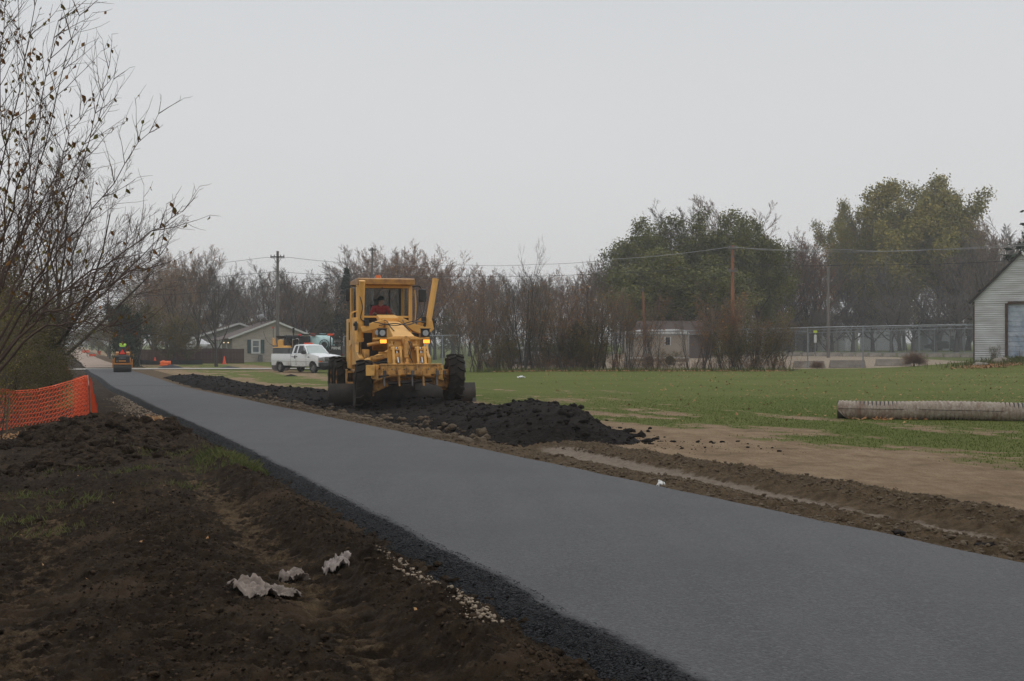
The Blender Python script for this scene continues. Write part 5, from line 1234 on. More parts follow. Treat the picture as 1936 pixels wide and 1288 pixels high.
mb = MB(); mb.beam((tx(565), .0, tz(631.5)), (tx(640), .0, tz(632)), .08, .10); mb.cyl((tx(625), 0, .95), (tx(625), 0, tz(632)), .05, n=8); mb.cyl((tx(629), .2, .95), (tx(629), .2, tz(632)), .04, n=8); mb.cyl((tx(566), .0, .95), (tx(566), .0, tz(632)), .05, n=8); mb.build('ladder_rack', BLK, TK)
mb = MB(); mb.bx(tx(565), tx(569.5), -.12, -.02, tz(633.8), tz(630.8)); mb.build('red_lamp', mat('red_lamp', (.55, .03, .03), .4, emit=(1, .05, .05), estr=.12), TK, bevel=.02)
for a, b_ in ((586, 596), (619, 631)):
    mb = MB(); mb.bx(tx(a), tx(b_), .1 if a < 600 else -.15, .5, tz(634), tz(630)); mb.build('orange_beacon', ORG, TK, bevel=.04)
# chrome mirror frame
mb = MB(); sweep(mb, [(tx(554), -.1, 1.35), (tx(553.5), -.12, tz(643)), (tx(556), -.12, tz(641.3)), (tx(565), -.12, tz(641)), (tx(564), -.12, 1.4)], .022); mb.build('mirror_frame', CHROME, TK)
# tank
TQ = mat('turquoise_tank', (.42, .62, .60), .45, col2=(.38, .57, .56), scale=1.5)
mb = MB(); r = .78; c = (0, .55, tz(652)+.05)
prof = [(.001, -.95), (r*.55, -.93), (r*.85, -.84), (r, -.66), (r*1.0, -.3), (r*.985, -.28), (r*.985, -.24), (r, -.22), (r, .22), (r*.985, .24), (r*.985, .28), (r, .3), (r, .66), (r*.85, .84), (r*.55, .93), (.001, .95)]
mb.lathe(prof, 36); mb.xform(Matrix.Translation((tx(603), 1.0, c[2])) @ Matrix.Rotation(R(50), 4, 'Z')); mb.cyl((tx(606), 1.1, c[2]+.7), (tx(606), 1.1, c[2]+.88), .25, n=20); mb.build('water_tank', TQ, TK, 40)
mb = MB(); mb.lathe([(.36, -.02), (.38, 0), (.36, .02), (.34, 0), (.36, -.02)], 26, (tx(613), -.05, tz(650)), 'y'); mb.lathe([(.36, .16), (.38, .18), (.36, .20), (.34, .18), (.36, .16)], 26, (tx(613), -.05, tz(650)), 'y')
for k in range(6):
    t = k*math.pi/6; mb.beam((tx(613)-.36*math.cos(t), -.05, tz(650)-.36*math.sin(t)), (tx(613)+.36*math.cos(t), -.05, tz(650)+.36*math.sin(t)), .02, .02)
mb.cyl((tx(613), -.1, tz(650)), (tx(613), .2, tz(650)), .2, n=18); mb.bx(tx(610), tx(616), -.1, .2, .95, 1.6); mb.build('hose_reel', mat('reel_black', (.03, .035, .03), .5), TK)
mb = MB(); mb.bx(tx(624), tx(648), -.25, 1.6, tz(672), tz(652.5)); bxo = mb.build('toolbox', BLK, TK, bevel=.02)
text_obj('PIRNE', .30, WHT, (tx(636.3), -.256, tz(657.5)), (R(90), 0, 0), bxo, sx=.92)
mb = MB(); mb.box((tx(649), -.1, tz(670)), (.1, .1, .14)); mb.build('marker_lamp', mat('red_lens', (.35, .02, .02), .3), TK)
mb = MB()
for x in (632, 640): mb.cyl((tx(x), .3, tz(652)), (tx(x), .3, tz(636)), .03, n=8)
mb.bx(tx(630), tx(643), .2, .4, tz(646), tz(642)); mb.ball((tx(632), -.1, tz(647)), .12); mb.build('pump', STEEL, TK)
for x in (528, 595, 612, 636):
    for y in (.15, 2.0):
        e = bpy.data.objects.new('wheel', None); COL.objects.link(e); e.parent = TK; e.location = (tx(x), y, .5); e.rotation_euler = (0, 0, R(90)); _kids.setdefault(TK.name, []).append(e)
        tyre_mb(.5, .28, 0, 28, .56).build('tyre', RUBC, e, 40); rim_mb(.5, .28, .56, .3).build('rim', SIL, e, 40)
# ================================================================== yellow machine behind the pickup bed
YM = thing('trench_roller', 'small yellow machine with black canopy seat standing behind the pickup bed', 'construction machine', (PX(530, 96), 96, gz(PX(530, 96), 96)), 0)
k96 = 25.
def mx_(px): return (px-530)/k96
def mz(py): return 2.08-(py-HY)/k96
mb = MB(); mb.prism([(mx_(527), mz(662)), (mx_(526), mz(643)), (mx_(530), mz(641)), (mx_(535), mz(642)), (mx_(536), mz(650)), (mx_(534), mz(662))], 'y', -.3, .5); mb.bx(mx_(518), mx_(548), -.4, .8, .5, mz(655)); mb.prism([(mx_(528), mz(655)), (mx_(530), mz(652)), (mx_(549), mz(653)), (mx_(546), mz(657))], 'y', -.35, .6); mb.prism([(mx_(516), mz(652)), (mx_(516), mz(637)), (mx_(519), mz(640)), (mx_(522), mz(652))], 'y', -.2, .3); mb.build('machine_body', YEL, YM, bevel=.03)
mb = MB(); mb.lathe([(.001, .08), (.15, .06), (.30, .14), (.38, .30), (.34, .31), (.25, .18), (.001, .14)], 24, (mx_(529.5), .2, mz(641.5)), 'z'); mb.xform(Matrix.Identity(4)); mb.build('canopy', mat('black_vinyl', (.02, .021, .022), .4), YM)
mb = MB(); mb.cyl((mx_(516.5), 0, mz(655)), (mx_(516.5), 0, mz(620)), .022, n=8); sweep(mb, [(mx_(498), 0, mz(625)), (mx_(503), 0, mz(640)), (mx_(512), 0, mz(650)), (mx_(522), 0, mz(655))], .012); mb.cyl((mx_(540), .1, mz(655)), (mx_(541), .1, mz(632)), .03, n=8); mb.bx(mx_(537), mx_(540), 0, .3, mz(655), mz(640)); mb.build('mast', BLK, YM)
mb = MB(); mb.cyl((mx_(516.5), 0, mz(620)), (mx_(516.5), 0, mz(617)), .06, n=12); mb.build('red_lamp', _M['red_lamp'], YM)
mb = MB()
for x in (-.3, .35): mb.lathe([(.001, -.5), (.3, -.5), (.3, .5), (.001, .5)], 24, (x, .2, .3), 'y')
mb.build('roller_drum', STEEL, YM, 40)
# ================================================================== HOUSE
BRK = bpy.data.materials.new('tan_brick'); BRK.use_nodes = True
def brick_setup(m, c1, c2, mo, sc=1.0, rot=True):
    N = m.node_tree.nodes; L = m.node_tree.links; b = N['Principled BSDF']; b.inputs['Roughness'].default_value = .9
    tc = N.new('ShaderNodeTexCoord'); sp = N.new('ShaderNodeSeparateXYZ'); cb = N.new('ShaderNodeCombineXYZ'); L.new(tc.outputs['Object'], sp.inputs[0]); 
    ad = N.new('ShaderNodeMath'); L.new(sp.outputs['X'], ad.inputs[0]); L.new(sp.outputs['Y'], ad.inputs[1]); L.new(ad.outputs[0], cb.inputs['X']); L.new(sp.outputs['Z'], cb.inputs['Y'])
    br = N.new('ShaderNodeTexBrick'); br.inputs['Scale'].default_value = sc; br.inputs['Color1'].default_value = (*c1, 1); br.inputs['Color2'].default_value = (*c2, 1); br.inputs['Mortar'].default_value = (*mo, 1)
    br.inputs['Brick Width'].default_value = .40; br.inputs['Row Height'].default_value = .13; br.inputs['Mortar Size'].default_value = .012; br.inputs['Bias'].default_value = 0
    L.new(cb.outputs[0], br.inputs['Vector']); L.new(br.outputs['Color'], b.inputs['Base Color'])
    return m
brick_setup(BRK, (.42, .37, .315), (.33, .29, .245), (.46, .42, .37))
ROOF = mat('brown_shingles', (.165, .130, .118), .95, col2=(.125, .098, .088), scale=12, bump=.02)
TRIM = mat('white_trim', (.66, .66, .64), .6, col2=(.56, .56, .54), scale=4)
HS = thing('brick_house', 'single storey tan brick house with white gable trim and teal shuttered window', 'house', (PX(519, 140), 140, 0), R(21)); HS.scale = (1.07, 1, 1)
k = 2400/140.
def hx(px): return (px-519)/k
def hz(py): return 2.08-(py-HY)/k
L0, L1 = hx(445.5), hx(592)
mb = MB(); mb.prism([(L0, -.1), (L0, hz(637)), (0, hz(609)), (L1, hz(637.5)), (L1, -.1)], 'y', 0, 9); mb.build('wall', BRK, HS, 30)
# roof: ridge recedes up-left
def roofpair(mb, xl, zl, xr_, zr_, zp, y0, y1, th=.12, xp=0):
    mb.add([(xl, y0, zl), (xp, y0, zp), (xp, y1, zp), (xl, y1, zl), (xl, y0, zl-th), (xp, y0, zp-th), (xp, y1, zp-th), (xl, y1, zl-th)], [(0,1,2,3), (4,7,6,5), (0,4,5,1), (2,6,7,3), (0,3,7,4)])
    mb.add([(xr_, y0, zr_), (xp, y0, zp), (xp, y1, zp), (xr_, y1, zr_), (xr_, y0, zr_-th), (xp, y0, zp-th), (xp, y1, zp-th), (xr_, y1, zr_-th)], [(0,3,2,1), (4,5,6,7), (0,1,5,4), (2,3,7,6), (0,4,7,3)])
mb = MB(); roofpair(mb, L0-.45, hz(639.5), L1+.45, hz(641), hz(606.6), -.35, 9.3); rf = mb.build('roof', ROOF, HS, 30)
mb = MB(); mb.beam((L0-.45, -.38, hz(640.3)), (0, -.38, hz(607.4)), .05, .20); mb.beam((L1+.45, -.38, hz(641.6)), (0, -.38, hz(607.4)), .05, .20); mb.build('gable_trim', TRIM, HS)
mb = MB(); mb.cyl((hx(487), 3, hz(607)), (hx(487), 3, hz(602)), .05); mb.cyl((hx(487)-.1, 3, hz(603)), (hx(487)+.1, 3, hz(603)), .05); mb.build('roof_vent', TRIM, rf)
mb = MB(); mb.lathe([(.001, .0), (.2, .04), (.28, .1)], 16, (hx(499), 1, hz(598)), 'y'); mb.tube([(hx(511), 1, hz(606)), (hx(505), 1, hz(600)), (hx(499), 1, hz(598))], .03, 6); mb.build('satellite_dish', mat('dish_grey', (.35, .35, .36), .5), rf)
wx = (484+.5)
w_ = None
mb = MB(); a, b_ = hx(478), hx(494); c, d = hz(668.5), hz(642)
for x0, x1, z0, z1 in ((a, a+.17, c, d), (b_-.17, b_, c, d), (a, b_, c-.02, c+.15), (a, b_, d-.16, d+.01), (a+.1, b_-.1, (c+d)/2-.04, (c+d)/2+.04)): mb.bx(x0, x1, -.10 if z1-z0 > .2 else -.11, .03, z0, z1)
w_ = mb.build('window', TRIM, HS)
mb = MB(); mb.bx(a+.1, b_-.1, -.02, -.01, c+.1, d-.1); mb.build('pane', mat('grey_pane', (.12, .14, .16), .1, col2=(.25, .27, .28), scale=1.2, spec=.8), w_)
for x in (471.5, 495):
    mb = MB(); mb.bx(hx(x), hx(x+6), -.08, .0, hz(668), hz(642.5))
    for i in range(14): mb.bx(hx(x)+.04, hx(x+6)-.04, -.10, -.07, hz(668)+.05+.105*i, hz(668)+.10+.105*i)
    mb.build('shutter', mat('teal_shutter', (.065, .105, .11), .7, col2=(.05, .085, .09)), HS)
mb = MB(); mb.bx(hx(489), hx(496), -.9, -.3, 0, .75); mb.build('air_conditioner', mat('ac_grey', (.16, .16, .15), .6), HS, bevel=.03)
# porch along the left flank
mb = MB(); mb.bx(L0-.05, L0-.002, .6, 8.6, .0, hz(639)); mb.build('porch_wall', mat('cream_siding', (.38, .36, .32), .8), HS)
for y in (1.0, 2.9, 4.8, 6.7, 8.6):
    mb = MB(); mb.bx(L0-1.05, L0-.93, y, y+.12, 0, hz(641)); mb.build('porch_post', TRIM, HS)
mb = MB(); mb.add([(L0-1.3, .5, hz(642.5)), (L0, .5, hz(638)), (L0, 9.1, hz(638)), (L0-1.3, 9.1, hz(642.5)), (L0-1.3, .5, hz(643.8)), (L0, .5, hz(640)), (L0, 9.1, hz(640)), (L0-1.3, 9.1, hz(643.8))], [(0,1,2,3), (4,7,6,5), (0,4,5,1), (3,7,4,0), (2,6,7,3)]); mb.build('porch_roof', ROOF, HS)
for y in (2.2, 5.4):
    mb = MB(); mb.ball((L0-.12, y, hz(648)), .06); mb.build('porch_lamp', mat('lit_porch_lamp', (1, .8, .5), .5, emit=(1, .75, .45), estr=1.6), HS)
mb = MB(); mb.bx(L0-.08, L0-.055, 3.2, 4.2, .1, hz(647)); mb.build('door', TRIM, HS)
# second gable roof on the left
H2 = thing('brown_roofed_house', 'house with dark brown roof and white fascia seen left of the tan brick house', 'house', (PX(405, 150), 150, 0), 0)
k2 = 16.
def hz2(py): return 2.08-(py-HY)/k2
XL, XR = -5.6, 4.4; H2.location.x = PX(452, 152); H2.location.y = 152; H2.rotation_euler.z = R(21)
mb = MB(); mb.prism([(XL, -.1), (XL, hz2(640)), (0, hz2(613)), (XR, hz2(636)), (XR, -.1)], 'y', 0, 9); mb.build('wall', mat('cream_siding2', (.36, .345, .32), .8), H2, 30)
mb = MB(); roofpair(mb, XL-.5, hz2(642), XR+.4, hz2(638), hz2(610.5), -.4, 9.3); mb.build('roof', ROOF, H2, 30)
mb = MB(); mb.beam((XL-.5, -.43, hz2(642.8)), (0, -.43, hz2(611.3)), .06, .22); mb.beam((XR+.4, -.43, hz2(638.8)), (0, -.43, hz2(611.3)), .06, .22); mb.build('fascia', TRIM, H2)
# white canopy tent
TN = thing('canopy_tent', 'white peaked canopy behind the brown fence left of the houses', 'canopy', (PX(376, 138), 138, 0), 0)
mb = MB(); zt, ze = 2.08+(HY-638.5)/17.4, 2.08+(HY-651)/17.4
mb.add([(-1.2, -1.2, ze), (1.2, -1.2, ze), (1.2, 1.2, ze), (-1.2, 1.2, ze), (0, 0, zt)], [(0,1,4), (1,2,4), (2,3,4), (3,0,4)]); mb.bx(-1.2, 1.2, -1.2, -1.19, ze-.25, ze); mb.build('roof', mat('white_canvas', (.72, .72, .73), .8), TN, 0)
mb = MB(); [mb.cyl((a, b_, 0), (a, b_, ze), .04, n=8) for a in (-1.15, 1.15) for b_ in (-1.15, 1.15)]; mb.build('frame', STEEL, TN)
# brown board fence
FN = thing('board_fence', 'brown vertical board fence in front of the houses', 'fence', (PX(250, 130), 130, 0), 0)
kf = 2400/130.; Wf = (457-247)/kf; rngf = random.Random(3); mb = MB()
x = 0; 
while x < Wf:
    w_ = .145; t = x/Wf; top = 2.08-((661.5-2.8*t*.0)-HY)/kf + (.02 if int(x/2.4) % 2 else -.02) + rngf.uniform(-.015, .015) + .07*sst(.5, .55, t)
    mb.box((x+w_/2, rngf.uniform(-.008, .008), top/2), (w_-.012, .022, top+.1)); x += w_
mb.build('boards', mat('brown_boards', (.085, .045, .036), .85, col2=(.055, .030, .026), scale=2.0, stretch=(7, 1, .3)), FN, 0)
mb = MB(); [mb.bx(0, Wf, .03, .08, z, z+.09) for z in (.3, 1.0)]; mb.build('rail', mat('brown_rail', (.06, .035, .03), .9), FN)
for i in range(6):
    mb = MB(); mb.box((i*Wf/5, .12, .68), (.1, .1, 1.5)); mb.build('post', _M['brown_rail'], FN)
# silt fence
mb = MB(); kk = 2400/120.; pts = [(x, 120 + .25*math.sin(x*1.7)+.6*math.sin(x*.4)) for x in np.linspace(PX(252, 120), PX(380, 120), 50)]
for (xa, ya), (xb, yb) in zip(pts[:-1], pts[1:]):
    ha = .42+.05*math.sin(xa*2.3); hb = .42+.05*math.sin(xb*2.3)
    mb.add([(xa, ya, 0), (xb, yb, 0), (xb, yb-.05, hb), (xa, ya-.05, ha), (xa, ya+.03, 0), (xb, yb+.03, 0), (xb, yb-.02, hb), (xa, ya-.02, ha)], [(0,1,2,3), (4,7,6,5), (3,2,6,7)])
mb.build('silt_fence', mat('black_fabric', (.016, .019, .022), .6, col2=(.028, .032, .036), scale=2), None, 30, label='low black silt fabric fence at the foot of the brown fence', cat='silt fence')
# ================================================================== CONES, HEAPS
def cone(px, py, label, H=.72, col=None):
    Y = CAMZ*F/(py-HY) if True else 0; Y = min(Y, 126); X = PX(px, Y); z = gz(X, Y)
    t = thing('traffic_cone', label, 'traffic cone', (X, Y, z), random.random(), 'traffic cones beyond the asphalt')
    mb = MB(); mb.lathe([(.001, H), (.03, H), (.045, H-.03), (.19, .04), (.001, .04)], 18, (0, 0, 0), 'z'); mb.build('cone', col or ORG, t, 40)
    mb = MB(); mb.box((0, 0, .02), (.46, .46, .04)); mb.build('base', col or ORG, t, bevel=.01)
cone(293, 689, 'orange traffic cone left of the small black gravel heap', .74)
cone(424, 687.5, 'orange traffic cone in front of the right end of the brown fence', .80)
def pile(name, px, py, Y, rx, ry, h, m, label, cat, seed=0):
    X = PX(px, Y); n = 40; xs = np.linspace(-1, 1, n); XX, YY = np.meshgrid(xs, xs, indexing='ij'); rr = np.sqrt(XX**2+YY**2)
    wx, wy = X+XX*rx, Y+YY*ry; H = h*np.clip(1-rr, 0, 1)**.85*(1+.25*fbm(wx, wy, 2.0, 3, .6, seed)) - .02
    Z = ground_base(wx, wy)+H+.02*fbm(wx, wy, 9., 3)*(H > 0)
    me = np_mesh(name, np.stack([wx.ravel(), wy.ravel(), Z.ravel()], 1), grid_faces(n, n), m, True); o = link(name, me); tag(o, label, cat)
GRV = mat('black_gravel', (.022, .023, .027), .9, col2=(.04, .042, .046), scale=20, bump=.03)
pile('gravel_heap', 322, 0, 104, 1.25, .9, .38, GRV, 'small black gravel heap with an orange roll behind it', 'gravel heap', 1)
pile('gravel_heap', 434, 0, 107, .95, .6, .18, GRV, 'flat black gravel heap left of the white pickup', 'gravel heap', 2)
pile('gravel_heap', 550, 0, 80, .5, .35, .16, M_SOIL, 'tiny black dirt lump on the tan track left of the pickup wheel', 'dirt heap', 3)
t = thing('netting_roll', 'bright orange roll of netting lying behind the black gravel heap', 'netting roll', (PX(313, 106), 106, gz(PX(313, 106), 106)+.28), R(10))
OR2 = mat('bright_orange_plastic', (.85, .16, .02), .5, col2=(.7, .10, .015), scale=6, bump=.02)
mb = MB(); mb.tube([(-.42, 0, .10), (-.2, 0, .16), (.05, 0, .12), (.42, 0, .14)], [.17, .22, .2, .19], 12); mb.build('roll', OR2, t)
mb = MB(); mb.tube([(-.5, -.1, -.05), (-.3, -.2, 0), (.2, -.22, -.02)], [.05, .1, .06], 8); mb.build('loose_end', OR2, t)
# ================================================================== ORANGE CONSTRUCTION NETTING
def netmat():
    m = bpy.data.materials.new('orange_mesh'); m.use_nodes = True; N = m.node_tree.nodes; L = m.node_tree.links; b = N['Principled BSDF']
    b.inputs['Roughness'].default_value = .55; b.inputs['Base Color'].default_value = (.80, .115, .03, 1)
    return m
NETM = netmat()
def netting(path, zlo, ztop, cell, wire, sagn=0.0, crump=.02, seed=0, mt=NETM, parent=None, label=None, rows=None):
    """real strands: path list of (x,y), lower and upper heights per point"""
    P_ = np.array(path, float); seg = np.r_[0, np.cumsum(np.linalg.norm(np.diff(P_, axis=0), axis=1))]; Ltot = seg[-1]; nc = int(Ltot/cell); nr = rows or int((np.mean(ztop)-np.mean(zlo))/cell)
    u = np.linspace(0, Ltot, nc+1); xs = np.interp(u, seg, P_[:, 0]); ys = np.interp(u, seg, P_[:, 1]); zl = np.interp(u, seg, zlo); zt = np.interp(u, seg, ztop)
    v = np.linspace(0, 1, nr+1); U, Vv = np.meshgrid(u, v, indexing='ij')
    off = crump*(fbm(U, Vv*1.0, 1.3, 3, .6, seed)*1.6 + .5*np.sin(U*9+Vv*3)*.4)
    tx_ = np.gradient(xs, u); ty_ = np.gradient(ys, u); nn = np.sqrt(tx_**2+ty_**2)
    X = xs[:, None]-(ty_/nn)[:, None]*off; Y = ys[:, None]+(tx_/nn)[:, None]*off; Z = zl[:, None]+(zt-zl)[:, None]*Vv
    G_ = np.stack([X, Y, Z], -1); Vs = []; Fs = []; n = 0
    def strands(A, B, w):
        nonlocal n
        d = B-A; d /= np.linalg.norm(d, axis=1)[:, None]+1e-9; nrm = np.array([-.2, -1, 0.]); s = np.cross(d, nrm); s /= np.linalg.norm(s, axis=1)[:, None]+1e-9
        q = np.stack([A-s*w, A+s*w, B+s*w, B-s*w], 1).reshape(-1, 3); Vs.append(q); Fs.append(np.arange(len(q)).reshape(-1, 4)+n); n += len(q)
    even = (np.add.outer(np.arange(nc+1), np.arange(nr+1)) % 2 == 0)
    for di, dj in ((1, 1), (1, -1)):
        for i0 in range(0, nc):
            js = np.arange(0, nr+1); js = js[even[i0]]; js = js[(js+dj >= 0) & (js+dj <= nr)]
            strands(G_[i0, js], G_[i0+1, js+dj], wire)
            js = np.arange(0, nr+1)[~even[i0]]; 
            js = js[(js+dj >= 0) & (js+dj <= nr)]
            strands(G_[i0, js], G_[i0+1, js+dj], wire*.0+wire) if False else None
    for j in (0, nr, nr-1): strands(G_[:-1, j], G_[1:, j], wire*1.5)
    for j in range(2, nr, 2): strands(G_[:-1, j], G_[1:, j], wire*1.0)
    me = np_mesh('netting', np.concatenate(Vs), np.concatenate(Fs), mt, False); return link('netting', me, parent)
NT = thing('safety_netting', 'orange plastic mesh barrier strung up on the left of the dirt', 'safety fence')
YN = 29.5
def q(px, py, Y): p = P(px, py, Y); return p
A = [(-60, 26.0, 738, 836), (0, 27.3, 735, 830), (35, 27.9, 739, 826), (75, 28.5, 736, 820), (110, 29.0, 727, 812), (138, 29.3, 719, 800), (160, 29.6, 711, 795)]
netting([(PX(a, y), y) for a, y, t_, b_ in A], [P(a, b_, y).z for a, y, t_, b_ in A], [P(a, t_, y).z for a, y, t_, b_ in A], .052, .0072, crump=.06, parent=NT, rows=21)
B = [(138, 29.9, 718, 800), (150, 29.8, 714, 800), (160, 29.7, 711, 798), (168, 29.9, 711, 796), (176, 30.6, 740, 795), (183, 31.2, 770, 794)]
netting([(PX(a, y), y) for a, y, t_, b_ in B], [P(a, b_, y).z for a, y, t_, b_ in B], [P(a, t_, y).z for a, y, t_, b_ in B], .040, .0105, crump=.05, seed=4, parent=NT, rows=20)
C_ = [(135, 29.6, 800, 805), (148, 29.6, 755, 803), (158, 29.6, 715, 801), (170, 29.65, 712, 799), (184, 29.7, 792, 797)]
netting([(PX(a, y), y) for a, y, t_, b_ in C_], [P(a, b_, y).z for a, y, t_, b_ in C_], [P(a, t_, y).z for a, y, t_, b_ in C_], .036, .0125, crump=.03, seed=9, parent=NT, rows=18)
WOOD = mat('weathered_stake', (.14, .105, .075), .9, col2=(.09, .065, .045), scale=6, stretch=(3, 3, .4))
STK = [(166, 29.62, 709, 800, (.40, .30, .22))]
mb = MB(); mb.beam(P(168, 709, 29.55), P(171, 800, 29.55), .045, .03); mb.build('post', WOOD, NT)
mb = MB(); mb.beam(P(166, 709, 29.50), P(168, 729, 29.50), .05, .006); mb.build('white_tag', mat('pale_tag', (.62, .52, .48), .7, col2=(.6, .15, .08), scale=14), NT)
t = thing('wooden_stake', 'leaning wooden stake in front of the orange netting at the left edge', 'stake', tuple(P(7, 868, 25.2)))
mb = MB(); a = P(17, 752, 25.2)-P(7, 868, 25.2); mb.beam((0, 0, -.1), a, .045, .030); mb.build('stake_shaft', WOOD, t, bevel=.003)
mb = MB(); mb.beam(a, a*1.02, .036, .02); mb.build('stake_top', WOOD, t)
for i, (px, py, Y, w_, h, lab) in enumerate([(117, 712, 48, .22, .55, 'short upright scrap of orange netting in the hedgerow behind the long barrier'), (127, 694, 60, .14, .38, 'small orange marker standing by the hedge near the start of the asphalt'), (100, 722, 46, .5, .25, 'drooping orange net piece half hidden in the hedge')]):
    X = PX(px, Y); z0 = P(px, py+(h*F/Y), Y).z
    t = thing('netting_scrap', lab, 'netting scrap', (X, Y, z0)); 
    netting([(-w_/2, 0), (0, .05), (w_/2, 0)], [0, .02, 0], [h*.8, h, h*.7], .04, .009, crump=.05, seed=i, parent=t, rows=9)
for i, (px, py, Y, wpx, hpx, lab) in enumerate([(162, 664.5, 250, 13, 4, 'orange netting far down the path, farthest of three'), (175, 671.5, 170, 13, 3, 'orange netting far down the path, nearest of three'), (188, 667, 190, 4, 6, 'orange netting far down the path, right of the others')]):
    X = PX(px, Y); w_ = wpx*Y/F; h = hpx*Y/F; z0 = P(px, py+hpx/2, Y).z
    t = thing('netting_scrap', lab, 'netting scrap', (X, Y, z0)); netting([(-w_/2, 0), (0, .3), (w_/2, 0)], [0, 0, 0], [h, h*.8, h], .09, .03, crump=.1, seed=i+5, parent=t, rows=8)
# parked vehicles at the hazy end
for i, (px, Y, c, lab) in enumerate([(133, 420, (.55, .56, .58), 'hazy white vehicle at the far end of the path'), (143, 455, (.10, .10, .11), 'hazy dark vehicle at the far end of the path'), (126, 440, (.40, .41, .43), 'hazy grey vehicle at the far left end of the path')]):
    t = thing('parked_car', lab, 'car', (PX(px, Y), Y, 0), R(75)); mm = mat('far_paint%d' % i, c, .4)
    mb = MB(); mb.prism([(-2.2, .4), (-2.2, 1.0), (-1.7, 1.1), (-1.1, 1.6), (.6, 1.6), (1.2, 1.08), (2.2, .95), (2.25, .4)], 'y', -.9, .9); mb.build('body', mm, t, bevel=.06)
    mb = MB(); mb.prism([(-1.55, 1.12), (-1.05, 1.52), (.55, 1.52), (1.0, 1.12)], 'y', -.91, .91); mb.build('window', GLD, t)
    for x in (-1.4, 1.4):
        for y in (-.8, .8): carwheel(t, x, y, .33, .2)
# ================================================================== POLES AND WIRES
PW = mat('weathered_pole', (.18, .165, .15), .9, col2=(.12, .11, .10), scale=3, stretch=(4, 4, .3)); PR = mat('reddish_pole', (.34, .135, .07), .9, col2=(.20, .095, .06), scale=3, stretch=(4, 4, .3))
def pole(px, Y, pytop, m, label, r=.15, arm=None, lean=0, z0=None):
    X = PX(px, Y); z = gz(X, Y) if z0 is None else z0; H = CAMZ+(HY-pytop)/F*Y - z
    t = thing('utility_pole', label, 'utility pole', (X, Y, z)); mb = MB(); mb.tube([(0, 0, -.3), (lean*.5, 0, H*.5), (lean, 0, H)], [r, r*.86, r*.7], 12); mb.build('pole', m, t)
    for (dz, w_) in (arm or []):
        mb = MB(); mb.beam((lean-w_, -.12, H-dz), (lean+w_, -.12, H-dz), .11, .12); mb.beam((lean-w_*.6, -.10, H-dz), (lean, -.10, H-dz-.7), .03, .04); mb.beam((lean+w_*.6, -.10, H-dz), (lean, -.10, H-dz-.7), .03, .04); ar = mb.build('crossarm', BLK if w_ > .5 else PW, t)
        for x in (-w_*.92, -w_*.45, w_*.45, w_*.92):
            mb = MB(); mb.lathe([(.001, 0), (.05, .01), (.035, .06), (.055, .09), (.03, .14), (.001, .15)], 12, (lean+x, -.12, H-dz+.06), 'z'); mb.build('insulator', mat('insulator', (.12, .11, .11), .3), ar)
    return Vector((X+lean, Y, z+H))
P1 = pole(525, 118, 475, PW, 'tall grey utility pole in front of the tan brick house', .17, [(.55, .65)])
P2 = pole(704, 134, 468, PW, 'utility pole rising behind the grader cab', .15, [(.3, .4)])
P3 = pole(1385, 96, 464, PR, 'reddish brown utility pole above the right of the scrub strip', .16, [(.25, .35), (1.95, .35)])
P4 = pole(1566, 130, 505, PW, 'pale grey pole standing left of the yellow green tree', .17)
P5 = pole(1219, 88, 552, PR, 'short leaning rusty pole in front of the tan trailer', .10, None, lean=-.12, z0=2.1)
mb = MB(); X5 = PX(1219, 88)
mb.cyl((0, 0, gz(X5, 88)-2.1-.2), (0, 0, .1), .09, n=10); o = mb.build('lower_pole', PW, bpy.data.objects['utility_pole.004'])
mb = MB(); mb.cyl((-.12, 0, CAMZ+(HY-552)/F*88-2.1), (-.12, 0, CAMZ+(HY-545)/F*88-2.1), .07, n=10); mb.build('cap', STEEL, bpy.data.objects['utility_pole.004'])
WIRE = mat('wire', (.05, .05, .055), .6); WIREL = mat('pale_wire', (.36, .36, .36), .5)
def wire(pts, r, label, m=WIRE, sag=.4):
    mb = MB()
    for a, b_ in zip(pts[:-1], pts[1:]):
        a = Vector(a); b_ = Vector(b_); s = [a.lerp(b_, i/16) - Vector((0, 0, sag*4*(i/16)*(1-i/16))) for i in range(17)]; mb.tube(s, r, 4, False)
    o = mb.build('power_line', m, None, 60, fix=False); tag(o, label, 'power line')
wire([P(-60, 548, 95), P(505, 486.5, 117.8), P(545, 486.5, 117.8), P(704, 499, 134), P(880, 501, 140), P(1010, 500, 130), P(1160, 490, 112), P(1380, 467, 96), P(1600, 472, 92), P(1760, 472, 90), P(1990, 458, 86)], .026, 'top power line running over all the poles from left to right', WIREL, .12)
wire([P(-60, 556, 95), P(525, 513, 117.9), P(670, 519, 132), P(900, 522, 138), P(1160, 516, 110), P(1385, 497, 95.9), P(1600, 501, 92), P(1990, 488, 86)], .022, 'lower cable fixed halfway up the tall grey pole and continuing right', WIRE, .15)
wire([P(120, 565, 98), P(400, 551.5, 100), P(545, 536, 104), P(690, 513, 110)], .022, 'dark cable crossing in front of the tall grey pole and rising to the right', WIRE, .1)
wire([P(1385, 466, 96), P(1500, 474, 94), P(1700, 474, 91), P(1990, 456, 86)], .018, 'thin second wire right of the reddish pole', WIREL, .1)
wire([P(704, 515, 134), P(960, 532, 138)], .02, 'dark cable right of the pole behind the grader cab', WIRE, .3)
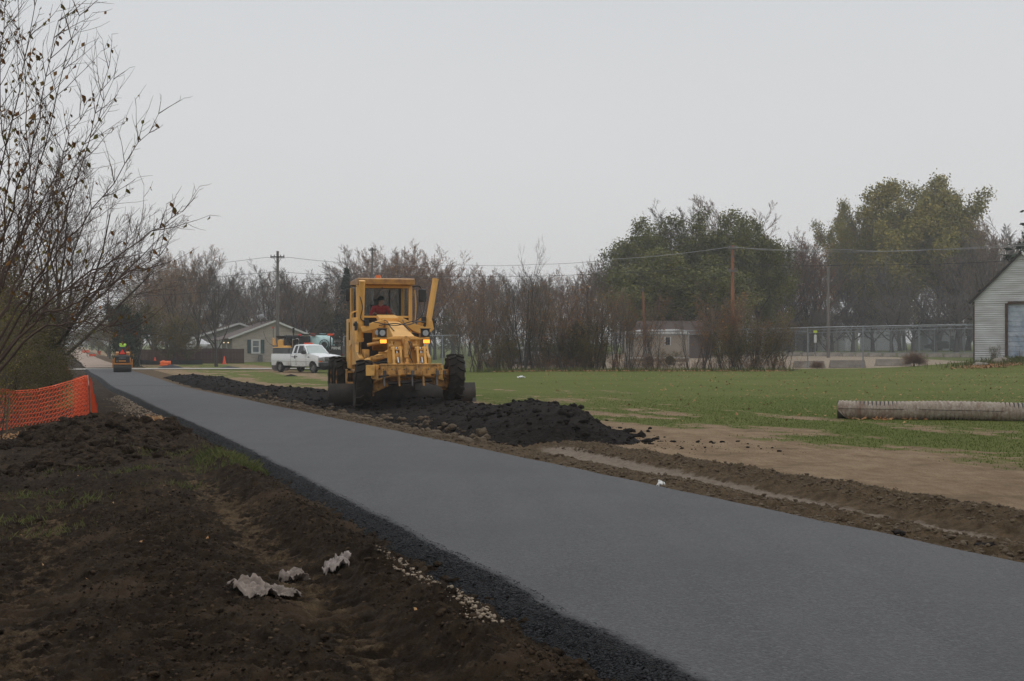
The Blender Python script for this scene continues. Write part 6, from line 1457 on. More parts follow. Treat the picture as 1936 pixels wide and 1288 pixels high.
# ================================================================== CHAIN LINK FENCES
def fabric_mat():
    m = bpy.data.materials.new('chain_link'); m.use_nodes = True; N = m.node_tree.nodes; L = m.node_tree.links; b = N['Principled BSDF']
    b.inputs['Base Color'].default_value = (.20, .21, .22, 1); b.inputs['Metallic'].default_value = .3; b.inputs['Roughness'].default_value = .5
    tc = N.new('ShaderNodeTexCoord'); sp = N.new('ShaderNodeSeparateXYZ'); L.new(tc.outputs['Object'], sp.inputs[0])
    vals = []
    for sg in ('ADD', 'SUBTRACT'):
        a = N.new('ShaderNodeMath'); a.operation = sg; L.new(sp.outputs['X'], a.inputs[0]); L.new(sp.outputs['Z'], a.inputs[1])
        s = N.new('ShaderNodeMath'); s.operation = 'MULTIPLY'; L.new(a.outputs[0], s.inputs[0]); s.inputs[1].default_value = 1/.075
        f = N.new('ShaderNodeMath'); f.operation = 'FRACT'; L.new(s.outputs[0], f.inputs[0])
        l = N.new('ShaderNodeMath'); l.operation = 'LESS_THAN'; L.new(f.outputs[0], l.inputs[0]); l.inputs[1].default_value = .095; vals.append(l.outputs[0])
    mxn = N.new('ShaderNodeMath'); mxn.operation = 'MAXIMUM'; L.new(vals[0], mxn.inputs[0]); L.new(vals[1], mxn.inputs[1]); L.new(mxn.outputs[0], b.inputs['Alpha'])
    return m
FAB = fabric_mat(); GALV = mat('galvanised_pipe', (.30, .32, .34), .45, .4, col2=(.22, .235, .25), scale=3)
def wire_fence(x0, Y0, x1, Y1, py_top0, py_top1, step, label, rpost=.045, outrig=True, lower=None, rail_r=.035, low_rail=None):
    A = Vector((x0, Y0, 0)); B = Vector((x1, Y1, 0)); d = (B-A); L_ = d.length; ang = math.atan2(d.y, d.x)
    t = thing('wire_fence', label, 'wire fence', (x0, Y0, 0), ang)
    def topz(s): 
        py = py_top0+(py_top1-py_top0)*s; Yq = Y0+(Y1-Y0)*s; return CAMZ+(HY-py)/F*Yq
    n = max(2, int(L_/step)); mbF = MB()
    for i in range(n+1):
        s = i/n; X, Y = x0+d.x*s, Y0+d.y*s; z = gz(X, Y)
        mb = MB(); mb.cyl((L_*s, 0, z-.1), (L_*s, 0, topz(s)), rpost, n=8)
        if outrig: mb.cyl((L_*s, 0, topz(s)-.02), (L_*s+.18, .26, topz(s)+.34), .02, n=6)
        mb.build('post', GALV, t)
    mb = MB(); mb.tube([(L_*i/12, 0, topz(i/12)) for i in range(13)], rail_r, 6)
    if outrig: 
        for k in (1,): mb.tube([(L_*i/12+.18, .26, topz(i/12)+.34) for i in range(13)], rail_r*.8, 6)
    if low_rail: mb.tube([(L_*i/12, 0, topz(i/12)-low_rail) for i in range(13)], rail_r*.7, 6)
    mb.build('rail', GALV, t)
    N_ = 24; vs = []; 
    for i in range(N_+1):
        s = i/N_; z = gz(x0+d.x*s, Y0+d.y*s); vs += [(L_*s, 0, z), (L_*s, 0, topz(s))]
    mb = MB(); mb.add(vs, [(2*i, 2*i+2, 2*i+3, 2*i+1) for i in range(N_)]); mb.build('wire_fabric', FAB, t, 0, fix=False)
    return t
wire_fence(PX(1527, 84.5), 84.5, PX(1846, 82.5), 82.5, 619.5, 613.5, 3.03, 'tall galvanised chain link fence running left from the corrugated shed', rpost=.05, outrig=False)
wire_fence(PX(1190, 87), 87, PX(1527, 84.6), 84.6, 628.5, 619.8, 3.05, 'middle run of chain link fence behind the scrub and in front of the trailer', rpost=.045, outrig=False, low_rail=.25)
wire_fence(PX(880, 90), 90, PX(1186, 87.1), 87.1, 634, 629.5, 3.05, 'left run of chain link fence behind the scrub strip', rpost=.045, outrig=False, low_rail=.25)
wire_fence(PX(1480, 150.6), 150.6, PX(1852, 138), 138, 631, 620.5, 1.55, 'far chain link fence with slanted outriggers beyond the row of concrete barriers', rpost=.035, outrig=True, rail_r=.04)
wire_fence(PX(650, 112), 112, PX(880, 96), 96, 636, 634, 3.0, 'chain link fence with privacy slats behind the grader', rpost=.05, outrig=False)
# ================================================================== CONCRETE BARRIERS
CON = mat('barrier_concrete', (.32, .275, .23), .9, col2=(.23, .20, .165), scale=2.5, bump=.01, dirt=(.12, .09, .07), dirt_h=(0, .5, .42, .3))
def barrier(px0, px1, Y, h, label, group=None):
    L_ = (px1-px0)/F*Y; X = PX((px0+px1)/2, Y)
    t_ = MB(); t_.prism([(-.30, -.02), (-.30, .06), (-.17, h*.45), (-.10, h), (.10, h), (.17, h*.45), (.30, .06), (.30, -.02)], 'x', -L_/2, L_/2)
    for v in range(len(t_.v)):
        x, y, z = t_.v[v]; t_.v[v] = (x*(1-.05*z/h), y, z)
    o = t_.build('concrete_barrier', CON, None, bevel=.015); o.location = (X, Y, gz(X, Y)); tag(o, label, 'barrier', group); return o
barrier(1500, 1559, 86.5, .46, 'concrete barrier partly behind scrub, leftmost of the near three')
barrier(1568, 1636, 84.9, .52, 'concrete barrier in the middle of the near three, behind a fence post')
barrier(1655, 1722, 92.5, .50, 'concrete barrier just left of the round dry bush')
fx = [1463, 1489, 1515, 1541, 1566, 1591, 1616, 1642, 1668, 1695, 1722, 1752, 1783, 1815, 1846]
for i in range(len(fx)-1):
    Yb = 141-i*.75; barrier(fx[i]+.8, fx[i+1]-2.2, Yb, .42, 'low concrete barrier of the long row across the far side of the gravel yard', 'concrete barriers across the far side of the yard')
# ================================================================== TAN TRAILER
TR = thing('site_trailer', 'tan box trailer with white curved roof behind the scrub and fence', 'trailer', (PX(1247, 97), 97, gz(PX(1247, 97), 97)), R(4)); kt = 2400/97.
a = 57/kt; zt = 2.08-(629-HY)/kt-gz(PX(1247, 97), 97)
mb = MB(); mb.bx(-a, a, 0, 2.6, .25, zt-.1); mb.build('body', mat('tan_panel', (.34, .29, .235), .7, col2=(.29, .25, .20), scale=1.2), TR, bevel=.05)
mb = MB(); mb.prism([(-a-.05, zt-.12), (-a+.1, zt+.10), (-a*.5, zt+.22), (a*.6, zt+.26), (a-.2, zt+.16), (a+.05, zt-.10)], 'y', -.08, 2.7); mb.build('roof', mat('white_roof', (.66, .67, .66), .5, col2=(.55, .56, .55)), TR, bevel=.02)
mb = MB(); mb.bx(.45, .8, -.03, .01, 1.55, 2.1); mb.build('window', GLD, TR)
mb = MB(); mb.bx(.39, .45, -.05, .01, 1.5, 2.15); mb.bx(.80, .86, -.05, .01, 1.5, 2.15); mb.bx(-a, a, -.03, .0, .5, .58); mb.build('window_trim', TRIM, TR)
mb = MB()
for x in (-.8, .8):
    mb.lathe([(.001, -.1), (.32, -.1), (.36, 0), (.32, .1), (.001, .1)], 24, (x, -.02, .34), 'y')
mb.build('wheel', RUBC, TR)
for px, Y, lab in ((960, 95, 'grey car glimpsed through the left end of the scrub strip'), (1010, 100, 'pale car glimpsed through the scrub right of the grey one')):
    t = thing('parked_car', lab, 'car', (PX(px, Y), Y, gz(PX(px, Y), Y)), R(8)); mm = mat('paint%d' % px, (.32, .33, .35) if px == 960 else (.5, .5, .5), .35)
    mb = MB(); mb.prism([(-2.1, .35), (-2.15, .85), (-1.4, 1.0), (-.8, 1.45), (.7, 1.45), (1.3, 1.0), (2.1, .85), (2.1, .35)], 'y', -.85, .85); mb.build('body', mm, t, bevel=.05)
    mb = MB(); mb.prism([(-1.15, 1.02), (-.72, 1.38), (.62, 1.38), (1.05, 1.02)], 'y', -.86, .86); mb.build('window', GLD, t)
    for x in (-1.35, 1.35):
        for y in (-.76, .76): carwheel(t, x, y, .32, .2)
# ================================================================== DISTANT HOUSES beyond the orchard row
def far_house(px0, px1, py_eave, py_ridge, Y, wallc, roofc, label, gable=False, wins=()):
    X = PX((px0+px1)/2, Y); z = gz(X, Y); a = (px1-px0)/2/F*Y; ze = CAMZ-(py_eave-HY)/F*Y-z; zr_ = CAMZ-(py_ridge-HY)/F*Y-z
    t = thing('distant_house', label, 'house', (X, Y, z)); wm = mat('siding_%d' % px0, wallc, .7); rm = mat('roofing_%d' % px0, roofc, .9)
    mb = MB(); mb.bx(-a, a, 0, 7, -.2, ze)
    if gable: mb.prism([(-a, ze), (0, zr_), (a, ze)], 'y', 0, 7)
    mb.build('wall', wm, t)
    mb = MB()
    if gable: roofpair(mb, -a-.3, ze-.1, a+.3, ze-.1, zr_+.08, -.3, 7.3)
    else: mb.add([(-a-.4, -.5, ze), (a+.4, -.5, ze), (a-.6, 3.5, zr_), (-a+.6, 3.5, zr_), (-a-.4, 7.5, ze), (a+.4, 7.5, ze)], [(0,1,2,3), (4,3,2,5), (0,3,4), (1,5,2), (0,4,5,1)])
    mb.build('roof', rm, t)
    for (xa, xb, za, zb) in wins:
        mb = MB(); mb.bx((xa-(px0+px1)/2)/F*Y, (xb-(px0+px1)/2)/F*Y, -.05, .01, za, zb); mb.build('window', GLD, t)
far_house(1462, 1545, 628, 608, 188, (.085, .075, .07), (.075, .052, .048), 'low house with dark red brown roof left of the yellow sign')
far_house(1546, 1622, 625, 606, 190, (.42, .42, .36), (.13, .11, .10), 'cream house behind the first orchard trees right of the yellow sign', wins=[(1588, 1596, 1., 2.2), (1566, 1572, 1., 2.2)])
far_house(1598, 1612, 628, 611, 186, (.60, .62, .64), (.4, .4, .4), 'narrow white gabled shed among the orchard trunks', gable=True)
far_house(1650, 1706, 626, 606, 196, (.55, .57, .60), (.2, .2, .2), 'white sided house behind the middle of the orchard row', gable=True)
far_house(1755, 1826, 624, 604, 198, (.50, .53, .56), (.16, .16, .17), 'pale grey house behind the right orchard trees', wins=[(1768, 1776, .9, 2.3), (1796, 1803, .9, 2.3)])
far_house(1200, 1345, 634, 606, 128, (.10, .075, .065), (.085, .06, .052), 'long low building with brown roof rising behind the tan trailer')
t = thing('parked_car', 'dark car parked in front of the pale grey house', 'car', (PX(1778, 188), 188, gz(PX(1778, 188), 188)), R(4))
mb = MB(); mb.prism([(-2.1, .35), (-2.15, .85), (-1.4, 1.0), (-.8, 1.45), (.7, 1.45), (1.3, 1.0), (2.1, .85), (2.1, .35)], 'y', -.85, .85); mb.build('body', BLK, t, bevel=.05)
mb = MB(); mb.prism([(-1.15, 1.02), (-.72, 1.38), (.62, 1.38), (1.05, 1.02)], 'y', -.86, .86); mb.build('window', GLD, t)
for x in (-1.35, 1.35): carwheel(t, x, -.76, .32, .2)
t = thing('roadside_sign', 'yellow sign above a white notice on a post beyond the yard', 'sign', (PX(1541.5, 136), 136, gz(PX(1541.5, 136), 136)))
zz = lambda py: CAMZ-(py-HY)/F*136-gz(PX(1541.5, 136), 136)
mb = MB(); mb.cyl((0, .03, -.1), (0, .03, zz(624)), .03, n=8); mb.build('post', GALV, t)
mb = MB(); mb.bx(-.2, .2, -.01, .02, zz(629.5), zz(625)); mb.build('yellow_panel', mat('yellow_sign', (.62, .75, .03), .5, col2=(.60, .72, .03)), t)
mb = MB(); mb.bx(-.14, .14, -.01, .02, zz(648), zz(633)); mb.build('white_notice', WHT, t)
# ================================================================== CORRUGATED SHED
def shed_mat():
    m = bpy.data.materials.new('corrugated_metal'); m.use_nodes = True; N = m.node_tree.nodes; L = m.node_tree.links; b = N['Principled BSDF']; b.inputs['Roughness'].default_value = .55; b.inputs['Metallic'].default_value = .25
    tc = N.new('ShaderNodeTexCoord'); mp = N.new('ShaderNodeMapping'); mp.inputs['Scale'].default_value = (.5, .5, 2.5); L.new(tc.outputs['Object'], mp.inputs[0])
    n = N.new('ShaderNodeTexNoise'); n.inputs['Scale'].default_value = 1.4; n.inputs['Detail'].default_value = 8; L.new(mp.outputs[0], n.inputs['Vector'])
    r = N.new('ShaderNodeMapRange'); r.inputs['From Min'].default_value = .35; r.inputs['From Max'].default_value = .7; L.new(n.outputs['Fac'], r.inputs['Value'])
    c = node_mix(N, L, r.outputs[0], (.56, .57, .58), (.38, .375, .37)); L.new(c, b.inputs['Base Color']); return m
CORR = shed_mat(); SY = 78.0; sxl = PX(1841, SY); szg = .95
SH = thing('corrugated_shed', 'grey corrugated metal shed with a faded door at the right edge', 'shed', (sxl, SY, szg), R(-22))
ks = F/SY; ze = CAMZ-(568-HY)/ks-szg; zp = CAMZ-(479-HY)/ks-szg; xp = 82/ks+.05; xw = 2*xp; xd0 = 60/ks; zd = CAMZ-(576-HY)/ks-szg; xd1 = xw-xd0
# corrugated gable wall: horizontal waves
V = []; Fc = []; dz = .0165
rowsz = np.arange(-.2, zp, dz); mb = MB()
def wall_x(z): 
    if z <= ze: return 0, xw
    f = (z-ze)/(zp-ze); return xp*f, xw-xp*f
prev = None
def addrow(xa, xb):
    for i, z in enumerate(rowsz):
        pass
def corr_wall(xa_fun, xb_fun, z0, z1):
    zs = np.arange(z0, z1+1e-6, dz); b0 = len(mb.v)
    for z in zs:
        y = .010*math.sin(z/.0663*math.pi*2*.5*1.0); mb.v += [(xa_fun(z), y, z), (xb_fun(z), y, z)]
    for i in range(len(zs)-1): mb.f.append((b0+2*i, b0+2*i+1, b0+2*i+3, b0+2*i+2))
corr_wall(lambda z: 0, lambda z: xd0, -.3, zd); corr_wall(lambda z: xd1, lambda z: xw, -.3, zd); corr_wall(lambda z: wall_x(z)[0], lambda z: wall_x(z)[1], zd, zp-.02)
mb.build('front_wall', CORR, SH, 60, fix=False)
mb = MB(); mb.bx(.0, .03, .03, 9, -.3, ze); mb.bx(xw-.03, xw, .03, 9, -.3, ze); mb.prism([(.03, -.3), (.03, ze), (xp, zp-.05), (xw-.03, ze), (xw-.03, -.3)], 'y', 8.9, 9); mb.build('side_wall', CORR, SH)
mb = MB(); roofpair(mb, -.22, ze-.16, xw+.22, ze-.16, zp+.06, -.14, 9.2, .05, xp); rf = mb.build('roof', mat('shed_roof', (.42, .43, .44), .5, .2, col2=(.3, .3, .31)), SH)
mb = MB(); mb.beam((-.25, -.17, ze-.20), (xp, -.17, zp+.0), .05, .14); mb.build('left_bargeboard', mat('soffit_shade_board', (.035, .03, .028), .8), SH)  # left rake trim coloured dark to paint in the shadowed soffit
mb = MB(); mb.beam((xp, -.17, zp+.02), (xw+.25, -.17, ze-.18), .05, .14); mb.build('right_bargeboard', WHT, SH)
mb = MB(); mb.bx(-.03, .05, -.05, .0, -.3, ze-.1); mb.bx(xd0-.16, xd0, -.08, .1, -.3, zd+.05); mb.bx(xd1, xd1+.16, -.08, .1, -.3, zd+.05); mb.bx(xd0, xd1, -.10, .1, zd, zd+.16); mb.build('door_frame', mat('rusty_frame', (.10, .055, .035), .85, col2=(.05, .038, .032), scale=5), SH)
mb = MB(); nd = int((zd+.3)/.30)
for i in range(nd+1): mb.bx(xd0, xd1, .055, .09, -.3+i*.3, min(zd, -.3+i*.3+.288))
dm = mat('faded_blue_white_door', (.50, .54, .60), .6, col2=(.24, .30, .38), scale=1.3, detail=10, dirt=(.16, .13, .11), dirt_h=(0, 3.4, .42, .22))
mb.build('door', dm, SH, bevel=.006)
for i, (px, py, Y, s) in enumerate(((1893, 682, 75.3, .35), (1850, 690, 75.0, .22), (1862, 689, 74.8, .18))):
    X = PX(px, Y); mb = MB(); mb.ball((0, 0, .3*s), s, 14, 9, (1.6, 1, .7))
    for j, (x, y, z) in enumerate(mb.v): d_ = 1+.25*mnoise.noise(Vector((x*4+i*9, y*4, z*4))); mb.v[j] = (x*d_, y*d_, z*d_)
    o = mb.build('rock', mat('pale_rock', (.34, .30, .25), .9, col2=(.22, .19, .16), scale=6, bump=.02), None); o.location = (X, Y, gz(X, Y)); tag(o, ('large tan boulder against the shed wall beside the door', 'flat pale stone at the left foot of the shed', 'pale stone right of the flat one at the shed foot')[i], 'rock')
# ================================================================== CULVERT PIPE
def culvert():
    Y0 = 26.2; x0 = PX(1583, Y0); x1 = PX(2120, 24.9); A = Vector((x0, Y0, 0)); B = Vector((x1, 24.9, 0)); L_ = (B-A).length; r = .192
    za = P(1583, 792, Y0).z+.19; zb = P(2120, 800, 24.9).z+.19; t = thing('culvert_pipe', 'long weathered corrugated metal culvert pipe lying on the grass', 'culvert pipe', (x0, Y0, za), math.atan2(B.y-A.y, B.x-A.x))
    n = 40; st = int(L_/.012); xs = np.linspace(0, L_, st); th = np.linspace(0, 2*math.pi, n+1)[:-1]
    XX, TH = np.meshgrid(xs, th, indexing='ij'); RR_ = r + .008*np.sin(XX/.080*2*math.pi + TH*.35)
    # the skewed, cut mouth at the left end
    cut = np.clip(.40-.0, 0, 1); X2 = XX + (1-XX/L_)**40*(.0+.20*np.clip(-np.sin(TH), 0, 1)+.10*np.clip(np.sin(TH)-.6, 0, 1))
    sag = (zb-za)*XX/L_ - .012*np.sin(XX*2.1)
    V = np.stack([X2.ravel(), (RR_*np.cos(TH)).ravel(), (RR_*np.sin(TH)+sag).ravel()], 1)
    i = np.arange(st-1)[:, None]*n; k_ = np.arange(n)[None, :]; Fq = np.stack([i+k_, i+(k_+1) % n, i+n+(k_+1) % n, i+n+k_], -1).reshape(-1, 4)
    m = bpy.data.materials.new('weathered_zinc'); m.use_nodes = True; N = m.node_tree.nodes; L = m.node_tree.links; b = N['Principled BSDF']; b.inputs['Roughness'].default_value = .75
    tc = N.new('ShaderNodeTexCoord'); 
    def nz_(sc, st_, d=8):
        mp = N.new('ShaderNodeMapping'); mp.inputs['Scale'].default_value = st_; L.new(tc.outputs['Object'], mp.inputs[0]); q_ = N.new('ShaderNodeTexNoise'); q_.inputs['Scale'].default_value = sc; q_.inputs['Detail'].default_value = d; q_.inputs['Roughness'].default_value = .7; L.new(mp.outputs[0], q_.inputs['Vector']); return q_.outputs['Fac']
    def rp(f, a_, c_): 
        q_ = N.new('ShaderNodeMapRange'); q_.inputs['From Min'].default_value = a_; q_.inputs['From Max'].default_value = c_; L.new(f, q_.inputs['Value']); return q_.outputs[0]
    c = node_mix(N, L, rp(nz_(6, (2.5, 1, 1)), .35, .62), (.36, .305, .24), (.20, .145, .105)); c = node_mix(N, L, rp(nz_(22, (1, 1, 1)), .52, .7), c, (.42, .40, .37)); c = node_mix(N, L, rp(nz_(2.2, (1.5, .6, .6)), .55, .7), c, (.17, .10, .065)); c = node_mix(N, L, rp(nz_(40, (1, 1, 1)), .55, .75), c, (.09, .075, .062))
    L.new(c, b.inputs['Base Color'])
    me = np_mesh('pipe_shell', V, Fq, m, True); link('pipe_shell', me, t)
    mb = MB(); mb.tube([(.02, -r-.004, .03), (1.3, -r-.004, .03)], .006, 5); mb.tube([(1.6, -r-.004, .03), (3.2, -r-.004, .015)], .006, 5); mb.build('seam', mat('dark_rust', (.05, .035, .028), .9), t)
    mb = MB(); mb.lathe([(r*.93, .0), (r*.93, L_)], 28, (0, 0, 0), 'x'); o = mb.build('pipe_lining', mat('pipe_inside', (.05, .045, .04), .9), t)
culvert()
# ================================================================== LITTER
def rag(px, py, w, h, seed, label, m, rz=0, tall=.10):
    Y = 1.33*F/(py-HY); 
    for _ in range(4): X = PX(px, Y); Y = (CAMZ-gz(X, Y)-.02)*F/(py-HY)
    n = 60; u = np.linspace(-1, 1, n); U, Vv = np.meshgrid(u, u, indexing='ij'); rr = np.sqrt(U**2+Vv**2)
    ang = np.arctan2(Vv, U); lim = .78+.20*gnoise(np.cos(ang)*2.3+seed, np.sin(ang)*2.3)+.08*gnoise(np.cos(ang)*7+seed, np.sin(ang)*7)
    fld = np.abs(gnoise(U*1.6+seed, Vv*1.1))*.9 + (1-np.abs(gnoise(U*3.1+Vv*1.5+seed*2, Vv*2.1+seed))*2)*.45 + (1-2*np.abs(gnoise(U*6+seed, Vv*7+U*3)))*.22 + .1*gnoise(U*16, Vv*15)
    Z = tall*(fld*(1-.55*rr)) + .012
    xw_ = X+U*w*.5+.02*gnoise(U*3, Vv*3+seed); yw = Y+Vv*h*.5+.02*gnoise(U*3+5, Vv*3+seed)
    Zw = ground_base(xw_, yw)+rough_of(xw_, yw)+Z
    ok = (rr < lim); fc = grid_faces(n, n); fc = fc[ok.ravel()[fc].all(axis=1)]; used, inv = np.unique(fc, return_inverse=True)
    C0 = np.array([X, Y, 0]); me = np_mesh('litter', np.stack([xw_.ravel(), yw.ravel(), Zw.ravel()], 1)[used], inv.reshape(fc.shape), m, True)
    o = link('plastic_sheet', me); tag(o, label, 'litter'); sd = o.modifiers.new('thickness', 'SOLIDIFY'); sd.thickness = .002; return o
RAG = mat('muddy_plastic', (.27, .215, .18), .7, col2=(.13, .10, .082), scale=14, bump=.01, bscale=40, dirt=(.10, .07, .05), dirt_h=(0, 3, .35, .35))
rag(500, 1128, .52, .34, 4.9, 'crumpled muddy white plastic sheet lying in the dark soil, larger piece', RAG, 0, .075)
rag(556, 1106, .22, .22, 7.7, 'small twisted scrap of muddy plastic between the two larger pieces', RAG, 0, .07)
rag(634, 1093, .20, .26, 5.1, 'crumpled pale plastic scrap lying right of the larger sheet', mat('pale_plastic', (.36, .31, .28), .7, col2=(.18, .145, .125), scale=14, bump=.01, bscale=40, dirt=(.10, .07, .05), dirt_h=(0, 3, .35, .35)), 0, .085)
rag(985, 714.5, .5, .6, 1.3, 'white paper scrap at the foot of the scrub strip', WHT, 0, .12)
rag(1250, 924, .07, .12, 2.3, 'tiny white scrap at the right edge of the asphalt', WHT, 0, .05)
rag(324, 783, .20, .16, 9.3, 'small brown leaf scrap lying on the asphalt', mat('brown_leaf', (.22, .12, .05), .8), 0, .05)
# ================================================================== SCATTERED SMALL STUFF
def surf(X, Y): return ground_base(X, Y) + rough_of(X, Y)
def heap_top(X, Y):
    z = surf(X, Y)
    H, n = windrow_h(X, Y); z1 = np.where(H > .012, ground_base(X, Y)-.06+H+n, -9)
    H, n = mound_h(X, Y); z2 = np.where(H > .012, ground_base(X, Y)-.06+H+n, -9)
    return np.maximum(z, np.maximum(z1, z2))
def clods(name, X, Y, Z, size, m, seed, label, cat, flat=.7):
    rs_ = np.random.RandomState(seed)
    import bmesh
    bm = bmesh.new(); bmesh.ops.create_icosphere(bm, subdivisions=2, radius=1); base = np.array([v.co[:] for v in bm.verts]); fc = np.array([[v.index for v in f.verts] for f in bm.faces]); bm.free()
    bm = bmesh.new(); bmesh.ops.create_icosphere(bm, subdivisions=1, radius=1); base1 = np.array([v.co[:] for v in bm.verts]); fc1 = np.array([[v.index for v in f.verts] for f in bm.faces]); bm.free()
    big = size*F/2/Y > 4.5
    if not len(X): return
    Vs = []; Fs = []; off = 0
    for sel, B_, Fc_ in ((big, base, fc), (~big, base1, fc1)):
        n = sel.sum()
        if not n: continue
        k = len(B_); V = np.repeat(B_[None], n, 0)
        j = 1+.45*gnoise(B_[None, :, 0]*1.6+rs_.rand(n, 1)*99, B_[None, :, 1]*1.6+B_[None, :, 2]*1.3+rs_.rand(n, 1)*99) + .20*rs_.normal(0, 1, (n, k))
        V = V*j[:, :, None]*np.stack([.8+.5*rs_.rand(n), .8+.5*rs_.rand(n), flat*(.7+.5*rs_.rand(n))], 1)[:, None, :]
        a = rs_.rand(n)*6.28; c_, s_ = np.cos(a)[:, None], np.sin(a)[:, None]
        V = np.stack([V[..., 0]*c_-V[..., 1]*s_, V[..., 0]*s_+V[..., 1]*c_, V[..., 2]], -1)*size[sel][:, None, None]
        V += np.stack([X[sel], Y[sel], Z[sel]+size[sel]*.22], 1)[:, None, :]
        Vs.append(V.reshape(-1, 3)); Fs.append((Fc_[None]+(np.arange(n)*k)[:, None, None]).reshape(-1, 3)+off); off += n*k
    me = np_mesh(name, np.concatenate(Vs), np.concatenate(Fs), m, True); o = link(name, me); tag(o, label, cat, kind='stuff' if len(X) > 3 else None); return o
rs_ = np.random.RandomState(11)
def rnd_area(n, y0, y1, lat0, lat1, side, pw=1.6):
    Y = y0+(y1-y0)*rs_.rand(n)**pw; l = lat0+(lat1-lat0)*rs_.rand(n)
    X = pl(Y)-l if side == 'L' else pr(Y)+l
    return X, Y, l
# dark clods, left
X, Y, l = rnd_area(60000, 3.5, 30, .0, 7.5, 'L', 1.5); dens = .35-.5*gau(l, .98, .2)*(Y < 14)-.4*gau(l, 2.55, .28)*(Y < 11)+.9*(fbm(X, Y, .7, 3, .6, 5.)) + .5*gau(l, .3, .3) - .55*gau(l, .8, .2)*(Y < 16); k = rs_.rand(len(X)) < dens; X, Y = X[k], Y[k]
sz = .004+.022*rs_.rand(len(X))**8 + .006*rs_.rand(len(X)); clods('soil_clods', X, Y, heap_top(X, Y), sz, M_MOUND, 1, 'dark brown soil clods littering the left verge', 'soil clods')
X, Y, l = rnd_area(60000, 3.6, 11, .25, 4.6, 'L', 1.3); k = rs_.rand(len(X)) < .5+1.2*fbm(X, Y, 1.6, 3, .6, 41.)-1.2*gau(l, .98, .2)-1.0*gau(l, 2.55, .28); X, Y = X[k], Y[k]; sz = .0025+.009*rs_.rand(len(X))**3
clods('soil_clods', X, Y, heap_top(X, Y), sz, M_MOUND, 41, 'fine dark crumbs covering the near soil', 'soil clods', .85)
X, Y, l = rnd_area(16000, 3.6, 14, .25, 5.0, 'L', 1.3); sz = .0025+.011*rs_.rand(len(X))**4
k = np.abs(l-.98) > .18; X, Y, sz = X[k], Y[k], sz[k]
clods('soil_clods', X, Y, heap_top(X, Y), sz, mat('dry_brown_crumbs', (.085, .060, .038), .95, col2=(.045, .031, .02), scale=30, spec=.08), 42, 'drier lighter brown crumbs scattered over the near soil', 'soil clods', .8)
X, Y, l = rnd_area(14000, 5, 40, -.02, .80, 'R', 1.3); sz = .005+.022*rs_.rand(len(X))**6
clods('soil_clods', X, Y, heap_top(X, Y), sz, mat('brown_soil', (.075, .052, .030), .95, col2=(.13, .095, .058), scale=7, bump=.03, bscale=25), 2, 'brown clods along the right shoulder of the asphalt', 'soil clods')
Y = 19+24*rs_.rand(1500)**1.2; X = pr(Y)+.30+.55*rs_.rand(1500)*(1+.4*(Y > 20)); sz = .012+.075*rs_.rand(1500)**5
clods('soil_clods', X, Y, heap_top(X, Y), sz, _M['brown_soil'], 3, 'large tan brown clods heaped between the asphalt and the black soil', 'soil clods')
X, Y, l = rnd_area(9000, 6, 19, 1.42, 2.35, 'R', 1.1); sz = .005+.018*rs_.rand(len(X))**6
clods('soil_clods', X, Y, heap_top(X, Y), sz, _M['brown_soil'], 4, 'crumbled brown soil along the low bank beside the pale wheel track', 'soil clods')
X, Y, l = rnd_area(11000, 18.3, 75, .5, 5.0, 'R', 1.3); H, _ = windrow_h(X, Y); k = H > .03; X, Y = X[k], Y[k]; sz = .010+.06*rs_.rand(len(X))**8
clods('soil_clods', X, Y, heap_top(X, Y), sz, M_SOIL, 5, 'black lumps on the topsoil windrow', 'soil clods')
n = 90; Y = 20+8*rs_.rand(n)**.8; X = pr(Y)+np.minimum(4.9-1.7*sst(28, 19, Y)-.7, 4.3)+.25*rs_.normal(0, 1, n); sz = .025+.065*rs_.rand(n)**2.5
clods('soil_clods', X, Y, heap_top(X, Y), sz, M_SOIL, 16, 'big broken black clods along the crest of the windrow', 'soil clods', .8)
n = 160; Y = 19.3+7*rs_.rand(n); X = pr(Y)+3.1+.13*(Y-19.3)+.9*np.abs(rs_.normal(0, .5, n)); sz = .012+.07*rs_.rand(n)**4
clods('soil_clods', X, Y, heap_top(X, Y), sz, M_SOIL, 6, 'loose black lumps rolled off the outer side of the windrow', 'soil clods')
n = 260; Y = 17+2.5*rs_.rand(n)**.6; X = pr(Y)+2.0+2.6*rs_.rand(n)**1.5; sz = .006+.03*rs_.rand(n)**6
clods('soil_clods', X, Y, heap_top(X, Y), sz, M_SOIL, 7, 'black crumbs scattered on the tan dirt ahead of the windrow', 'soil clods')
X, Y, l = rnd_area(2600, 15, 26, .3, 4.5, 'L', 1.0); H, _ = mound_h(X, Y); k = H > .04; X, Y = X[k], Y[k]; sz = .015+.085*rs_.rand(len(X))**4
clods('soil_clods', X, Y, heap_top(X, Y), sz, M_MOUND, 8, 'big dark clods on the mound by the orange netting', 'soil clods')
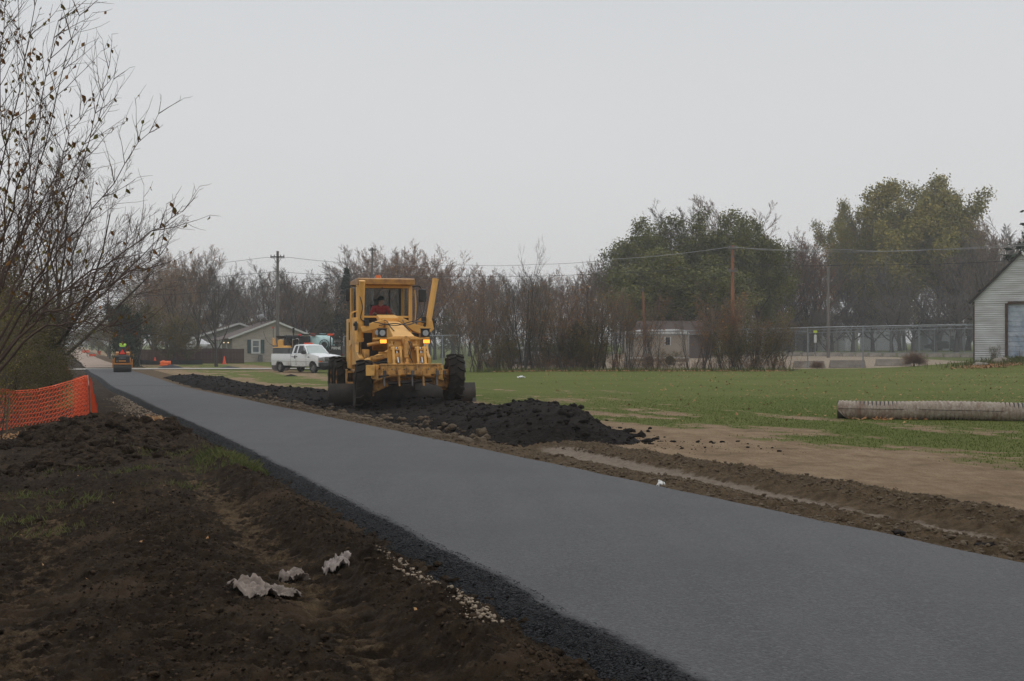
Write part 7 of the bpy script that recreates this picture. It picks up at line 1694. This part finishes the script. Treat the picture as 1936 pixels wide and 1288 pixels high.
# asphalt crumbs on the ragged left edge
n = 52000; Y = 4.2+24*rs_.rand(n)**1.9; c = -.34+.45*rs_.rand(n)**1.1; X = pl(Y)+c+.05*gnoise(Y*.9, Y*0+3)+.03*gnoise(Y*3.1, Y*0+7); Z = h0(Y)-.150*sst(.12, -.34, c)+.012*(c < .05)-.002; sz = .003+.0075*rs_.rand(n)**2.5*(1-.6*(c > .04))
clods('asphalt_crumbs', X, Y, Z, sz, mat('asphalt_stones', (.010, .0105, .012), .75, col2=(.030, .031, .034), scale=40, spec=.25), 9, 'coarse black asphalt stones along the left edge of the path', 'asphalt stones', .8)
for px, Y_, s_, mm, lb in ((1558, 9.45, .065, _M['asphalt_stones'], 'flat black chunk of asphalt on the right shoulder'), (1862, 8.3, .07, M_SOIL, 'dark clod of soil standing on the right shoulder'), (1700, 8.9, .05, M_SOIL, 'small dark clod between the asphalt chunk and the taller clod')):
    clods('soil_clod', np.array([PX(px, Y_)]), np.array([Y_]), surf(np.array([PX(px, Y_)]), np.array([Y_])), np.array([s_]), mm, int(px), lb, 'clod', .35)
# crushed limestone
ST = mat('crushed_limestone', (.36, .29, .21), .9, col2=(.20, .15, .105), scale=14)
def lime(n, y0, y1, c0, s, seed, label):
    Y = y0+(y1-y0)*rs_.rand(n); c = c0+s*rs_.normal(0, 1, n); X = pl(Y)-c; k = rs_.rand(n) < np.clip(.4+1.3*gnoise(Y*1.9, Y*0+seed), 0, 1); X, Y = X[k], Y[k]; sz = .0025+.010*rs_.rand(len(X))**3.0*np.where(Y > 15, 2, 1)
    clods('crushed_stone', X, Y, heap_top(X, Y)+.01, sz, ST, seed, label, 'crushed stone')
lime(2300, 5.7, 7.8, .38, .06, 12, 'pale crushed limestone showing beside the near asphalt edge')
lime(7500, 26, 44, .62, .14, 13, 'pale crushed limestone strip beside the distant asphalt edge')
# grass
def grass(name, X, Y, h, w, m, label, seed, lean=.5, blades=1):
    r = np.random.RandomState(seed); n = len(X); Z = heap_top(X, Y)-.004
    a = r.rand(n)*6.28; hh = h*(.5+r.rand(n)); ln = lean*hh*(r.rand(n)-.2); b = r.rand(n)*6.28
    dx, dy = np.cos(a)*w/2, np.sin(a)*w/2; tx_, ty_ = np.cos(b)*ln, np.sin(b)*ln
    V = np.stack([np.stack([X-dx, Y-dy, Z], 1), np.stack([X+dx, Y+dy, Z], 1), np.stack([X+tx_*.4+dx*.6, Y+ty_*.4+dy*.6, Z+hh*.6], 1), np.stack([X+tx_, Y+ty_, Z+hh*.95], 1)], 1).reshape(-1, 3)
    me = np_mesh(name, V, np.arange(n*4).reshape(-1, 4), m, False); attr(me, 'tint', np.repeat(np.clip(.5+.4*gnoise(X*.9, Y*.9)+.25*r.normal(0, 1, n), 0, 1), 4)); o = link(name, me); tag(o, label, 'grass', kind='stuff')
GM = leafmat('grass_blades', (.055, .080, .018), (.15, .145, .05)); GM2 = leafmat('short_grass', (.068, .100, .016), (.135, .165, .036))
n = 60000; Y = 7.5+17*rs_.rand(n)**1.1; X = pl(Y)-8*rs_.rand(n); g = zones(X, Y)[0]; k = rs_.rand(n) < g*sst(.1, .5, fbm(X, Y, 2.5, 3, .6, 77.))*.7; X, Y = X[k], Y[k]
grass('grass', X, Y, .034, .005, GM, 'patchy green grass tufts in the left verge soil', 21, 1.2)
n = 3600; Y = 14.2+2.2*rs_.rand(n); X = pl(Y)-.15-1.4*np.abs(rs_.normal(0, .25, n)); k = rs_.rand(n) < sst(-.1, .3, fbm(X, Y, 2., 3)); X, Y = X[k], Y[k]; grass('grass', X, Y, .07, .008, GM, 'tussock of longer grass leaning at the left edge of the asphalt', 22, 1.6)
n = 14; TX = rs_.rand(n)
tx0 = np.array([PX(p, y) for p, y in ((150, 12.0), (345, 13), (250, 14.5), (60, 13), (130, 15.5), (290, 17), (200, 18.5), (400, 15), (110, 10.3), (360, 17), (20, 11), (460, 14.5))]); ty0 = np.array([12.0, 13, 14.5, 13, 15.5, 17, 18.5, 15, 10.3, 17, 11, 14.5])
X = np.concatenate([x+rs_.normal(0, .20, 200) for x in tx0]); Y = np.concatenate([y+rs_.normal(0, .20, 200) for y in ty0]); Y = Y[:len(X)]; grass('grass', X, Y, .045, .007, GM, 'separate clumps of green grass sprouting from the dark soil', 23, 1.4)
n = 150000; Y = 14+30*rs_.rand(n)**1.0; X = pr(Y)+4.5+14*rs_.rand(n)*(Y/22); g = zones(X, Y)[0]; k = (rs_.rand(n) < g*g*(1-sst(24, 44, Y))) & (np.abs(X/Y) < .46); X, Y = X[k], Y[k]
grass('grass', X, Y, .026, .012, GM2, 'short mown grass of the field', 24, 1.0)
n = 40000; Y = 22+12*rs_.rand(n); X = pl(Y)-4.2-6*rs_.rand(n); g = zones(X, Y)[0]; k = rs_.rand(n) < g; X, Y = X[k], Y[k]; grass('grass', X, Y, .07, .012, GM, 'green lawn strip under the orange netting', 25, 1.)
n = 2200; Y = 76.0-1.2*rs_.rand(n); X = PX(900+600*rs_.rand(n), Y); grass('grass', X, Y, .22, .03, GM, 'ragged long grass at the foot of the scrub strip', 26, .6)
n = 3500; X = rs_.normal(31.5, 2.2, n); Y = rs_.normal(75.5, 1.0, n); grass('grass', X, Y, .30, .04, GM, 'long green grass on the rise before the shed door', 27, .6)
# fallen leaves
def litter_leaves(X, Y, size, label, seed, zoff=.012):
    r = np.random.RandomState(seed); n = len(X); Z = heap_top(X, Y)+zoff*r.rand(n)+.004; a = r.rand(n)*6.28; s = size*(.6+.8*r.rand(n))*.5; t = r.normal(0, .35, (n, 2))
    V = []
    for (u, v) in ((-1, 0), (0, -.6), (1, 0), (0, .6)):
        x = (u*np.cos(a)-v*np.sin(a))*s; y = (u*np.sin(a)+v*np.cos(a))*s; V.append(np.stack([X+x, Y+y, Z+x*t[:, 0]+y*t[:, 1]+s*.25*abs(u)], 1))
    me = np_mesh('fallen_leaves', np.stack(V, 1).reshape(-1, 3), np.arange(n*4).reshape(-1, 4), LFALL, False); attr(me, 'tint', np.repeat(r.rand(n), 4)); o = link('fallen_leaves', me); tag(o, label, 'fallen leaves', kind='stuff')
LFALL = leafmat('fallen_leaf', (.30, .135, .055), (.42, .26, .12))
n = 2000; Y = 24+52*rs_.rand(n)**.6; X = PX(1000+960*rs_.rand(n)**.8, Y); k = zones(X, Y)[0] > .5; litter_leaves(X[k], Y[k], .075, 'scattered orange brown leaves on the mown field', 31, .02)
n = 1500; Y = rs_.normal(75.3, .35, n); X = PX(930+560*rs_.rand(n), Y); litter_leaves(X, Y, .13, 'band of fallen leaves along the foot of the scrub', 32, .05)
n = 1800; Y = rs_.normal(74.6, .9, n); X = PX(rs_.normal(1885, 32, n), Y); litter_leaves(X, Y, .13, 'rust coloured leaves drifted before the shed', 33, .05)
n = 900; Y = rs_.normal(25.5, .8, n); X = rs_.normal(-9.3, .35, n)+(Y-25.5)*.4; litter_leaves(X, Y, .08, 'drift of pinkish brown leaves beside the mound', 34, .03)
n = 500; Y = rs_.normal(25.5, 1.0, n); X = pl(Y)-.75+rs_.normal(0, .18, n); litter_leaves(X, Y, .07, 'tan leaves caught at the far foot of the mound', 35, .02)
n = 130; Y = 4.5+16*rs_.rand(n); X = pl(Y)-.2-5*rs_.rand(n); litter_leaves(X, Y, .028, 'a few tan leaves dotted over the dark soil', 36, .01)
n = 120; Y = 26.0-.05*rs_.rand(n); Y = rs_.normal(25.75, .06, n); X = PX(1600+200*rs_.rand(n), Y); litter_leaves(X, Y, .09, 'orange leaves caught along the foot of the culvert pipe', 37, .03)
# ================================================================== HAZE
HAZE = True
if HAZE:
    mb = MB(); mb.bx(-420, 420, -40, 1150, -3, 34); hz_o = mb.build('haze', None, None, 0)
    hm = bpy.data.materials.new('haze'); hm.use_nodes = True; N = hm.node_tree.nodes; N.clear(); o_ = N.new('ShaderNodeOutputMaterial'); v_ = N.new('ShaderNodeVolumePrincipled')
    v_.inputs['Color'].default_value = (.87, .885, .90, 1); v_.inputs['Density'].default_value = .0007; v_.inputs['Anisotropy'].default_value = .1
    hm.node_tree.links.new(v_.outputs[0], o_.inputs['Volume']); hz_o.data.materials.clear(); hz_o.data.materials.append(hm); tag(hz_o, 'thin grey autumn haze hanging over the whole scene', 'haze', kind='stuff')
